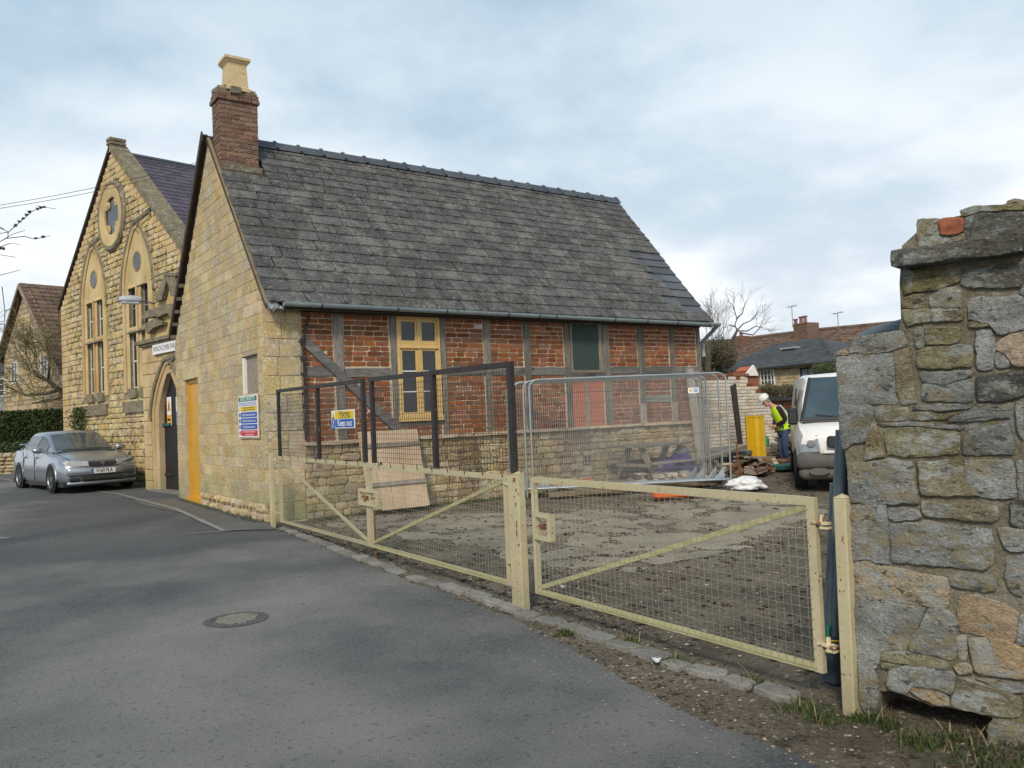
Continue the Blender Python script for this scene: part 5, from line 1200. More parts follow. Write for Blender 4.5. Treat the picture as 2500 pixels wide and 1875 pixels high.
# brick boundary wall with slate coping
a = O3+ray(1870, 985)*29; c = O3+ray(1995, 985)*25; WF = Fr((a[0], a[1], 0), (-(c[1]-a[1])*-1, (c[0]-a[0])*-1, 0))
if WF.n.dot(Vector(CF)) > 0: WF = Fr((a[0], a[1], 0), -WF.n)
bw = thing('brick_boundary_wall', WF.p(2, 0, -.1), 'orange brick boundary wall with dark coping behind the worker', 'wall')
u0, v1 = WF.px(1840, 974); u1, _ = WF.px(2080, 965); v1 = WF.px(1930, 968)[1]
b = B(); frbox(b, WF, u0, u1, 0, v1-.12, -.25, -.02); bwm = b.obj('core', 'brick_mortar', bw); P = Pieces('brick', 300)
for (p, q, r_, s_) in courses(lambda x, y: (u0, u1), .2, v1-.12, .08, .235, .012, (), rnd=r3): P.add('brick', 'old_brick', piece_m(WF, p, q, r_, s_, -.05, .0), bwm, .12)
P.done(); b = B(); frbox(b, WF, u0, u1, v1-.12, v1, -.3, .06, .01); b.obj('coping', 'dark_slate', bw)
# broken whitewashed wall
VF = Fr((0, 13.7, 0), (0, -1, 0)); vw = thing('broken_white_wall', (17.5, 13.8, 0), 'remains of a whitewashed brick wall broken down in steps at its right end', 'wall')
prof = [(x, VF.px(x_, y_)[1]) for x_, y_ in ((1700, 913), (1735, 912), (1826, 911), (1829, 930), (1840, 941), (1850, 947), (1862, 955), (1874, 964), (1882, 985), (1888, 1020), (1892, 1060), (1897, 1090), (1910, 1110)) for x in [VF.px(x_, y_)[0]]]
def ztop(x):
    if x <= prof[0][0]: return prof[0][1]
    for (a, b_), (c, d) in zip(prof, prof[1:]):
        if a <= x <= c: return b_+(d-b_)*(x-a)/(c-a+1e-6)
    return -1
b = B(); b.prism([VF.p(15.2, -.1, -.03)]+[VF.p(15.2, prof[0][1]-.08, -.03)]+[VF.p(x, z-.1, -.03) for x, z in prof[1:]]+[VF.p(prof[-1][0], -.1, -.03)], (0, .35, 0)); vwm = b.obj('core', 'brick_mortar', vw)
P = Pieces('brick', 300)
for (u0, u1, v0, v1) in courses(lambda a, c: (15.2, prof[-1][0]+.3), 0, 3.42, .085, .235, .012, (), rnd=r3):
    if v1 > ztop((u0+u1)/2)+.03: continue
    topc = v1 > ztop((u0+u1)/2)-.10
    P.add('brick', 'old_brick' if topc and r3.random() < .75 else 'whitewashed_brick', piece_m(VF, u0, u1, v0, v1, -.06, 0+r3.uniform(-.006, .006)), vwm, .12)
P.done()
# ------------------------------------------------------------------ gates
def frame_between(p, q):
    """upright plane through two ground points: u runs from p to q, n towards the lane"""
    d = Vector((q[0]-p[0], q[1]-p[1], 0)); f = Fr((p[0], p[1], 0), (d.y, -d.x, 0))
    if f.n.x > 0: f = Fr((p[0], p[1], 0), -f.n)
    return f
GA = frame_between(A_, C_); GC = frame_between(C_, R_)     # u = distance from the left post (road side view: left to right)
def post(xy, w_, h, label, cap=True, lean=0):
    t = thing('gate_post', (xy[0], xy[1], 0), label, 'gate post', group='cream steel gate posts'); m = Matrix.Translation((xy[0], xy[1], 0)) @ Matrix.Rotation(radians(2), 4, 'Z') @ Matrix.Rotation(lean, 4, 'X')
    b = B(); b.bevbox((0, 0, h/2-.15), (w_, w_, h+.3), .006, m); b.obj('post', 'cream_paint', t)
    b = B(); z = h; vs = [(-w_/2, -w_/2, z), (w_/2, -w_/2, z), (w_/2, w_/2, z), (-w_/2, w_/2, z), (0, 0, z+.02)]; b.add([m @ Vector(v) for v in vs], [(0, 1, 4), (1, 2, 4), (2, 3, 4), (3, 0, 4)]); b.obj('cap', 'cream_paint', t); return t
post((4.08, 11.86), .065, 1.05, 'narrow cream gate post against the cottage corner')
pc_ = post((3.71, 5.135), .072, 1.03, 'chipped cream double gate post standing in the middle between the gates')
b = B(); b.box((3.68, 5.176, -.1), (3.76, 5.245, 1.02)); b.obj('stop_channel', 'cream_paint', pc_)
b = B()
for z, w_, h_ in ((.97, .05, .03), (.55, .02, .05), (.62, .012, .05), (.9, .02, .02), (.78, .015, .03), (.48, .03, .012)): y_ = random.uniform(5.105, 5.135); b.box((3.669, y_, z), (3.674, y_+w_*.5, z+h_), None, .0005)
b.obj('rust_patch', 'rust', pc_)
post((3.63, 2.335), .066, 1.02, 'cream gate post leaning against the rough stone wall on the right', lean=radians(.8))
def wires(b, fr, u0, u1, v0, v1, n, r=.0016, pu=.05, pv=.05, extra=0):
    k = 0; u = u0
    while u <= u1+1e-6: b.tube(fr.p(u, v0-extra, n), fr.p(u+random.uniform(-.002, .002), v1+extra, n), r, 3, cap=False); u += pu
    v = v0
    while v <= v1+1e-6: b.tube(fr.p(u0, v, n+r*2), fr.p(u1, v+random.uniform(-.002, .002), n+r*2), r, 3, cap=False); v += pv
def bar(b, fr, u0, v0, u1, v1, w_, n0, n1):
    a = Vector((u0, v0)); q = Vector((u1, v1)); s_ = Vector((-(q-a).y, (q-a).x)).normalized()*w_/2
    b.prism([fr.p(*(a+s_), n0), fr.p(*(q+s_), n0), fr.p(*(q-s_), n0), fr.p(*(a-s_), n0)], fr.n*(n1-n0)); return b
def leaf(fr, u0, u1, zb, zt, diag, label, lock_at=None, moss=True, zb2=None):
    t = thing('gate', fr.p((u0+u1)/2, 0, 0), label, 'gate', group='cream mesh gate leaves'); zb2 = zb2 or zb
    for name, (a, c, p, q, w_) in dict(hinge_stile=(u0, zb, u0, zt, .05), meeting_stile=(u1, zb2, u1, zt, .05)).items():
        b = B(); bar(b, fr, a, c-.02, p, q+.02, w_, -.018, .012); b.obj('stile', 'cream_paint', t)
    b = B(); bar(b, fr, u0+.025, zt, u1-.025, zt, .045, -.018, .013); b.obj('top_rail', 'cream_paint', t)
    b = B(); bar(b, fr, u0+.025, zb, u1-.025, zb2, .035, -.018, .013); b.obj('bottom_rail', 'mossy_cream' if moss else 'cream_paint', t)
    b = B(); x0, y0, x1, y1 = (u0+.03, zt-.03, u1-.03, zb2+.03) if diag > 0 else (u0+.03, zb+.03, u1-.03, zt-.03); bar(b, fr, x0, y0, x1, y1, .032, -.016, .006); b.obj('diagonal_brace', 'mossy_cream' if moss and diag < 0 else 'cream_paint', t)
    b = B(); wires(b, fr, u0+.02, u1-.01, max(zb, zb2)+.0, zt-.01, .016, .0014); b.obj('wire_mesh', 'cream_wire', t, fix=False)
    if lock_at:
        s_, z0, z1, ww = lock_at; b = B()
        for (a, c, p, q) in ((s_, s_+ww, z0, z0+.03), (s_, s_+ww, z1-.03, z1), (s_, s_+.03, z0+.03, z1-.03), (s_+ww-.03, s_+ww, z0+.03, z1-.03)): frbox(b, fr, a, c, p, q, -.02, .03)
        b.obj('lock_guard', 'cream_paint', t); b = B(); frbox(b, fr, s_+ww*.4, s_+ww*.4+.05, (z0+z1)/2-.02, (z0+z1)/2+.02, -.02, .03); b.tube(fr.p(s_, (z0+z1)/2, 0), fr.p(s_+ww, (z0+z1)/2, 0), .008, 5); b.obj('bolt', 'rust', t)
    return t

UA = lambda y: (A_[1]-y)*sqrt(1+((A_[0]-C_[0])/(A_[1]-C_[1]))**2)
UC = lambda y: (C_[1]-y)*sqrt(1+((C_[0]-R_[0])/(C_[1]-R_[1]))**2)
gA = leaf(GA, UA(11.50), UA(8.24), .10, 1.0, 1, 'left hand cream mesh gate leaf with brace falling to the right, hung at the cottage', None, False, .13)
gB = leaf(GA, UA(8.17), UA(5.36), .13, .99, -1, 'middle cream mesh gate leaf with brace rising to the central post', (UA(8.45), .555, .735, .52), True, .15)
gC = leaf(GC, UC(4.96), UC(2.50), .15, .99, -1, 'nearest wide cream mesh gate leaf on the right, green stained along its bottom rail', (UC(4.95), .545, .745, .21), True, .15)
b = B(); b.tube(GA.p(UA(8.15), .5, -.03), GA.p(UA(8.15), -.06, -.03), .011, 6); b.obj('drop_bolt', 'rust', gB)
for t_, fr, u, zs, tgt in ((gA, GA, UA(11.50), (.2, .93), -.30), (gB, GA, UA(5.36), (.3, .93), .13), (gC, GC, UC(2.50), (.27, .88), .10)):
    for z in zs:
        b = B(); frbox(b, fr, min(u, u+tgt), max(u, u+tgt), z, z+.012, -.025, .02); b.tube(fr.p(u+tgt*.55, z-.03, 0), fr.p(u+tgt*.55, z+.045, 0), .012, 6); frbox(b, fr, min(u+tgt*.5, u+tgt), max(u+tgt*.5, u+tgt), z-.022, z-.012, -.02, .02); b.obj('hinge', 'rusty_cream', t_)
# dark mesh screens fixed above the two left leaves
def screen(fr, us, z0, z1a, z1b, label):
    t = thing('mesh_screen', fr.p((us[0]+us[-1])/2, z0, 0), label, 'mesh screen', group='black mesh screens above the gates')
    zt = lambda u: z1a+(z1b-z1a)*(u-us[0])/(us[-1]-us[0])
    for i, u in enumerate(us):
        b = B(); bar(b, fr, u, z0, u, zt(u)-.02, .055, -.02, .02 + (.003 if i % 2 else 0)); b.obj('upright', 'black_iron', t)
    b = B(); bar(b, fr, us[0]-.028, z1a, us[-1]+.028, z1b, .045, -.022, .024); b.obj('top_rail', 'black_iron', t)
    b = B(); wires(b, fr, us[0], us[-1], z0+.01, z1b-.03, -.024, .0025); b.obj('wire_mesh', 'black_wire', t, fix=False)
    for k in range(9):
        u = us[0]+(us[-1]-us[0])*(k+.5)/9; b = B(); b.tube(fr.p(u, z0-.035, .02), fr.p(u, z0+.02, .026), .004, 4); b.obj('tie', 'black_wire', t)
    return t
screen(GA, [UA(11.46), UA(9.78), UA(8.27)], 1.03, 1.965, 1.93, 'black iron mesh screen above the left gate leaf, in front of the stone corner')
screen(GA, [UA(8.02), UA(6.56), UA(5.22)], 1.03, 1.93, 1.89, 'black iron mesh screen above the middle gate leaf, ending at a tall black post')
# warning sign tied to the left screen
us, vs_ = GA.px(808, 1003, .04); ue, _ = GA.px(864, 1001, .04); ve = GA.px(811, 1046, .04)[1]; wsn = thing('warning_sign', GA.p((us+ue)/2, ve, .04), 'yellow and blue sign reading Warning Keep out, tied to the black mesh', 'sign')
b = B(); frbox(b, GA, us, ue, ve, vs_, .03, .036); b.obj('board', 'sign_white', wsn); W_, H_ = ue-us, vs_-ve
b = B(); frbox(b, GA, us+W_*.17, ue-W_*.03, ve+H_*.53, vs_-H_*.05, .036, .038); b.obj('yellow_panel', 'sign_yellow', wsn)
b = B(); frbox(b, GA, us+W_*.17, ue-W_*.03, ve+H_*.05, ve+H_*.50, .036, .038); b.obj('blue_panel', 'sign_blue', wsn)
b = B(); b.prism([GA.p(us+W_*.025, ve+H_*.56, .036), GA.p(us+W_*.155, ve+H_*.56, .036), GA.p(us+W_*.09, ve+H_*.92, .036)], GA.n*.002); b.obj('triangle', 'sign_yellow', wsn)
b = B(); b.lathe([(0, .002), (.068*W_, .002), (.068*W_, 0)], 20, GA.m(us+W_*.09, ve+H_*.27, .036) @ Matrix.Rotation(pi/2, 4, 'X') @ Matrix.Diagonal((1, 1.7, 1, 1))); b.obj('mandatory_disc', 'sign_blue', wsn)
text('!', GA.m(us+W_*.09, ve+H_*.70, .0385), .10, 'ink', wsn, bold=.001); text('!', GA.m(us+W_*.09, ve+H_*.27, .0385), .12, 'sign_white', wsn, bold=.002)
text('Warning', GA.m(us+W_*.58, ve+H_*.80, .0385), .085, 'ink', wsn, sx=1.15, bold=.0012); text('Construction site', GA.m(us+W_*.58, ve+H_*.61, .0385), .042, 'ink', wsn, sx=1.15)
text('Keep out', GA.m(us+W_*.58, ve+H_*.28, .0385), .105, 'sign_white', wsn, sx=1.15, bold=.0015)
# site safety board on the gable
u0, u1, v0, v1 = -13.42, -12.46, 1.30, 1.965; ss = thing('site_safety_board', gabF.p((u0+u1)/2, v0, .03), 'large multicoloured SITE SAFETY board fixed to the stone gable', 'sign'); W_, H_ = u1-u0, v1-v0
ut, vt_ = gabF.px(585, 969); vt_ = 1.965
b = B(); frbox(b, gabF, u0-.0, u1+.02, v0-.02, v1+.02, .012, .026); b.obj('backing', 'pink_plywood', ss)
b = B(); frbox(b, gabF, u0, u1, v0, v1, .026, .032); b.obj('board', 'sign_white', ss)
def row(a, c, mat, lines, col, size, x0=.13, bold=.0006):
    b = B(); frbox(b, gabF, u0+W_*x0, u1-W_*.03, v0+H_*a, v0+H_*c, .032, .034); b.obj('panel', mat, ss)
    n = len(lines)
    for i, l in enumerate(lines): text(l, gabF.m((u0+W_*x0+u1-W_*.03)/2, v0+H_*(a+(c-a)*(n-i-.5)/n), .0345), size, col, ss, sx=min(1.6, (W_*(.95-x0))/(len(l)*size*.52)), bold=bold)
row(.86, .975, 'sign_green', ['SITE SAFETY'], 'sign_white', .085, .03, .001)
for k in range(3):
    b = B(); frbox(b, gabF, u0+W_*.04, u1-W_*.05, v0+H_*(.755+k*.032), v0+H_*(.767+k*.032), .032, .0335); b.obj('text_line', 'sign_blue', ss)
row(.625, .735, 'sign_yellow', ['Warning construction site', 'All visitors must report to office'], 'ink', .034)
row(.475, .60, 'sign_blue', ['Safety helmets must be worn'], 'sign_white', .055)
row(.33, .455, 'sign_blue', ['Protective footwear must be worn'], 'sign_white', .055)
row(.185, .31, 'sign_blue', ['High visibility jackets must be worn'], 'sign_white', .055)
row(.03, .165, 'sign_red', ['Unauthorised entry to this site', 'is strictly forbidden'], 'sign_white', .034)
for k, (a, m_) in enumerate(((.68, 'sign_yellow'), (.5375, 'sign_blue'), (.3925, 'sign_blue'), (.2475, 'sign_blue'), (.10, 'sign_red'))):
    b = B(); mm = gabF.m(u0+W_*.068, v0+H_*a, .032) @ Matrix.Rotation(pi/2, 4, 'X')
    if k == 0: b.prism([gabF.p(u0+W_*.02, v0+H_*.64, .032), gabF.p(u0+W_*.115, v0+H_*.64, .032), gabF.p(u0+W_*.068, v0+H_*.725, .032)], gabF.n*.002)
    else: b.lathe([(0, .002), (.035, .002), (.035, 0)], 16, mm)
    b.obj('pictogram', m_, ss)
# ------------------------------------------------------------------ temporary fence panels leaning in a row against each other
def heras(p, q, zb, zt, label, name='temporary_fence', tag_=None):
    d = Vector((q[0]-p[0], q[1]-p[1], 0)); f = Fr((p[0], p[1], 0), (d.y, -d.x, 0)); f = f if f.n.dot(Vector(CF)) < 0 else Fr((p[0], p[1], 0), -f.n)
    if f.u.dot(d) < 0: f = Fr((q[0], q[1], 0), f.n)
    L_ = d.length; t = thing(name, f.p(L_/2, zb, 0), label, 'temporary fence', group='galvanised temporary fence panels'); r = .019; R_c = .16
    pts = [f.p(.0, zb-.05, 0), f.p(0, zt-R_c, 0)]+[f.p(R_c-R_c*cos(a), zt-R_c+R_c*sin(a), 0) for a in lin(0, pi/2, 7)[1:]]+[f.p(L_-R_c+R_c*sin(a), zt-R_c+R_c*cos(a), 0) for a in lin(0, pi/2, 7)]+[f.p(L_, zb-.05, 0)]
    b = B(); b.path(pts, r, 8); b.obj('frame_tube', 'galvanised', t, smooth=radians(40))
    b = B(); b.tube(f.p(.02, zb+.1, 0), f.p(L_-.02, zb+.1, 0), r, 8); b.obj('bottom_tube', 'galvanised', t, smooth=radians(40))
    b = B(); k = int((L_-.06)/.038)
    for i in range(1, k): u = .03+(L_-.06)*i/k; b.tube(f.p(u, zb+.1, .0), f.p(u, zt-.01, .0), .0016, 3, cap=False)
    for v in (zb+.35, zb+.62, zb+.95, zb+1.25, zb+1.6, zb+1.78): b.tube(f.p(.0, v, .004), f.p(L_, v, .004), .0022, 3, cap=False)
    b.obj('wire_mesh', 'wire_galv', t, fix=False)
    for u in (.12, L_-.12):
        b = B(); b.prism([f.p(u, zb+.12, 0), f.p(u+(.2 if u < 1 else -.2), zb+.12, 0), f.p(u, zb+.34, 0)], f.n*.004); b.obj('gusset', 'galvanised', t)
    return t, f, L_
hp0, hp1 = Vector(G(1303, 1215)[:2]), Vector(G(1786, 1190)[:2]); hd = (hp1-hp0).normalized(); hnm = Vector((-hd.y, hd.x)); hnm = hnm if hnm.y > 0 else -hnm
hl_ = ['front galvanised fence panel carrying a small white label', 'second galvanised fence panel, just behind the front one', 'third galvanised fence panel in the leaning row', 'rearmost galvanised fence panel, closest to the cottage wall']
HPAN = []
for k in range(4):
    o_ = hnm*(.085*k)-hd*(.10*k+(.08 if k > 1 else 0)); p = hp0+o_; q = hp1+o_+hnm*(.05*k); HPAN.append(heras(p, q, .05, 2.08-.015*k, hl_[k]))
t, f, L_ = HPAN[0]
b = B(); u, v = f.px(1693, 953, .03); frbox(b, f, u-.10, u+.10, v-.05, v+.05, .022, .028); lb = b.obj('label_plate', 'sign_white', t)
b = B(); mm = f.m(u-.05, v, .028) @ Matrix.Rotation(pi/2, 4, 'X'); b.lathe([(0, .002), (.025, .002), (.025, 0)], 10, mm); b.obj('emblem', 'sign_yellow', lb)
b = B()
for k in range(3): frbox(b, f, u+.0, u+.08, v-.03+k*.024, v-.018+k*.024, .028, .03)
b.obj('lettering', 'sign_blue', lb)
for z in (1.35, .42):
    b = B(); a = f.p(L_, z, 0); b.bevbox((a.x-.03, a.y+.05, z), (.20, .10, .035), .01); b.obj('clamp', 'cream_paint', t)
# ------------------------------------------------------------------ things against the side wall
PLD = thing('plywood_door', (6.05, 11.95, 0), 'pinkish ledged board door leaning on the side wall behind the gates', 'loose door')
DF = Fr((5.55, 11.78, 0), (0.03, -1, 0)); lean = Matrix.Translation((5.55, 11.72, 0.05)) @ Matrix.Rotation(radians(-15), 4, 'X')
edge = thing
for k in range(5):
    b = B(); b.box((.02+k*.215, -.012, 0 if k else .03), (.02+k*.215+.21, .012, 1.30), None, .003); b.v = [tuple(lean @ Vector(p)) for p in b.v]; b.obj('board', 'pink_plywood', PLD)
for z in (.38, 1.02):
    b = B(); b.box((.05, -.045, z), (1.08, -.012, z+.07), None, .004); b.v = [tuple(lean @ Vector(p)) for p in b.v]; b.obj('ledge', 'grey_timber', PLD)
b = B(); b.box((.28, -.03, .66), (.32, -.012, .78), Matrix.Translation((.3, 0, .72)) @ Matrix.Rotation(radians(40), 4, 'Y') @ Matrix.Translation((-.3, 0, -.72))); b.v = [tuple(lean @ Vector(p)) for p in b.v]; b.obj('latch', 'black_iron', PLD)
# picnic bench
PB = thing('picnic_bench', (11.72, 11.55, 0), 'weathered grey timber picnic bench against the plinth, behind the fence panels', 'picnic bench', rz=radians(2))
def lb_(name, lo, hi, mat='grey_timber', m=None): b = B(); b.box(lo, hi, m, .006); return b.obj(name, mat, PB, local=True)
for k in range(4): lb_('tabletop_board', (-.75, -.34+k*.17, .74), (.75, -.34+k*.17+.155, .78))
for y in (-.62, .47): lb_('seat', (-.75, y, .42), (.75, y+.15, .46))
for x in (-.55, .55):
    lb_('crossbeam', (x-.03, -.66, .36), (x+.03, .66, .42))
    for s_ in (-1, 1): b = B(); b.prism([(x-.03, s_*.62, 0), (x-.03, s_*.52, 0), (x-.03, s_*.10, .74), (x-.03, s_*.22, .74)], (.06, 0, 0)); b.obj('leg', 'grey_timber', PB, local=True)
sck = B(); bm = bmesh.new(); bmesh.ops.create_icosphere(bm, subdivisions=4, radius=1)
def lump(name, loc, sc_, mat, label, cat, amp=.25, fq=2.2, seed=0, parent=None):
    bm = bmesh.new(); bmesh.ops.create_icosphere(bm, subdivisions=4, radius=1)
    for v in bm.verts:
        n_ = noise.noise(v.co*fq+Vector((seed, 0, 0)))*amp+noise.noise(v.co*fq*3+Vector((seed, 5, 0)))*amp*.35; v.co *= 1+n_
        v.co = Vector((v.co.x*sc_[0], v.co.y*sc_[1], max(v.co.z, -.35)*sc_[2]))+Vector(loc)
    bm.verts.index_update(); b = B(); b.add([v.co[:] for v in bm.verts], [[v.index for v in f.verts] for f in bm.faces]); bm.free(); o = b.obj(name, mat, parent, smooth=True)
    if label: tag(o, label, cat)
    return o
p = G(1700, 1178); lump('tarpaulin_heap', (p[0], p[1]+.4, .16), (.48, .35, .40), 'purple_plastic', 'crumpled purple plastic heap beside the picnic bench', 'tarpaulin', .3, 1.6, 3)
lump('rubbish_bag', (11.95, 11.5, .14), (.35, .25, .34), 'purple_plastic', 'dark purple bag lying under the picnic bench', 'bag', .3, 2, 8)
lump('cement_sack', (12.32, 11.4, .50), (.20, .16, .20), 'wall_grey', 'pale grey sack slumped over the bench end', 'sack', .2, 2, 12)
# stack of bricks
BS = thing('brick_stack', (11.3, 10.75, 0), 'low stack of salvaged pinkish bricks behind the front fence panel', 'brick stack')
P = Pieces('brick', 300); o_ = hp0+(hp1-hp0)*.62+hnm*.55; BFr = Fr((o_.x, o_.y, 0), (-hnm.x, -hnm.y, 0)); rb = random.Random(2)
for k in range(3):
    for j in range(3):
        u = -.3
        while u < 1.15-.12*k:
            u += .11
            if k == 2 and rb.random() < .3: continue
            mt = rb.choice(('whitewashed_brick', 'chimney_brick', 'whitewashed_brick')); P.add('brick', mt, BFr.m(u, .055+k*.078, -.12-j*.23) @ Matrix.Rotation(rb.uniform(-.06, .06), 4, 'Z') @ Matrix.Diagonal((.105, .22, .072, 1)), BS, .12)
P.done()
# orange fence feet and dark timbers
def slab_block(name, c, d, mat, label, cat, rz=0, group=None, feet=True):
    t = thing(name, (c[0], c[1], c[2]), label, cat, rz=rz, group=group); b = B(); b.bevbox((0, 0, d[2]/2), d, .03); b.obj('body', mat, t, local=True)
    b = B()
    for k in (-1, 0, 1): b.lathe([(.0, 0), (.02, 0), (.022, .006)], 10, Matrix.Translation((k*d[0]*.25, 0, d[2]-.001)))
    b.obj('tube_socket', 'black_plastic', t, local=True); return t
p = G(1645, 1214); slab_block('fence_block', (p[0], p[1], -.0), (.72, .26, .13), 'orange_plastic', 'bright orange plastic fence foot lying in front of the fence panels', 'fence block', atan2(hd.y, hd.x)+.05, 'orange plastic fence feet')
q = hp0+(hp1-hp0)*.22+hnm*.5; slab_block('fence_block', (q.x, q.y, .12), (.8, .24, .12), 'orange_plastic', 'faded orange fence foot half hidden behind the lowest fence tube', 'fence block', atan2(hd.y, hd.x), 'orange plastic fence feet')
for k, (a, e, z, w_, lab) in enumerate((((8.75, 11.25), (11.9, 9.95), .02, .14, 'long dark beam on the ground under the front fence panel'), ((9.2, 11.45), (12.1, 10.3), .06, .12, 'dark squared timber lying behind the fence panels'), ((12.9, 11.6), (15.0, 11.95), .28, .10, 'grey board propped level beside the picnic bench'), ((9.5, 11.85), (13.0, 11.75), .02, .16, 'weathered plank at the foot of the plinth'))):
    a = Vector((a[0], a[1], z)); e = Vector((e[0], e[1], z+(.22 if k == 2 else .03))); b = B(); d = (e-a).normalized(); m = Matrix.Translation(a) @ Matrix.Rotation(atan2(d.y, d.x), 4, 'Z') @ Matrix.Rotation(-math.asin(d.z), 4, 'Y'); b.box((0, -w_/2, 0), ((e-a).length, w_/2, .07), m, .008); tag(b.obj('timber', 'grey_timber' if k > 1 else 'rubbish_timber', None), lab, 'timber')
# upright timbers at the far corner
for k, (px0, py0, px1, py1, yy, w_, lab) in enumerate(((1685, 900, 1722, 1185, 11.9, .20, 'pale wide board leaning at the far corner of the cottage'), (1700, 905, 1738, 1175, 11.95, .12, 'narrow timber prop leaning beside the pale board'))):
    a = PY(px1, py1, yy-.35); c = PY(px0, py0, yy+.2); a[2] = max(a[2], -.05); b = B(); wonky_f = Fr((0, yy, 0), (0, -1, 0)); A3 = Vector(a); C3 = Vector(c)
    b.prism([A3+Vector((-w_/2, 0, 0)), A3+Vector((w_/2, 0, 0)), C3+Vector((w_/2, 0, 0)), C3+Vector((-w_/2, 0, 0))], (0, .06, 0)); tag(b.obj('timber_prop', 'grey_timber', None), lab, 'timber')
# ------------------------------------------------------------------ further yard clutter
def at(px, py, z=0): return Vector(G(px, py, z))
yb_ = at(1846, 1142); YF = Fr((yb_.x, yb_.y, 0), (-.72, -.70, 0)); YB_ = thing('yellow_duct', YF.p(0, 0, 0), 'tall bright yellow folded board duct standing on end in the yard', 'duct')
ul, vt = YF.px(1818, 1016); ur, _ = YF.px(1868, 1016)
b = B(); prof = [(ul+.02, 0), (ul+(ur-ul)*.46, .16), (ul+(ur-ul)*.6, .16), (ur-.02, .02), (ur-.06, -.35), (ul+.04, -.35)]
b.prism([YF.p(u, 0, n) for u, n in prof], (0, 0, vt-.03)); b.obj('body', 'yellow_board', YB_)
b = B(); b.prism([YF.p(u*1.04, vt-.03, n*1.1) for u, n in prof], (0, 0, .03)); b.obj('top_flange', 'yellow_board', YB_)
a = at(1811, 1139); LFp = Fr((a.x, a.y, 0), (-.58, -.81, 0)); b = B(); P4 = [LFp.p(*LFp.px(x, y), 0) for x, y in ((1785, 942), (1797, 936), (1803, 1085), (1814, 1085))]
b.prism([P4[0], P4[1], P4[3], P4[2]], LFp.n*-.1); tag(b.obj('charred_beam', 'black_iron', None), 'charred dark beam leaning upright beside the yellow duct', 'timber')
rc_ = at(1800, 1190); RP_ = thing('rusty_stand', (rc_.x, rc_.y, 0), 'thin rusty tripod stand in front of the rubble', 'stand'); RFp = Fr((rc_.x, rc_.y, 0), (-.58, -.81, 0))
for nm, (x0, y0, x1, y1, r_) in dict(pole=(1798, 1078, 1806, 1180, .014), leg=(1805, 1145, 1793, 1172, .01), leg_=(1805, 1148, 1828, 1172, .01), brace=(1806, 1125, 1812, 1178, .012)).items():
    b = B(); b.tube(RFp.p(*RFp.px(x0, y0)), RFp.p(*RFp.px(x1, y1)), r_, 6); b.obj(nm.strip('_'), 'rust', RP_)
p = at(1822, 1195); lump('plastic_sack', (p.x, p.y, .07), (.34, .28, .15), 'sign_white', 'crumpled white and red plastic sack on the ground by the fence end', 'sack', .35, 2.4, 4)
mk_ = COL.objects['plastic_sack']; b = B(); b.cbox((p.x+.14, p.y-.12, .10), (.2, .1, .03), None, .03); b.obj('red_print', 'red_ink', mk_)
rr2 = random.Random(31); RB = Pieces('rubble_block', 260); 
rub_ = thing('rubble_pile', tuple(at(1850, 1140)), 'spread heap of broken stone, brick and timber beyond the yellow duct', 'rubble')
def ground_px(r): 
    x = r.uniform(1735, 1965); y = r.uniform(1136, 1160) if x < 1880 else r.uniform(1100, 1121); return G(x, y)
for k in range(420):
    p = ground_px(rr2); h = (.45 if p[1] > 13 or p[0] > 17 else .12)*rr2.random(); s_ = rr2.uniform(.08, .32)
    RB.add('chunk', rr2.choice(('whitewashed_brick', 'cotswold_rubble', 'wall_grey', 'old_brick', 'rubbish_timber', 'cotswold_rubble')), Matrix.Translation((p[0], p[1], h)) @ Matrix.Rotation(rr2.uniform(0, 6), 4, 'Z') @ Matrix.Rotation(rr2.uniform(-.4, .4), 4, 'X') @ Matrix.Diagonal((s_*1.4, s_, s_*.6, 1)), rub_, s_)
RB.done()
for k in range(22):
    x, y = rr2.uniform(1740, 1960), rr2.uniform(1138, 1166); y = y if x < 1880 else y-42; p = at(x, y); L_ = rr2.uniform(.6, 2.2); b = B(); a = rr2.uniform(-.5, .9); m = Matrix.Translation((p.x, p.y, .04+rr2.uniform(0, .25))) @ Matrix.Rotation(a, 4, 'Z') @ Matrix.Rotation(rr2.uniform(-.12, .12), 4, 'Y'); w_ = rr2.uniform(.05, .12); b.box((-L_/2, -w_/2, 0), (L_/2, w_/2, .04), m, .006); b.obj('lath', 'rubbish_timber' if k % 3 else 'grey_timber', rub_)
p = at(1785, 1143); b = B(); m = Matrix.Translation((p.x, p.y-.1, .36)) @ Matrix.Rotation(.2, 4, 'Z') @ Matrix.Rotation(.12, 4, 'X'); b.box((-.9, -.4, 0), (.9, .4, .10), m, .01); tag(b.obj('concrete_slab', 'sett_stone', None), 'pale grey slab tilted on the rubble left of the yellow duct', 'slab')
p = at(1925, 1146); b = B(); b.bevbox((p.x, p.y, .07), (1.0, .5, .10), .02, None); tag(b.obj('green_pallet_board', 'gate_green', None), 'dark green board lying on the ground below the worker', 'board')
p = at(1945, 1128); b = B(); b.tube((p.x-.2, p.y-.0, .12), (p.x+1.0, p.y-.6, .12), .075, 10); tag(b.obj('plastic_pipe', 'sign_white', None, smooth=radians(40)), 'short pale blue white plastic pipe lying behind the worker', 'pipe')
p = at(1886, 1128); lump('green_sheet', (p.x+.1, p.y+.3, .45), (.16, .12, .22), 'green_plastic', 'crumpled turquoise green sheet behind the worker', 'sheet', .3, 2, 6)
p = at(1940, 1100); b = B(); b.cbox((p.x+.6, p.y+1.0, .5), (.9, .7, .05), Matrix.Rotation(.0, 4, 'Z'), .02); tag(b.obj('blue_grey_panel', 'lead', None), 'flat blue grey panel on top of the rubble', 'panel')
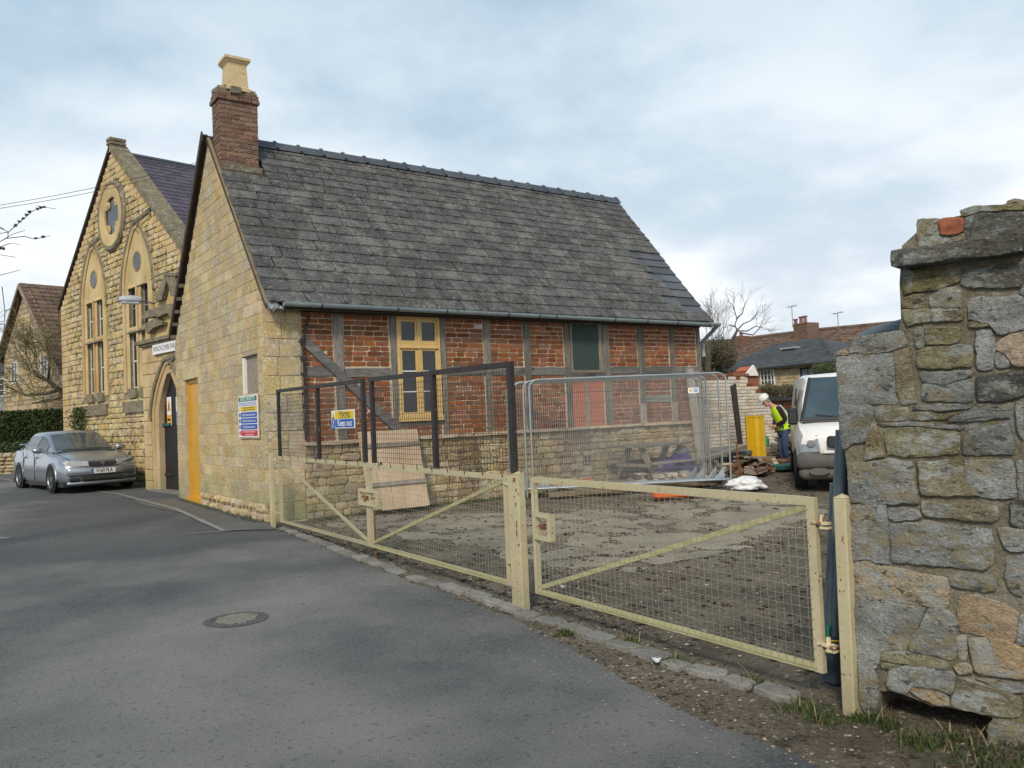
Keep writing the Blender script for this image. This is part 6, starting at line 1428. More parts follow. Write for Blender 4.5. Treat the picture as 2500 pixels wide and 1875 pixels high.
# container behind the nearest gate
q = PP(1982, 1600, C_, R_); GB = thing('water_container', (q[0]+.22, q[1]+.02, 0), 'dark blue plastic container on the mud behind the near gate hinge', 'container'); b = B(); b.bevbox((q[0]+.22, q[1]+.02, .13), (.11, .11, .26), .025); b.obj('body', 'bottle_blue', GB)
b = B(); b.tube((q[0]+.22, q[1]+.02, .26), (q[0]+.22, q[1]+.02, .29), .022, 10); b.obj('cap', 'black_plastic', GB)
b = B(); b.path([(q[0]+.175, q[1]+.02, .26), (q[0]+.18, q[1]+.02, .31), (q[0]+.26, q[1]+.02, .31), (q[0]+.265, q[1]+.02, .26)], .008, 5); b.obj('handle', 'green_plastic', GB)
# ------------------------------------------------------------------ foreground stone wall
WFr = Fr((3.655, 2.24, 0), (-.98, -.21, 0))      # u towards the viewer
Aq = lambda L: [(2040+x/3.95, 760+y/3.95) for x, y in L]
Bq_ = lambda L: [(2040+x/3.95, 1180+y/3.95) for x, y in L]
Cq = lambda L: [(2040+x/4.424, 1500+y/4.424) for x, y in L]
Dq = lambda L: [(2000+x/2.552, 450+y/2.552) for x, y in L]
fw = thing('rough_stone_wall', WFr.p(.8, 0, .0), 'massive rough stone wall in the right foreground with ragged top and dark hollow at its foot', 'stone wall')
body = Dq([(612, 300), (612, 410), (560, 520), (520, 560), (530, 890), (650, 905)])[:0]
outl = Dq([(900, 190), (1276, 110), (1400, 60)])+[(2700, 480), (2700, 1940), (2560, 1940)]+Cq([(1740, 1500), (1670, 1180), (1700, 1115), (1550, 1065), (1240, 1010), (1040, 990), (800, 890), (600, 830), (480, 830), (440, 1080), (255, 1080)])+[(2096, 1640), (2090, 1520), (2084, 1360), (2078, 1240), (2064, 1110), (2056, 1040), (2052, 900), (2056, 855), (2100, 822), (2195, 806), (2200, 780), (2196, 690), (2202, 600), (2246, 560)]+[(2246, 546)]
b = B(); b.prism([WFr.p(*WFr.px(x, y, -.010), -.010) for x, y in outl], WFr.n*-.46); wb_ = b.obj('wall_core', 'wall_mortar', fw)
b = B(); b.prism([WFr.p(*WFr.px(x, y, -.03), -.30) for x, y in [(2115, 1800), (2115, 1500), (2300, 1500), (2700, 1500), (2700, 1960)]], WFr.n*-.15); b.obj('hollow_back', 'earth', fw)
rw = random.Random(8)
def wall_stone(pts, mat, n1=None, n0=-.05, name='stone'):
    P = [Vector(WFr.px(x, y, 0)) for x, y in pts]; c = sum(P, Vector((0, 0)))/len(P); P = [p+(p-c).normalized()*.007 for p in P]; n1 = rw.uniform(.0, .014) if n1 is None else n1
    # resample the outline and roughen it
    Q = []
    for p, q in zip(P, P[1:]+P[:1]):
        k = max(1, int((q-p).length/.022))
        for i in range(k): Q.append(p+(q-p)*i/k)
    S1 = []
    for i, p in enumerate(Q):
        p = (Q[i-1]+p*5+Q[(i+1) % len(Q)])/7
        S1.append(p+Vector((noise.noise(Vector((p.x*22, p.y*22, 1))), noise.noise(Vector((p.x*22, p.y*22, 7)))))*.009)
    sz = min(max(p.x for p in P)-min(p.x for p in P), max(p.y for p in P)-min(p.y for p in P))
    rings = []
    for t, nn_ in ((0, n0), (.0, n1-.006), (min(.25, .006/sz*2.0), n1), (.35, n1), (.68, n1)):
        rg = []
        for p in S1:
            q = p+(c-p)*t; h = 0
            if nn_ == n1: h = noise.fractal(Vector((q.x*9, q.y*17, c.x*3)), 1.0, 2.0, 4)*.011+rw.uniform(-.001, .001)
            rg.append(WFr.p(q.x, q.y, nn_+h))
        rings.append(rg)
    b = B(); n = len(S1); vs = [p for r_ in rings for p in r_]+[WFr.p(c.x, c.y, n1+.004)]
    fs = [(k*n+i, k*n+(i+1) % n, (k+1)*n+(i+1) % n, (k+1)*n+i) for k in range(len(rings)-1) for i in range(n)]+[((len(rings)-1)*n+i, (len(rings)-1)*n+(i+1) % n, len(rings)*n) for i in range(n)]
    b.add(vs, fs); return b.obj(name, mat, wb_, smooth=radians(55), fix=True)
g, o_, t_, d_ = 'wall_grey', 'wall_olive', 'wall_tan', 'wall_dark'
for L, m in (([(612, 222), (745, 215), (748, 385), (612, 410)], o_), ([(752, 325), (905, 305), (905, 350), (752, 382)], o_), ([(905, 205), (1010, 180), (1276, 165), (1276, 310), (1000, 335), (910, 350)], d_), ([(878, 155), (1030, 132), (1165, 127), (1276, 132), (1276, 158), (1010, 172), (885, 198)], o_), ([(1170, 100), (1215, 95), (1276, 92), (1276, 128), (1168, 122)], t_),
             ([(522, 533), (880, 528), (870, 602), (760, 645), (525, 688)], o_), ([(888, 540), (1276, 486), (1276, 640), (960, 648), (890, 622)], d_), ([(522, 700), (655, 682), (660, 770), (522, 772)], o_), ([(692, 700), (760, 655), (850, 640), (883, 662), (880, 768), (700, 768)], g), ([(522, 782), (688, 782), (698, 853), (545, 882)], o_), ([(697, 777), (885, 777), (885, 843), (702, 856)], o_), ([(945, 712), (1276, 690), (1276, 905), (1100, 930), (1060, 855), (935, 848)], g), ([(935, 857), (1048, 857), (1058, 888), (940, 898)], o_)):
    wall_stone(Dq(L), m)
wall_stone(Dq([(750, 226), (893, 209), (897, 298), (760, 316)]), 'red_wall_brick', .02, name='brick')
for L in ([(486, 425), (795, 385), (795, 492), (530, 525), (488, 517)], [(800, 384), (1276, 313), (1276, 432), (800, 490)]): wall_stone(Dq(L), d_, .085, -.3, 'coping_slab')
for L, m in (([(150, 368), (215, 248), (640, 188), (688, 338), (570, 372), (400, 398), (145, 400)], g), ([(8, 388), (60, 375), (100, 378), (135, 402), (10, 428)], t_), ([(8, 432), (150, 412), (540, 398), (588, 878), (340, 888), (32, 893)], g), ([(558, 390), (700, 362), (778, 878), (640, 892), (602, 870)], o_), ([(757, 168), (858, 163), (862, 335), (768, 355)], g), ([(868, 155), (1200, 153), (1200, 270), (1180, 308), (872, 332)], o_),
             ([(792, 367), (1150, 327), (1308, 327), (1303, 532), (1010, 545), (802, 548)], o_), ([(1352, 197), (1500, 188), (1528, 380), (1508, 548), (1362, 543)], g), ([(1542, 395), (1635, 420), (1695, 538), (1542, 538)], g), ([(1540, 310), (1680, 228), (1817, 200), (1817, 538), (1705, 520), (1645, 412), (1545, 368)], t_), ([(822, 582), (1318, 572), (1318, 640), (1060, 692), (852, 685)], g), ([(847, 702), (1318, 655), (1328, 858), (1250, 878), (900, 868), (842, 858)], g),
             ([(1372, 662), (1420, 622), (1817, 585), (1817, 798), (1660, 858), (1382, 862)], d_), ([(762, 902), (1328, 890), (1300, 938), (1050, 953), (762, 953)], g), ([(1352, 892), (1718, 882), (1690, 958), (1382, 938)], g), ([(392, 962), (688, 928), (703, 1000), (670, 1058), (392, 1068)], g), ([(32, 908), (338, 908), (378, 962), (345, 1060), (298, 1262), (180, 1262), (92, 1335), (52, 1300)], g), ([(720, 992), (800, 967), (960, 967), (1040, 1000), (1270, 953), (1050, 1052), (722, 1048)], o_),
             ([(1068, 1060), (1322, 945), (1658, 982), (1668, 1028), (1130, 1078)], g), ([(400, 1078), (830, 1078), (1228, 1112), (1190, 1145), (840, 1105), (480, 1108)], g), ([(472, 1122), (830, 1122), (1188, 1168), (1178, 1378), (830, 1393), (502, 1393)], o_), ([(1292, 1132), (1658, 1085), (1708, 1240), (1712, 1383), (1222, 1383), (1242, 1222)], g), ([(1742, 875), (1817, 870), (1817, 1240), (1780, 1200), (1747, 1030)], g), ([(302, 1272), (352, 1075), (400, 1105), (478, 1400), (272, 1428)], o_), ([(108, 1332), (182, 1285), (288, 1292), (268, 1400), (248, 1438), (112, 1445)], t_),
             ([(132, 1468), (500, 1442), (738, 1442), (795, 1850), (450, 1855), (142, 1842)], g), ([(802, 1452), (1220, 1432), (1242, 1659), (1385, 1775), (1100, 1773), (832, 1768)], o_), ([(1232, 1432), (1698, 1442), (1728, 1798), (1640, 1813), (1402, 1788), (1252, 1660)], g), ([(1732, 1452), (1817, 1442), (1817, 1808), (1752, 1808)], g)):
    wall_stone(Aq(L), m, -.02 if L[0] == (108, 1332) else None)
for L, m in (([(832, 167), (1070, 192), (1565, 217), (1572, 330), (1500, 378), (872, 320)], o_), ([(1692, 172), (1817, 162), (1817, 430), (1692, 400)], d_), ([(137, 217), (500, 214), (508, 783), (400, 768), (340, 725), (160, 737)], g), ([(525, 233), (788, 247), (828, 328), (640, 350), (525, 343)], g), ([(522, 402), (900, 372), (1100, 422), (1498, 440), (1528, 760), (1430, 838), (900, 778), (562, 768)], g), ([(1572, 432), (1790, 450), (1817, 450), (1817, 658), (1700, 663), (1622, 610)], g), ([(1642, 722), (1817, 762), (1817, 1108), (1682, 1050), (1632, 900)], g),
             ([(182, 748), (340, 743), (400, 787), (1078, 922), (1088, 1100), (1058, 1212), (840, 1182), (350, 1118), (200, 1028)], t_), ([(1112, 882), (1300, 882), (1538, 922), (1543, 1038), (1420, 1038), (1190, 1008), (1112, 978)], g), ([(1202, 1092), (1360, 1087), (1540, 1142), (1748, 1242), (1763, 1400), (1718, 1548), (1480, 1478), (1192, 1418), (1172, 1280)], t_), ([(187, 1035), (350, 1132), (865, 1202), (832, 1325), (738, 1450), (686, 1610), (440, 1606), (415, 1785), (330, 1795), (218, 1750), (203, 1400)], g),
             ([(892, 1208), (1080, 1222), (1148, 1282), (1168, 1440), (1148, 1695), (920, 1645), (704, 1612), (750, 1465), (852, 1342)], g), ([(1772, 1280), (1817, 1270), (1817, 1560), (1730, 1545)], g)): wall_stone(Bq_(L), m)
for L, m in (([(502, 402), (750, 402), (1200, 502), (1222, 540), (1170, 598), (880, 553), (600, 518), (492, 500)], o_), ([(482, 522), (590, 532), (745, 560), (570, 598), (482, 588)], o_), ([(592, 602), (780, 567), (900, 572), (1250, 632), (1297, 660), (1240, 878), (1120, 808), (830, 752), (780, 858), (592, 818), (552, 700)], g), ([(832, 765), (1080, 812), (1198, 872), (1238, 998), (1040, 958), (900, 878), (792, 828)], t_), ([(1292, 242), (1400, 213), (1418, 290), (1413, 498), (1322, 498)], t_), ([(1272, 562), (1400, 522), (1468, 562), (1468, 638), (1340, 648)], t_),
             ([(1442, 272), (1640, 253), (1880, 302), (2035, 382), (2035, 698), (1680, 648), (1502, 618)], t_), ([(1512, 692), (1750, 712), (2035, 762), (2035, 848), (1850, 838), (1680, 768)], g), ([(1322, 662), (1480, 722), (1700, 792), (1988, 882), (2008, 1048), (1900, 1108), (1550, 1058), (1262, 998)], o_), ([(1652, 1172), (1850, 1172), (2035, 1202), (2035, 1440), (1662, 1420)], g), ([(248, 552), (430, 602), (458, 820), (438, 1058), (332, 1066), (252, 900)], g)): wall_stone(Cq(L), m)
# the wall goes on beyond the right edge of the view
uE = WFr.px(2500, 1200)[0]; P = Pieces('stone', 120)
for (u0, u1, v0, v1) in courses(lambda a, c: (uE+.01, uE+1.6), .05, 2.15, .2, .36, .025, (), rnd=rw): P.add('rubble', rw.choice((g, o_, g, d_)), piece_m(WFr, u0, u1, v0, v1, -.1, .02), wb_, .1)
P.done(); b = B(); frbox(b, WFr, uE-.1, uE+1.8, -.05, 2.3, -.5, -.035); b.obj('wall_core', 'wall_mortar', fw)
# blue pipes behind the wall end
PG = 'blue grey plastic pipes leaning behind the wall end'
for k, (x0, y0, x1, y1, off, r_, lab) in enumerate(((2022, 1660, 2050, 1050, .28, .021, 'left pipe of the blue grey bundle leaning beside the wall end'), (2036, 1670, 2060, 1040, .26, .023, 'middle pipe of the blue grey bundle leaning beside the wall end'), (2050, 1650, 2076, 1060, .30, .021, 'pipe of the blue grey bundle closest to the stone wall'), (2014, 1655, 2034, 1180, .36, .018, 'shorter pipe at the back of the blue grey bundle'))):
    fr = WFr; b = B(); p = fr.p(*fr.px(x0, y0, -off), -off); q = fr.p(*fr.px(x1, y1, -off), -off); p.z = max(p.z, -.03); b.tube(p, q, r_, 12); o = b.obj('plastic_pipe', 'blue_pipe', None, smooth=radians(40)); tag(o, lab, 'pipe', PG)
ct = thing('pipe_coil', tuple(WFr.p(.3, 1.4, -.5)), 'coil of thick blue grey plastic pipe resting behind the top of the stone wall', 'pipe coil')
for k in range(4):
    b = B(); cx2, cz2 = WFr.px(2172+k*22, 914, -.42); pts = [WFr.p(cx2-.22*cos(a), cz2+.235*sin(a)-.015*k+.03*k, -.42-.03*k) for a in lin(-.5, pi+.5, 22)]; b.path(pts, .032, 10); b.obj('loop', 'blue_pipe', ct, smooth=radians(40))
q = WFr.px(2030, 1545, -.2); b = B(); b.path([WFr.p(q[0]-.10, q[1]+.02, -.2), WFr.p(q[0]-.03, q[1]-.04, -.18), WFr.p(q[0]+.06, q[1]-.03, -.18), WFr.p(q[0]+.1, q[1]+.02, -.2)], .004, 5); tag(b.obj('string', 'sign_yellow', None), 'loop of yellow string tied round the blue pipes', 'string')
# ------------------------------------------------------------------ street lamp and wires
lm = PF; u, v = lm.px(325, 737, 1.3); LT = thing('street_lamp', tuple(PF.p(*PF.px(378, 742, .05), .05)), 'grey street lamp head on a bracket arm in front of the hall window', 'street lamp')
tip = O3+ray(326, 737)*19.6; base = PF.p(*PF.px(376, 741, .0), 0.0); tip2 = Vector(O3+ray(346, 735)*19.7); lead_ = Vector(O3+ray(290, 732)*19.5)
b = B(); b.tube(base, tip2, .02, 6); b.obj('arm', 'black_iron', LT)
ax = (lead_-tip2).normalized(); L_ = (lead_-tip2).length; up = Vector((0, 0, 1)); sd2 = ax.cross(up).normalized(); b = B(); m = Matrix(((ax.x, sd2.x, up.x, tip2.x), (ax.y, sd2.y, up.y, tip2.y), (ax.z, sd2.z, up.z, tip2.z), (0, 0, 0, 1)))
secs = [(0, .05, .0, .10), (.06, .10, -.03, .12), (L_*.5, .13, -.05, .13), (L_-.06, .11, -.03, .10), (L_, .07, .0, .06)]; rings = []
for x, w_, zb, zt in secs: rings.append([m @ Vector((x, w_*cos(a), (zt if sin(a) > 0 else .06)*sin(a)+.0)) for a in lin(0, 2*pi, 13)[:-1]])
vs = [p for r_ in rings for p in r_]; b.add(vs, [(k*12+i, k*12+(i+1) % 12, k*12+12+(i+1) % 12, k*12+12+i) for k in range(4) for i in range(12)]+[tuple(range(12)), tuple(range(48, 60))]); b.obj('lamp_head', 'lamp_grey', LT, smooth=radians(50))
b = B(); b.bevbox((L_*.5, 0, -.06), (L_*.8, .18, .06), .02, m); b.obj('diffuser', 'lamp_glass', LT)
b = B(); c = m @ Vector((L_*.45, 0, .14)); b.lathe([(.03, 0), (.03, .04), (0, .05)], 8, Matrix.Translation(c)); b.obj('photocell', 'black_plastic', LT)
for k, (ya, yb, xb, lab) in enumerate(((494, 392, 498, 'upper overhead wire crossing in front of the hall gable'), (501, 404, 498, 'lower overhead wire crossing in front of the hall gable'))):
    a = Vector(O3+ray(-120, ya+24)*16.0); c = Vector(O3+ray(xb, yb)*17.6); b = B(); pts = [a+(c-a)*t+Vector((0, 0, -.10*4*t*(1-t))) for t in lin(0, 1, 16)]; b.path(pts, .006, 4); tag(b.obj('overhead_wire', 'black_wire', None), lab, 'wire', group='overhead wires')
# litter
for (x, y, s_, mt, lab) in ((1602, 1618, .05, 'sign_white', 'small scrap of white litter on the verge'), (1372, 1436, .05, 'sign_white', 'white paper scrap beneath the near gate')):
    p = G(x, y); b = B(); b.add([(p[0], p[1], .0), (p[0]+s_, p[1], .02), (p[0]+s_, p[1]+s_, .005), (p[0], p[1]+s_*.8, .025)], [(0, 1, 2), (0, 2, 3)]); b.prism([(p[0], p[1], .0), (p[0]+s_*.6, p[1], .0), (p[0]+s_*.5, p[1]+s_*.7, .01)], (0, 0, .01)); tag(b.obj('litter', mt, None), lab, 'litter')
# ------------------------------------------------------------------ silver car (x forward, y left)
car = thing('parked_car', (2.854, 22.871, .125), 'silver grey hatchback parked facing the camera against the hall wall', 'car', rz=radians(-80.8))
def loft(sections, closed=True, cap=True):
    n = len(sections[0]); b = B(); vs = [p for s_ in sections for p in s_]; m = len(sections)
    fs = [(k*n+i, k*n+(i+1) % n, (k+1)*n+(i+1) % n, (k+1)*n+i) for k in range(m-1) for i in range(n if closed else n-1)]
    if cap: fs += [tuple(range(n)), tuple(range((m-1)*n, m*n))]
    b.add(vs, fs); return b
# lower body stations: x, half width, sill z, waist z (widest), shoulder z, centre top z
ST = [(2.15, .55, .26, .45, .56, .60), (2.12, .68, .20, .45, .60, .66), (2.04, .78, .18, .48, .66, .73), (1.85, .84, .17, .52, .72, .80), (1.5, .85, .17, .54, .78, .86), (1.05, .855, .17, .55, .85, .92), (.8, .855, .17, .55, .89, .95), (0, .855, .17, .55, .91, .95), (-.9, .855, .17, .55, .93, .96), (-1.5, .85, .18, .56, .95, .98), (-1.95, .82, .22, .58, .95, 1.0), (-2.15, .76, .26, .58, .90, .96), (-2.23, .62, .34, .55, .78, .82)]
def sec(x, w_, z0, z1, z2, z3):
    half = [(0, z0), (w_*.80, z0), (w_*.95, z0+.06), (w_, (z0+z1)/2), (w_*1.0, z1), (w_*.985, (z1+z2)/2), (w_*.93, z2), (w_*.80, z2+(z3-z2)*.45), (w_*.45, z3-.005), (0, z3)]
    return [(x, y, z) for y, z in half]+[(x, -y, z) for y, z in half[-2:0:-1]]
secs = []
for a, c in zip(ST, ST[1:]):
    for t in (0, .5): secs.append(sec(*[p+(q-p)*t for p, q in zip(a, c)]))
secs.append(sec(*ST[-1])); b = loft(secs); body_ = b.obj('body', 'silver_paint', car, smooth=radians(45), local=True)
# greenhouse
def gsec(x, wb, wt, zb, zt): return [(x, wb, zb), (x, wb*.97, zb+(zt-zb)*.35), (x, wt+.03, zt-.05), (x, wt-.06, zt), (x, 0, zt+.025), (x, -wt+.06, zt), (x, -wt-.03, zt-.05), (x, -wb*.97, zb+(zt-zb)*.35), (x, -wb, zb)]
GS = [(1.02, .70, .66, .90, .925), (.15, .76, .56, .92, 1.36), (-.1, .77, .565, .92, 1.40), (-.9, .77, .565, .93, 1.395), (-1.15, .76, .55, .94, 1.35), (-1.85, .68, .58, .97, 1.03)]
b = loft([gsec(*g_) for g_ in GS], closed=False, cap=False); b.obj('roof', 'silver_paint', car, smooth=radians(45), local=True)
def quadp(name, pts, mat, parent=car, off=None, th=.006):
    b = B(); n_ = (Vector(pts[1])-Vector(pts[0])).cross(Vector(pts[2])-Vector(pts[0])).normalized(); 
    c = sum((Vector(p) for p in pts), Vector())/len(pts)
    if n_.dot(c-Vector((c.x*.0-.2 if abs(c.x) < 1.5 else 0, 0, .6))) < 0: n_ = -n_
    b.prism([Vector(p)+n_*.004 for p in pts], n_*th); return b.obj(name, mat, parent, local=True)
def gat(x):
    for a, c in zip(GS, GS[1:]):
        if c[0] <= x <= a[0]:
            t = (x-a[0])/(c[0]-a[0]); return gsec(*[p+(q-p)*t for p, q in zip(a, c)])
def glass(name, xs_, ia, ib, side=1, mat='car_glass'):
    """pane following the greenhouse skin between section positions ia and ib"""
    b = B(); rows = []
    for x in xs_:
        g_ = gat(x if not isinstance(x, tuple) else x[0]); pts = []
        st = [ia]+[k for k in range(int(ia)+1, int(math.ceil(ib)))]+[ib]
        for q in st:
            k = min(int(q), len(g_)-2); f_ = q-k; p = Vector(g_[k])*(1-f_)+Vector(g_[k+1])*f_; pts.append(Vector((p.x, p.y*side, p.z)))
        rows.append(pts)
    n = len(rows[0]); nrm = []
    for i, r_ in enumerate(rows):
        for k, p in enumerate(r_):
            a = rows[min(i+1, len(rows)-1)][k]-rows[max(i-1, 0)][k]; c = r_[min(k+1, n-1)]-r_[max(k-1, 0)]; m_ = a.cross(c).normalized()
            if m_.dot(p-Vector((-.3, 0, .7))) < 0: m_ = -m_
            nrm.append(p+m_*.010)
    b.add(nrm, [(i*n+k, i*n+k+1, (i+1)*n+k+1, (i+1)*n+k) for i in range(len(rows)-1) for k in range(n-1)]); b.obj(name, mat, car, smooth=True, local=True, fix=False)
glass('windscreen', [.96, .7, .45, .22], 2.6, 5.4); glass('rear_window', [-1.22, -1.5, -1.75], 2.7, 5.3)
for s_ in (-1, 1):
    glass('side_window', [.62, .4, .2, .04], .25, 1.85, s_); glass('side_window', [-.02, -.4, -.88], .25, 1.85, s_); glass('side_window', [-.95, -1.2, -1.42], .25, 1.6, s_)
    b = B(); m = Matrix.Translation((.62, s_*.92, .97)) @ Matrix.Diagonal((.09, .13, .075, 1)); b.lathe([(0, -1), (.6, -.8), (.95, -.3), (1, .2), (.7, .75), (0, 1)], 12, m); b.cbox((.66, s_*.80, .94), (.05, .14, .03)); b.obj('door_mirror', 'silver_paint', car, smooth=radians(60), local=True)
    for x in (.05, -.9):
        b = B(); b.box((x-.006, s_*.846, .25), (x+.004, s_*.862, .93)); b.obj('door_gap', 'black_plastic', car, local=True)
        b = B(); b.bevbox((x+.10, s_*.862, .80), (.15, .03, .035), .01); b.obj('door_handle', 'silver_paint', car, local=True)
    b = B(); b.box((-1.0, s_*.85, .50), (1.05, s_*.872, .555)); b.obj('side_moulding', 'silver_paint', car, local=True)
    # headlamps
    b = B(); b.prism([(2.115, s_*.30, .59), (1.99, s_*.735, .615), (1.90, s_*.78, .70), (2.02, s_*.70, .735), (2.12, s_*.32, .70)], (.085, 0, .0)); hlp = b.obj('headlight', 'lamp_glass', car, local=True)
    b = B(); b.lathe([(0, .02), (.05, .015), (.06, 0)], 12, Matrix.Translation((2.10, s_*.52, .66)) @ Matrix.Rotation(pi/2, 4, 'Y')); b.obj('reflector', 'alloy', hlp, local=True)
    b = B(); b.bevbox((2.16, s_*.60, .30), (.10, .22, .075), .02); b.obj('fog_light_recess', 'black_plastic', car, local=True)
    for x in (1.36, -1.28):
        b = B(); m = Matrix.Translation((x, s_*.785, .31)) @ Matrix.Rotation(s_*pi/2, 4, 'X') @ (Matrix.Rotation(radians(0), 4, 'Y')); b.lathe([(.20, -.09), (.29, -.10), (.31, -.07), (.31, .07), (.29, .10), (.20, .09)], 24, m); wh = b.obj('wheel', 'rubber', car, smooth=radians(40), local=True)
        b = B(); b.lathe([(0, -.07), (.05, -.075), (.06, -.06), (.17, -.05), (.20, -.09), (.205, -.09), (.205, .0), (0, .0)], 20, m); b.obj('rim', 'alloy', wh, smooth=radians(40), local=True)
        b = B(); b.lathe([(.325, -.115), (.36, -.115), (.36, .05), (.325, .05)], 20, m, 0, pi) if False else b.path([(x+.365*cos(a), s_*.845, .31+.365*sin(a)) for a in lin(-.15, pi+.15, 16)], .024, 6); b.obj('wheel_arch', 'silver_paint', car, smooth=True, local=True)
        b = B(); b.lathe([(0, 0), (.355, 0)], 20, Matrix.Translation((x, s_*.8575, .31)) @ Matrix.Rotation(pi/2, 4, 'X')); b.obj('wheel_well', 'black_plastic', car, local=True, fix=False)
b = B(); b.bevbox((2.11, 0, .47), (.16, 1.46, .20), .03); b.bevbox((2.10, 0, .215), (.18, 1.48, .09), .03); b.obj('bumper', 'silver_paint', car, smooth=radians(50), local=True)
b = B(); b.bevbox((2.17, 0, .315), (.12, .90, .10), .02); b.obj('air_intake', 'black_plastic', car, local=True)
b = B(); b.prism([(2.15, -.27, .60), (2.15, .27, .60), (2.13, .30, .675), (2.13, -.30, .675)], (.06, 0, 0)); gr_ = b.obj('grille', 'black_plastic', car, local=True)
b = B(); b.prism([(2.20, -.07, .69), (2.20, .07, .69), (2.20, .02, .60), (2.20, -.02, .60)], (.02, 0, 0)); b.lathe([(0, .012), (.032, .01), (.036, 0)], 14, Matrix.Translation((2.222, 0, .655)) @ Matrix.Rotation(pi/2, 4, 'Y')); b.obj('badge', 'alloy', gr_, local=True)
b = B(); b.box((2.222, -.26, .415), (2.232, .26, .525)); npl = b.obj('number_plate', 'plate_white', car, local=True)
b = B(); b.box((2.2325, -.26, .415), (2.234, -.215, .525)); b.obj('euro_band', 'sign_blue', npl, local=True)
tm = WM[car.name] @ Matrix.Translation((2.235, .02, .47)) @ Matrix.Rotation(pi/2, 4, 'Z'); text('V169 FLA', tm, .115, 'ink', npl, sx=.78, bold=.0016)
b = B(); b.bevbox((-2.05, 0, 1.10), (.22, 1.25, .04), .015); b.cbox((-2.05, .5, 1.04), (.05, .04, .12)); b.cbox((-2.05, -.5, 1.04), (.05, .04, .12)); b.obj('spoiler', 'silver_paint', car, local=True)
b = B(); b.path([(.99, -.5, .955), (1.0, .1, .965)], .008, 4); b.path([(1.0, .1, .96), (1.0, .6, .95)], .008, 4); b.obj('wiper', 'black_plastic', car, local=True)
b = B(); b.path([(2.0, -.62, .728), (1.5, -.70, .848), (1.02, -.72, .925)], .006, 4); b.path([(2.0, .62, .728), (1.5, .70, .848), (1.02, .72, .925)], .006, 4); b.path([(2.06, -.6, .70), (2.11, 0, .694), (2.06, .6, .70)], .006, 4); b.box((2.185, -.70, .365), (2.195, .70, .372)); b.obj('panel_gap', 'black_plastic', car, local=True)
b = B(); b.box((-2.1, -.80, .14), (2.05, .80, .25)); b.obj('underbody', 'black_plastic', car, local=True)
# ------------------------------------------------------------------ white van
van = thing('white_van', (14.3, 9.0, -.01), 'dirty white panel van facing the lane, half hidden behind the stone wall', 'van', rz=radians(-143.5))
VS = [(2.36, .80, .38, .62, .88, .90), (2.32, .90, .34, .62, .93, .98), (2.1, .95, .32, .65, 1.04, 1.10), (1.72, .965, .3, .7, 1.14, 1.16), (1.0, .97, .3, .7, 1.16, 1.18), (-2.3, .97, .3, .7, 1.16, 1.18), (-2.42, .95, .35, .7, 1.14, 1.16)]
b = loft([sec(*q) for q in VS]); b.obj('body', 'van_white', van, smooth=radians(35), local=True)
VG = [(1.80, .88, .84, 1.08, 1.14), (1.40, .90, .76, 1.14, 1.60), (1.08, .92, .67, 1.14, 1.93), (.85, .93, .70, 1.14, 1.99), (.3, .935, .78, 1.14, 2.0), (-2.35, .93, .80, 1.14, 1.99), (-2.4, .92, .78, 1.14, 1.95)]
b = loft([gsec(*g_) for g_ in VG], closed=False, cap=False); b.add(gsec(*VG[-1]), [tuple(range(9))]); b.obj('cab_and_load_box', 'van_white', van, smooth=radians(35), local=True)
b = B(); b.prism([(1.80, .81, 1.16), (1.80, -.81, 1.16), (1.14, -.62, 1.90), (1.14, .62, 1.90)], (.035, 0, .03)); ws_ = b.obj('windscreen', 'van_glass', van, local=True)
b = B()
for (p, q) in (((1.84, .83, 1.18), (1.17, .64, 1.92)), ((1.84, -.83, 1.18), (1.17, -.64, 1.92)), ((1.85, -.83, 1.15), (1.85, .83, 1.15)), ((1.85, -.83, 1.19), (1.85, .83, 1.19))): b.tube(p, q, .03, 6)
b.obj('screen_surround', 'black_plastic', van, local=True)
b = B(); b.path([(1.87, .7, 1.19), (1.80, .1, 1.27)], .012, 4); b.path([(1.87, 0, 1.19), (1.80, -.6, 1.27)], .012, 4); b.obj('wiper', 'black_plastic', van, local=True)
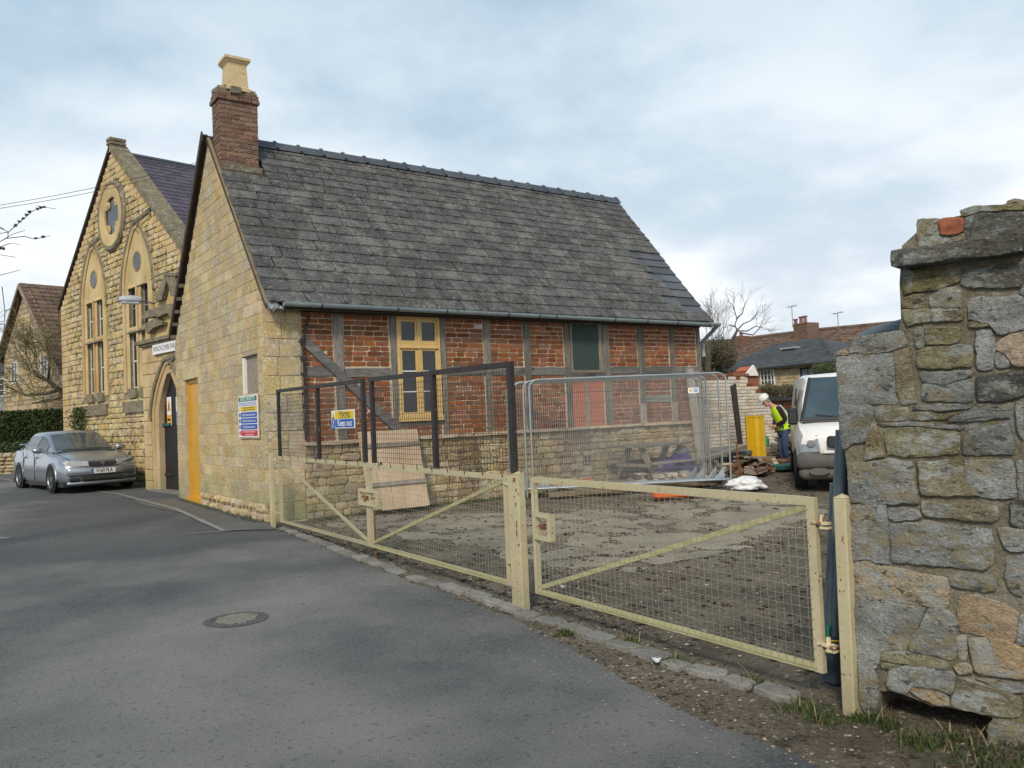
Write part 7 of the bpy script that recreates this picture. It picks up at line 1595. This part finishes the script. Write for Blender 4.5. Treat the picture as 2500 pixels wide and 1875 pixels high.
for s_ in (-1, 1):
    b = B(); b.prism([(1.42, s_*.93, 1.20), (.55, s_*.945, 1.20), (.55, s_*.86, 1.75), (1.08, s_*.86, 1.75)], (0, s_*.012, 0)); b.obj('side_window', 'dark_glass', van, local=True)
    b = B(); b.tube((1.45, s_*.90, 1.15), (1.52, s_*.98, 1.12), .03, 6); b.bevbox((1.54, s_*.97, 1.25), (.10, .17, .30), .03); b.obj('door_mirror', 'black_plastic', van, local=True)
    b = B(); b.prism([(2.36, s_*.58, .66), (2.30, s_*.90, .66), (2.18, s_*.92, .90), (2.27, s_*.62, .93)], (.075, 0, 0)); hl2 = b.obj('headlight', 'van_lamp', van, local=True)
    b = B(); b.lathe([(0, .004), (.06, .003), (.07, 0)], 14, Matrix.Translation((2.40, s_*.72, .80)) @ Matrix.Rotation(pi/2, 4, 'Y')); b.obj('reflector', 'alloy', hl2, local=True)
    b = B(); b.lathe([(0, .02), (.13, .018), (.14, 0)], 14, Matrix.Translation((2.53, s_*.62, .34)) @ Matrix.Rotation(pi/2, 4, 'Y') @ Matrix.Diagonal((.45, 1.2, 1, 1))); b.obj('fog_light', 'bumper_grey', van, local=True)
    for x in (1.72, -1.5):
        b = B(); m = Matrix.Translation((x, s_*.89, .33)) @ Matrix.Rotation(s_*pi/2, 4, 'X'); b.lathe([(.2, -.11), (.31, -.11), (.33, -.08), (.33, .08), (.31, .11), (.2, .11)], 24, m); wh = b.obj('wheel', 'rubber', van, smooth=radians(40), local=True)
        b = B(); b.lathe([(0, -.09), (.18, -.06), (.2, -.10), (.2, .0), (0, 0)], 18, m); b.obj('rim', 'alloy', wh, local=True)
        b = B(); b.lathe([(0, 0), (.36, 0)], 20, Matrix.Translation((x, s_*.974, .36)) @ Matrix.Rotation(pi/2, 4, 'X')); b.obj('wheel_well', 'black_plastic', van, local=True, fix=False)
b = B(); b.bevbox((2.36, 0, .50), (.30, 1.92, .26), .06); b.bevbox((2.33, 0, .30), (.30, 1.86, .20), .06); b.obj('bumper', 'bumper_grey', van, smooth=radians(50), local=True)
b = B(); b.bevbox((2.44, 0, .82), (.08, .95, .20), .03); b.obj('grille', 'black_plastic', van, local=True)
b = B(); b.bevbox((2.455, 0, .655), (.09, 1.1, .05), .01); b.obj('grille_bar', 'van_white', van, local=True)
b = B(); b.cbox((2.52, .52, .36), (.01, .03, .12)); b.cbox((2.52, .50, .37), (.01, .05, .02)); b.obj('towing_eye', 'black_plastic', van, local=True)
b = B(); b.bevbox((.8, .35, 2.03), (.12, .16, .06), .015); b.obj('roof_vent', 'black_plastic', van, local=True)
b = B(); b.box((-2.3, -.86, .24), (2.2, .86, .36)); b.obj('underbody', 'black_plastic', van, local=True)
# ------------------------------------------------------------------ worker
ft = at(1917, 1130); fdir = Vector((-.81, .58, 0)).normalized(); sdir = Vector((0, 0, 1)).cross(fdir)
per = thing('person', (ft.x, ft.y, 0), 'stooping worker in white helmet, yellow high visibility waistcoat and jeans looking down at their hands', 'person')
def pj(f_, s_, z): return Vector((ft.x, ft.y, 0))+fdir*f_+sdir*s_+Vector((0, 0, z))
J = dict(pel=(-.02, 0, .90), abd=(.02, 0, 1.03), chest=(.08, 0, 1.22), neckb=(.18, 0, 1.37), neck=(.25, 0, 1.42), head0=(.31, 0, 1.47), head1=(.36, 0, 1.53),
         hipL=(-.02, .10, .86), kneeL=(.03, .12, .47), ankL=(-.03, .12, .09), toeL=(.14, .13, .04), hipR=(-.02, -.10, .86), kneeR=(.06, -.10, .46), ankR=(.02, -.11, .09), toeR=(.19, -.12, .04),
         shL=(.12, .18, 1.33), elL=(.00, .24, 1.07), wrL=(.22, .12, .93), shR=(.12, -.18, 1.33), elR=(.02, -.24, 1.07), wrR=(.24, -.08, .94))
def chain(names, rad, sub=1):
    pts = []; ed = []; idx = {}; rd = []
    for ch in names:
        for i, n_ in enumerate(ch):
            if n_ not in idx: idx[n_] = len(pts); pts.append(pj(*J[n_])); rd.append(rad[n_])
            if i: ed.append((idx[ch[i-1]], idx[n_]))
    return skin(pts, ed, rd, sub)
def figpart(name, me, mat, parent=per, fix=None):
    inv = WM[parent.name].inverted(); me.transform(inv); return mesh_obj(name, me, parent, mat, WM[parent.name])
arms = [['neckb', 'shL', 'elL', 'wrL'], ['neckb', 'shR', 'elR', 'wrR']]; legs = [['pel', 'hipL', 'kneeL', 'ankL', 'toeL'], ['pel', 'hipR', 'kneeR', 'ankR', 'toeR']]
rad = dict(pel=.12, abd=.115, chest=.13, neckb=.08, neck=.052, head0=.065, head1=.07, hipL=.085, kneeL=.055, ankL=.04, toeL=.035, hipR=.085, kneeR=.055, ankR=.04, toeR=.035, shL=.06, elL=.042, wrL=.03, shR=.06, elR=.042, wrR=.03)
bd = figpart('body', chain([['pel', 'abd', 'chest', 'neckb', 'neck', 'head0', 'head1']]+legs+arms, rad), 'skin')
r2 = {k: v+.016 for k, v in rad.items()}; r2['neckb'] = .085
figpart('jumper', chain([['pel', 'abd', 'chest', 'neckb']]+arms, r2), 'burgundy')
r3_ = dict(pel=.145, hipL=.108, kneeL=.078, ankL=.068, hipR=.108, kneeR=.078, ankR=.068)
figpart('jeans', chain([['pel', 'hipL', 'kneeL', 'ankL'], ['pel', 'hipR', 'kneeR', 'ankR']], r3_), 'denim')
vest = B(); secs_ = []
for (f_, z, rf, rs_) in ((-.04, .84, .165, .20), (-.02, .95, .16, .195), (.03, 1.08, .15, .19), (.09, 1.22, .155, .20), (.14, 1.33, .13, .19), (.18, 1.40, .09, .12)): secs_.append([pj(f_+rf*cos(a)*(1.05 if cos(a) > 0 else 1), rs_*sin(a), z-.25*cos(a)*rf) for a in lin(0, 2*pi, 17)[:-1]])
vest = loft(secs_, cap=False); vo = vest.obj('waistcoat', 'hivis', per, smooth=True)
for k in ((1.00, 1.045), ):
    s2 = []
    for z in k:
        t_ = (z-.95)/(.13); f_ = -.02+.05*t_; s2.append([pj(f_+.167*cos(a), .20*sin(a), z-.25*cos(a)*.16) for a in lin(0, 2*pi, 17)[:-1]])
    loft(s2, cap=False).obj('reflective_band', 'reflective', vo)
for s_ in (-1, 1):
    b = B(); b.path([pj(.02, s_*.155, 1.0), pj(.20, s_*.13, 1.20), pj(.20, s_*.10, 1.36), pj(.08, s_*.11, 1.42), pj(-.05, s_*.12, 1.25), pj(-.12, s_*.12, 1.05)], .022, 4); b.obj('reflective_strap', 'reflective', vo)
# head with features
hc = pj(.40, 0, 1.545); hx = (fdir*cos(radians(38))-Vector((0, 0, 1))*sin(radians(38))).normalized(); hz = (fdir*sin(radians(38))+Vector((0, 0, 1))*cos(radians(38))).normalized(); hm = Matrix(((hx.x, sdir.x, hz.x, hc.x), (hx.y, sdir.y, hz.y, hc.y), (hx.z, sdir.z, hz.z, hc.z), (0, 0, 0, 1)))
b = B(); rings = []
for (z, rx, ry, ox) in ((-.13, .03, .03, .05), (-.115, .055, .05, .035), (-.08, .08, .062, .02), (-.03, .092, .072, .005), (.02, .096, .076, 0), (.07, .09, .07, -.005), (.11, .06, .05, -.01), (.125, .02, .02, -.01)): rings.append([hm @ Vector((ox+rx*cos(a), ry*sin(a), z)) for a in lin(0, 2*pi, 17)[:-1]])
hd_ = loft(rings).obj('head', 'skin', bd, smooth=True)
b = B(); b.prism([hm @ Vector(p) for p in ((.095, -.012, .015), (.095, .012, .015), (.122, .014, -.035), (.122, -.014, -.035))], -(hm.to_3x3() @ Vector((.03, 0, 0)))); b.obj('nose', 'skin', bd)
for s_ in (-1, 1):
    b = B(); b.lathe([(0, .012), (.018, .008), (.022, 0)], 8, hm @ Matrix.Translation((.0, s_*.076, 0)) @ Matrix.Rotation(-s_*pi/2, 4, 'X')); b.obj('ear', 'skin', bd)
    b = B(); b.lathe([(0, .006), (.012, .004), (.014, 0)], 8, hm @ Matrix.Translation((.090, s_*.032, .022)) @ Matrix.Rotation(pi/2, 4, 'Y')); b.obj('eye', 'ink', bd)
b = B(); b.box((.07, -.075, .012), (.102, .075, .030), hm); b.obj('glasses', 'black_plastic', per)
b = B(); b.box((.075, -.025, -.075), (.09, .025, -.068), hm); b.obj('mouth', 'burgundy', bd)
b = B(); b.lathe([(.085, -.06), (.10, .02), (.09, .06)], 14, hm, pi*.55, pi*1.45); b.obj('hair', 'wall_grey', bd)
b = B(); b.lathe([(.112, .035), (.118, .06), (.112, .12), (.085, .165), (.04, .185), (0, .19)], 18, hm @ Matrix.Translation((-.005, 0, .01)) @ Matrix.Diagonal((1.12, .95, 1, 1)));
b.prism([hm @ Vector(p) for p in ((.09, -.085, .045), (.16, -.06, .03), (.18, 0, .028), (.16, .06, .03), (.09, .085, .045))], hm.to_3x3() @ Vector((0, 0, .008))); b.obj('helmet', 'helmet', per, smooth=radians(40))
for sd_n, s_ in (('L', 1), ('R', -1)):
    w_ = pj(*J['wr'+sd_n]); e_ = pj(*J['el'+sd_n]); d = (w_-e_).normalized(); pal = w_+d*.05
    b = B(); b.path([w_-d*.01, w_+d*.03, w_+d*.085], [.028, .036, .032], 8)
    for k in range(4):
        o_ = sdir*(.024-.016*k)*1.0; L_ = (.065, .075, .07, .055)[k]; a0 = w_+d*.075+o_; kn = a0+d*L_*.5+Vector((0, 0, -.006)); b.path([a0, kn, kn+(-sdir*s_*.5+Vector((0, 0, -.8))).normalized()*L_*.5], [.0095, .009, .0075], 6)
    a0 = w_+d*.03; b.path([a0, a0+(-sdir*s_+d).normalized()*.05, a0+(-sdir*s_*.5+d).normalized()*.08], [.012, .010, .008], 6); b.obj('hand', 'skin', bd, smooth=True)
    q = pj(*J['ank'+sd_n]); t2_ = pj(*J['toe'+sd_n]); b = B(); dd = (t2_-q); dd.z = 0; dd.normalize(); b.path([q-dd*.07+Vector((0, 0, -.04)), q+Vector((0, 0, -.02)), q+dd*.10+Vector((0, 0, -.045)), q+dd*.20+Vector((0, 0, -.055))], [.045, .06, .048, .034], 8); b.path([q+Vector((0, 0, -.03)), q+Vector((0, 0, .07))], [.055, .052], 8); b.obj('boot', 'boot_leather', per, smooth=True)
# ------------------------------------------------------------------ trees, hedges
def bare_tree(loc, h, r, seed, label, lev=4, n=3, spread=.6, mat='bark', d=(0, 0, 1), up=.12, minr=.004, trunkL=.4, leaf_n=0, leaf_mat=None, crown_r=None, lsize=.03, bend=.25):
    rnd = random.Random(seed); t = thing('bare_tree', loc, label, 'tree'); b = B(); p = Vector(loc); dd = Vector(d).normalized(); pts = [p-Vector((0, 0, .2))]; rr_ = [r*1.15]
    for i in range(5): dd = (dd+Vector((rnd.gauss(0, .08), rnd.gauss(0, .08), .02))).normalized(); pts.append(pts[-1]+dd*h*trunkL/5); rr_.append(r*(1-.35*(i+1)/5))
    b.path(pts, rr_, 8); b.obj('trunk', mat, t, smooth=True); c = B()
    for k in range(n+2):
        q = pts[rnd.randint(2, 5)]; a = rnd.uniform(0, 6.28); grow(c, q, dd+Vector((cos(a), sin(a), .2))*spread, h*.32, r*.5, lev, rnd, spread, n, up, 4, minr, bend)
    grow(c, pts[-1], dd, h*.35, r*.6, lev, rnd, spread, n, up, 4, minr, bend)
    c.obj('crown', mat, t, fix=False)
    return t
qv = lambda x, y, d: tuple(O3+ray(x, y)*d)
# tree before the stone house: reaches left, mossy
bt = qv(165, 1000, 31); rnd = random.Random(6); T1 = thing('mossy_tree', (bt[0], bt[1], .15), 'bare mossy tree with tangled twigs reaching left in front of the stone house', 'tree'); c0 = Vector((bt[0]+.3, bt[1]+.5, .1))
b = B(); b.path([c0, c0+Vector((.0, .1, 1.6)), Vector(qv(155, 960, 31.5)), Vector(qv(118, 930, 31)), Vector(qv(80, 905, 31))], [.16, .14, .10, .075, .05], 7); b.path([Vector(qv(150, 950, 31.5)), Vector(qv(112, 962, 31)), Vector(qv(60, 965, 31)), Vector(qv(30, 950, 31))], [.07, .06, .04, .02], 5); b.path([Vector(qv(155, 970, 31.2)), Vector(qv(120, 978, 31)), Vector(qv(78, 985, 30.7))], [.05, .04, .02], 5)
b.path([Vector(qv(118, 930, 31)), Vector(qv(122, 870, 31)), Vector(qv(112, 830, 31))], [.06, .04, .025], 5); b.obj('trunk', 'bark', T1, smooth=True)
c = B()
for (x, y) in [(118, 930), (100, 920), (80, 905), (60, 962), (40, 958), (90, 963), (122, 880), (115, 840), (100, 978), (140, 945), (70, 900), (130, 905), (90, 975), (112, 860), (50, 930), (140, 900), (145, 860), (90, 870)]:
    for k in range(2): grow(c, qv(x, y, 31+rnd.uniform(-.5, .5)), -CR*rnd.uniform(-.5, 1)+CU*rnd.uniform(-.3, 1.2)+np.array([0, 0, .1]), 1.15, .026, 3, rnd, .8, 3, .05, 4, .006, .35)
c.obj('crown', 'lichen_bark', T1, fix=False)
# overhanging twigs from a tree outside the frame to the left
T2 = thing('overhanging_tree', qv(-420, 1150, 9)[:2]+(0,), 'bare tree just outside the left edge whose thin twigs reach into view', 'tree'); base = Vector(T2.location); b = B(); b.path([base, base+Vector((.1, .1, 2.0)), Vector(qv(-300, 640, 9)), Vector(qv(-150, 590, 9))], [.13, .11, .07, .04], 7); b.obj('trunk', 'bark', T2, smooth=True); c = B()
tw = [((-150, 590), (-40, 575), (20, 567), (80, 515), (105, 505), (137, 510)), ((-40, 620), (0, 590), (30, 572), (62, 562)), ((-20, 600), (15, 582), (60, 577), (85, 584), (122, 575)), ((-60, 620), (0, 603), (25, 594), (50, 597)), ((-40, 630), (0, 622), (38, 628)), ((-30, 690), (0, 672), (50, 659)), ((-150, 600), (-60, 660), (0, 670)), ((20, 567), (19, 580)), ((0, 556), (20, 566)), ((105, 505), (90, 503)), ((-150, 595), (-80, 540), (-10, 550), (8, 558)), ((5, 700), (12, 760), (8, 830), (0, 880)), ((-20, 800), (5, 790), (25, 800)), ((12, 760), (30, 752))]
for t_ in tw: c.path([qv(x, y, 9+random.uniform(-.1, .1)) for x, y in t_], [.006*(1-.6*i/len(t_)) for i in range(len(t_))], 4)
for (x, y) in ((38, 550), (48, 540), (57, 533), (65, 523), (72, 517), (92, 509), (100, 506), (108, 505), (0, 606), (8, 607), (88, 582), (105, 579)): p = Vector(qv(x, y, 9)); c.cbox(p, (.03, .03, .02), None, .008)
c.obj('twigs', 'bark', T2, fix=False)
# hedge
hgA, hgB = Vector(qv(190, 1002, 29.5)), Vector(qv(-260, 996, 31.5)); hz = Vector(qv(80, 1000, 30)).z
hg = thing('clipped_hedge', ((hgA.x+hgB.x)/2, (hgA.y+hgB.y)/2, .15), 'dense dark green clipped hedge left of the hall, behind the silver car', 'hedge'); HG = frame_between((hgA.x, hgA.y), (hgB.x, hgB.y)); HG = HG if HG.n.dot(Vector(CF)) < 0 else Fr(HG.o, -HG.n); u1_ = HG.uv(hgB)[0]; lo_, hi_ = min(0, u1_), max(0, u1_)
b = B(); frbox(b, HG, lo_, hi_, 0, hz-.1, -1.6, -.08); b.obj('core', 'bramble_leaf', hg)
c = B(); rnd = random.Random(3)
def hf(r):
    u = r.uniform(lo_, hi_); 
    if r.random() < .12: return HG.p(u, hz-.08+r.gauss(0, .03), -r.uniform(0, 1.2))
    v = r.uniform(0, hz); return HG.p(u, v, noise.noise(Vector((u*1.3, v*1.3, 0)))*.12+r.gauss(0, .04))
leaves(c, hf, 32000, .05, rnd); c.obj('leaves', 'hedge_leaf', hg, kind='stuff', fix=False)
# dry stone wall with grass bank at the far left
dA = Vector(qv(-120, 1130, 28.3)); dB = Vector(qv(58, 1128, 27.6)); DW = frame_between((dA.x, dA.y), (dB.x, dB.y)); DW = DW if DW.n.dot(Vector(CF)) < 0 else Fr(DW.o, -DW.n); dw = thing('dry_stone_wall', (dA.x, dA.y, .1), 'low tumbled dry stone wall at the foot of the hedge, far left', 'stone wall')
us_ = sorted((DW.uv(dA)[0], DW.uv(dB)[0])); zt = DW.px(20, 1098)[1]; b = B(); frbox(b, DW, us_[0], us_[1], 0, zt-.15, -.5, -.06); dwm = b.obj('core', 'dark_mortar', dw); P = Pieces('stone', 300); rd_ = random.Random(12)
for (u0, u1, v0, v1) in courses(lambda a, q: (us_[0], us_[1]), .1, zt-.1, .13, .34, .02, (), rnd=rd_): P.add('rubble', 'cotswold_rubble', piece_m(DW, u0, u1, v0, v1, -.12, rd_.uniform(0, .08)), dwm, .2)
P.done(); c = B(); leaves(c, lambda r: DW.p(r.uniform(us_[0], us_[1]+.8), zt-.1+r.uniform(-.05, .35), -r.uniform(.1, 1.6)), 5000, .05, rnd); c.obj('grass_bank', 'evergreen_leaf', dw, kind='stuff', fix=False)
# ivy at the hall
iv = thing('wall_shrub', tuple(HF.p(HF.px(205, 1050)[0], .1, .15)), 'straggly green shrub climbing the hall wall below its left window', 'shrub'); c = B(); uc, _ = HF.px(205, 1050)
leaves(c, lambda r: HF.p(uc+r.gauss(0, .28), .9+1.3*r.random()**.8, .08+abs(r.gauss(0, .10))), 900, .045, rnd); c.obj('leaves', 'evergreen_leaf', iv, kind='stuff', fix=False)
b = B(); 
for k in range(7): b.path([HF.p(uc+random.uniform(-.15, .15), .1, .1), HF.p(uc+random.uniform(-.3, .3), 1.1, .12), HF.p(uc+random.uniform(-.4, .4), 2.1, .08)], [.02, .012, .004], 4)
b.obj('stems', 'bark', iv)
pl2 = thing('wall_climber', (7.6, 12.05, 0), 'dead climbing stems with a few leaves against the plinth behind the middle gate', 'plant'); b = B()
for k in range(9): x = 7.4+random.uniform(-.2, .5); b.path([(x, 12.08, 0), (x+random.uniform(-.1, .2), 12.12, .6), (x+random.uniform(-.1, .35), 12.14, 1.2+random.uniform(-.2, .35))], [.008, .006, .003], 4)
b.obj('stems', 'rust', pl2); c = B(); leaves(c, lambda r: (7.7+r.gauss(0, .25), 12.08, .2+1.1*r.random()), 160, .03, rnd); c.obj('leaves', 'evergreen_leaf', pl2, kind='stuff', fix=False)
# right background vegetation
def blob(name, cx_, cy_, w_, h_, D, n, size, mat, label, cat, depth=1.5, core=True, ragged=.35):
    c = Vector(qv(cx_, cy_, D)); sx, sz = w_*D/F/2, h_*D/F/2; t = thing(name, (c.x, c.y, 0), label, cat); b = B(); r = random.Random(int(cx_)); Rt, Up, Fw = Vector(CR), Vector(CU), Vector(CF)
    def f(r):
        a, e_ = r.uniform(0, 2*pi), math.acos(r.uniform(-1, 1)); k = (r.random()**.4)*(1+ragged*noise.noise(Vector((cos(a)*sin(e_)*2.5, sin(a)*sin(e_)*2.5, cos(e_)*2.5+cx_))))
        return c+Rt*sx*k*cos(a)*sin(e_)+Up*sz*k*cos(e_)+Fw*depth*k*sin(a)*sin(e_)
    leaves(b, f, n, size, r); b.obj('leaves', mat, t, kind='stuff', fix=False); b = B()
    for k in range(14): q = f(r); b.path([(c.x+r.uniform(-.2, .2), c.y, 0), ((c.x+q.x)/2, (c.y+q.y)/2, q.z*.6), tuple(q)], [.04, .025, .006], 4)
    b.obj('stems', 'bark', t); return t
blob('evergreen_bush', 1748, 868, 92, 92, 27, 5200, .05, 'bramble_leaf', 'dark ivy covered bush just past the cottage corner, above the white wall', 'bush')
blob('evergreen_shrub', 2018, 905, 52, 46, 29.5, 1800, .05, 'evergreen_leaf', 'rounded bright green shrub just left of the stone wall, above the van', 'bush')
for (x, y, w_, h_, D, lab) in ((1875, 955, 66, 36, 30, 'tangle of brown brambles above the broken white wall'), (1930, 954, 80, 34, 30.5, 'tangle of brown brambles above the brick boundary wall, beside the van'), (1985, 956, 60, 36, 30, 'brown brambles just over the roof of the van')): blob('bramble_thicket', x, y, w_, h_, D, 2300, .045, 'bramble_leaf', lab, 'bramble', 1.0)
T3 = thing('background_tree', qv(1795, 900, 32)[:2]+(0,), 'bare spreading tree rising in front of the long tiled roof', 'tree'); b = B(); base = Vector(T3.location)
k = [qv(1780, 900, 32), qv(1790, 826, 32), qv(1800, 806, 32)]; b.path([base]+k, [.13, .10, .07, .045], 7); b.obj('trunk', 'bark', T3, smooth=True); c = B(); rnd = random.Random(44)
for pts_ in (((1800, 806), (1794, 795), (1799, 778), (1793, 757), (1788, 742)), ((1800, 806), (1815, 790), (1832, 783), (1846, 770)), ((1797, 780), (1812, 765), (1818, 745)), ((1800, 808), (1825, 808), (1845, 796), (1860, 800)), ((1794, 797), (1780, 793)), ((1805, 812), (1838, 818), (1850, 806), (1860, 790))):
    P3 = [qv(x, y, 32) for x, y in pts_]; c.path(P3, [.03*(1-.75*i/len(P3)) for i in range(len(P3))], 5)
    for i in range(2, len(P3)):
        for j in range(2): d = Vector(P3[i])-Vector(P3[i-1]); grow(c, P3[i], d.normalized()+Vector((rnd.gauss(0, .4), rnd.gauss(0, .4), rnd.gauss(0, .4))), .5, .008, 2, rnd, .6, 3, .05, 4, .0025, .3)
c.obj('crown', 'bark', T3, fix=False)
T4 = thing('background_tree', qv(1725, 900, 24)[:2]+(0,), 'bare twiggy tree showing between the roof corner and the downpipe', 'tree'); base = Vector(T4.location); b = B(); b.path([base, qv(1728, 880, 24), qv(1732, 830, 24)], [.12, .1, .06], 6); b.obj('trunk', 'bark', T4, smooth=True); c = B()
for k in range(26): x = rnd.uniform(1712, 1768); y = rnd.uniform(790, 870); grow(c, qv(x, y, 24+rnd.uniform(-1, 1)), (rnd.gauss(0, .3), rnd.gauss(0, .3), 1), .5, .007, 3, rnd, .5, 3, .15, 4, .0016, .3)
c.obj('crown', 'bark', T4, fix=False)
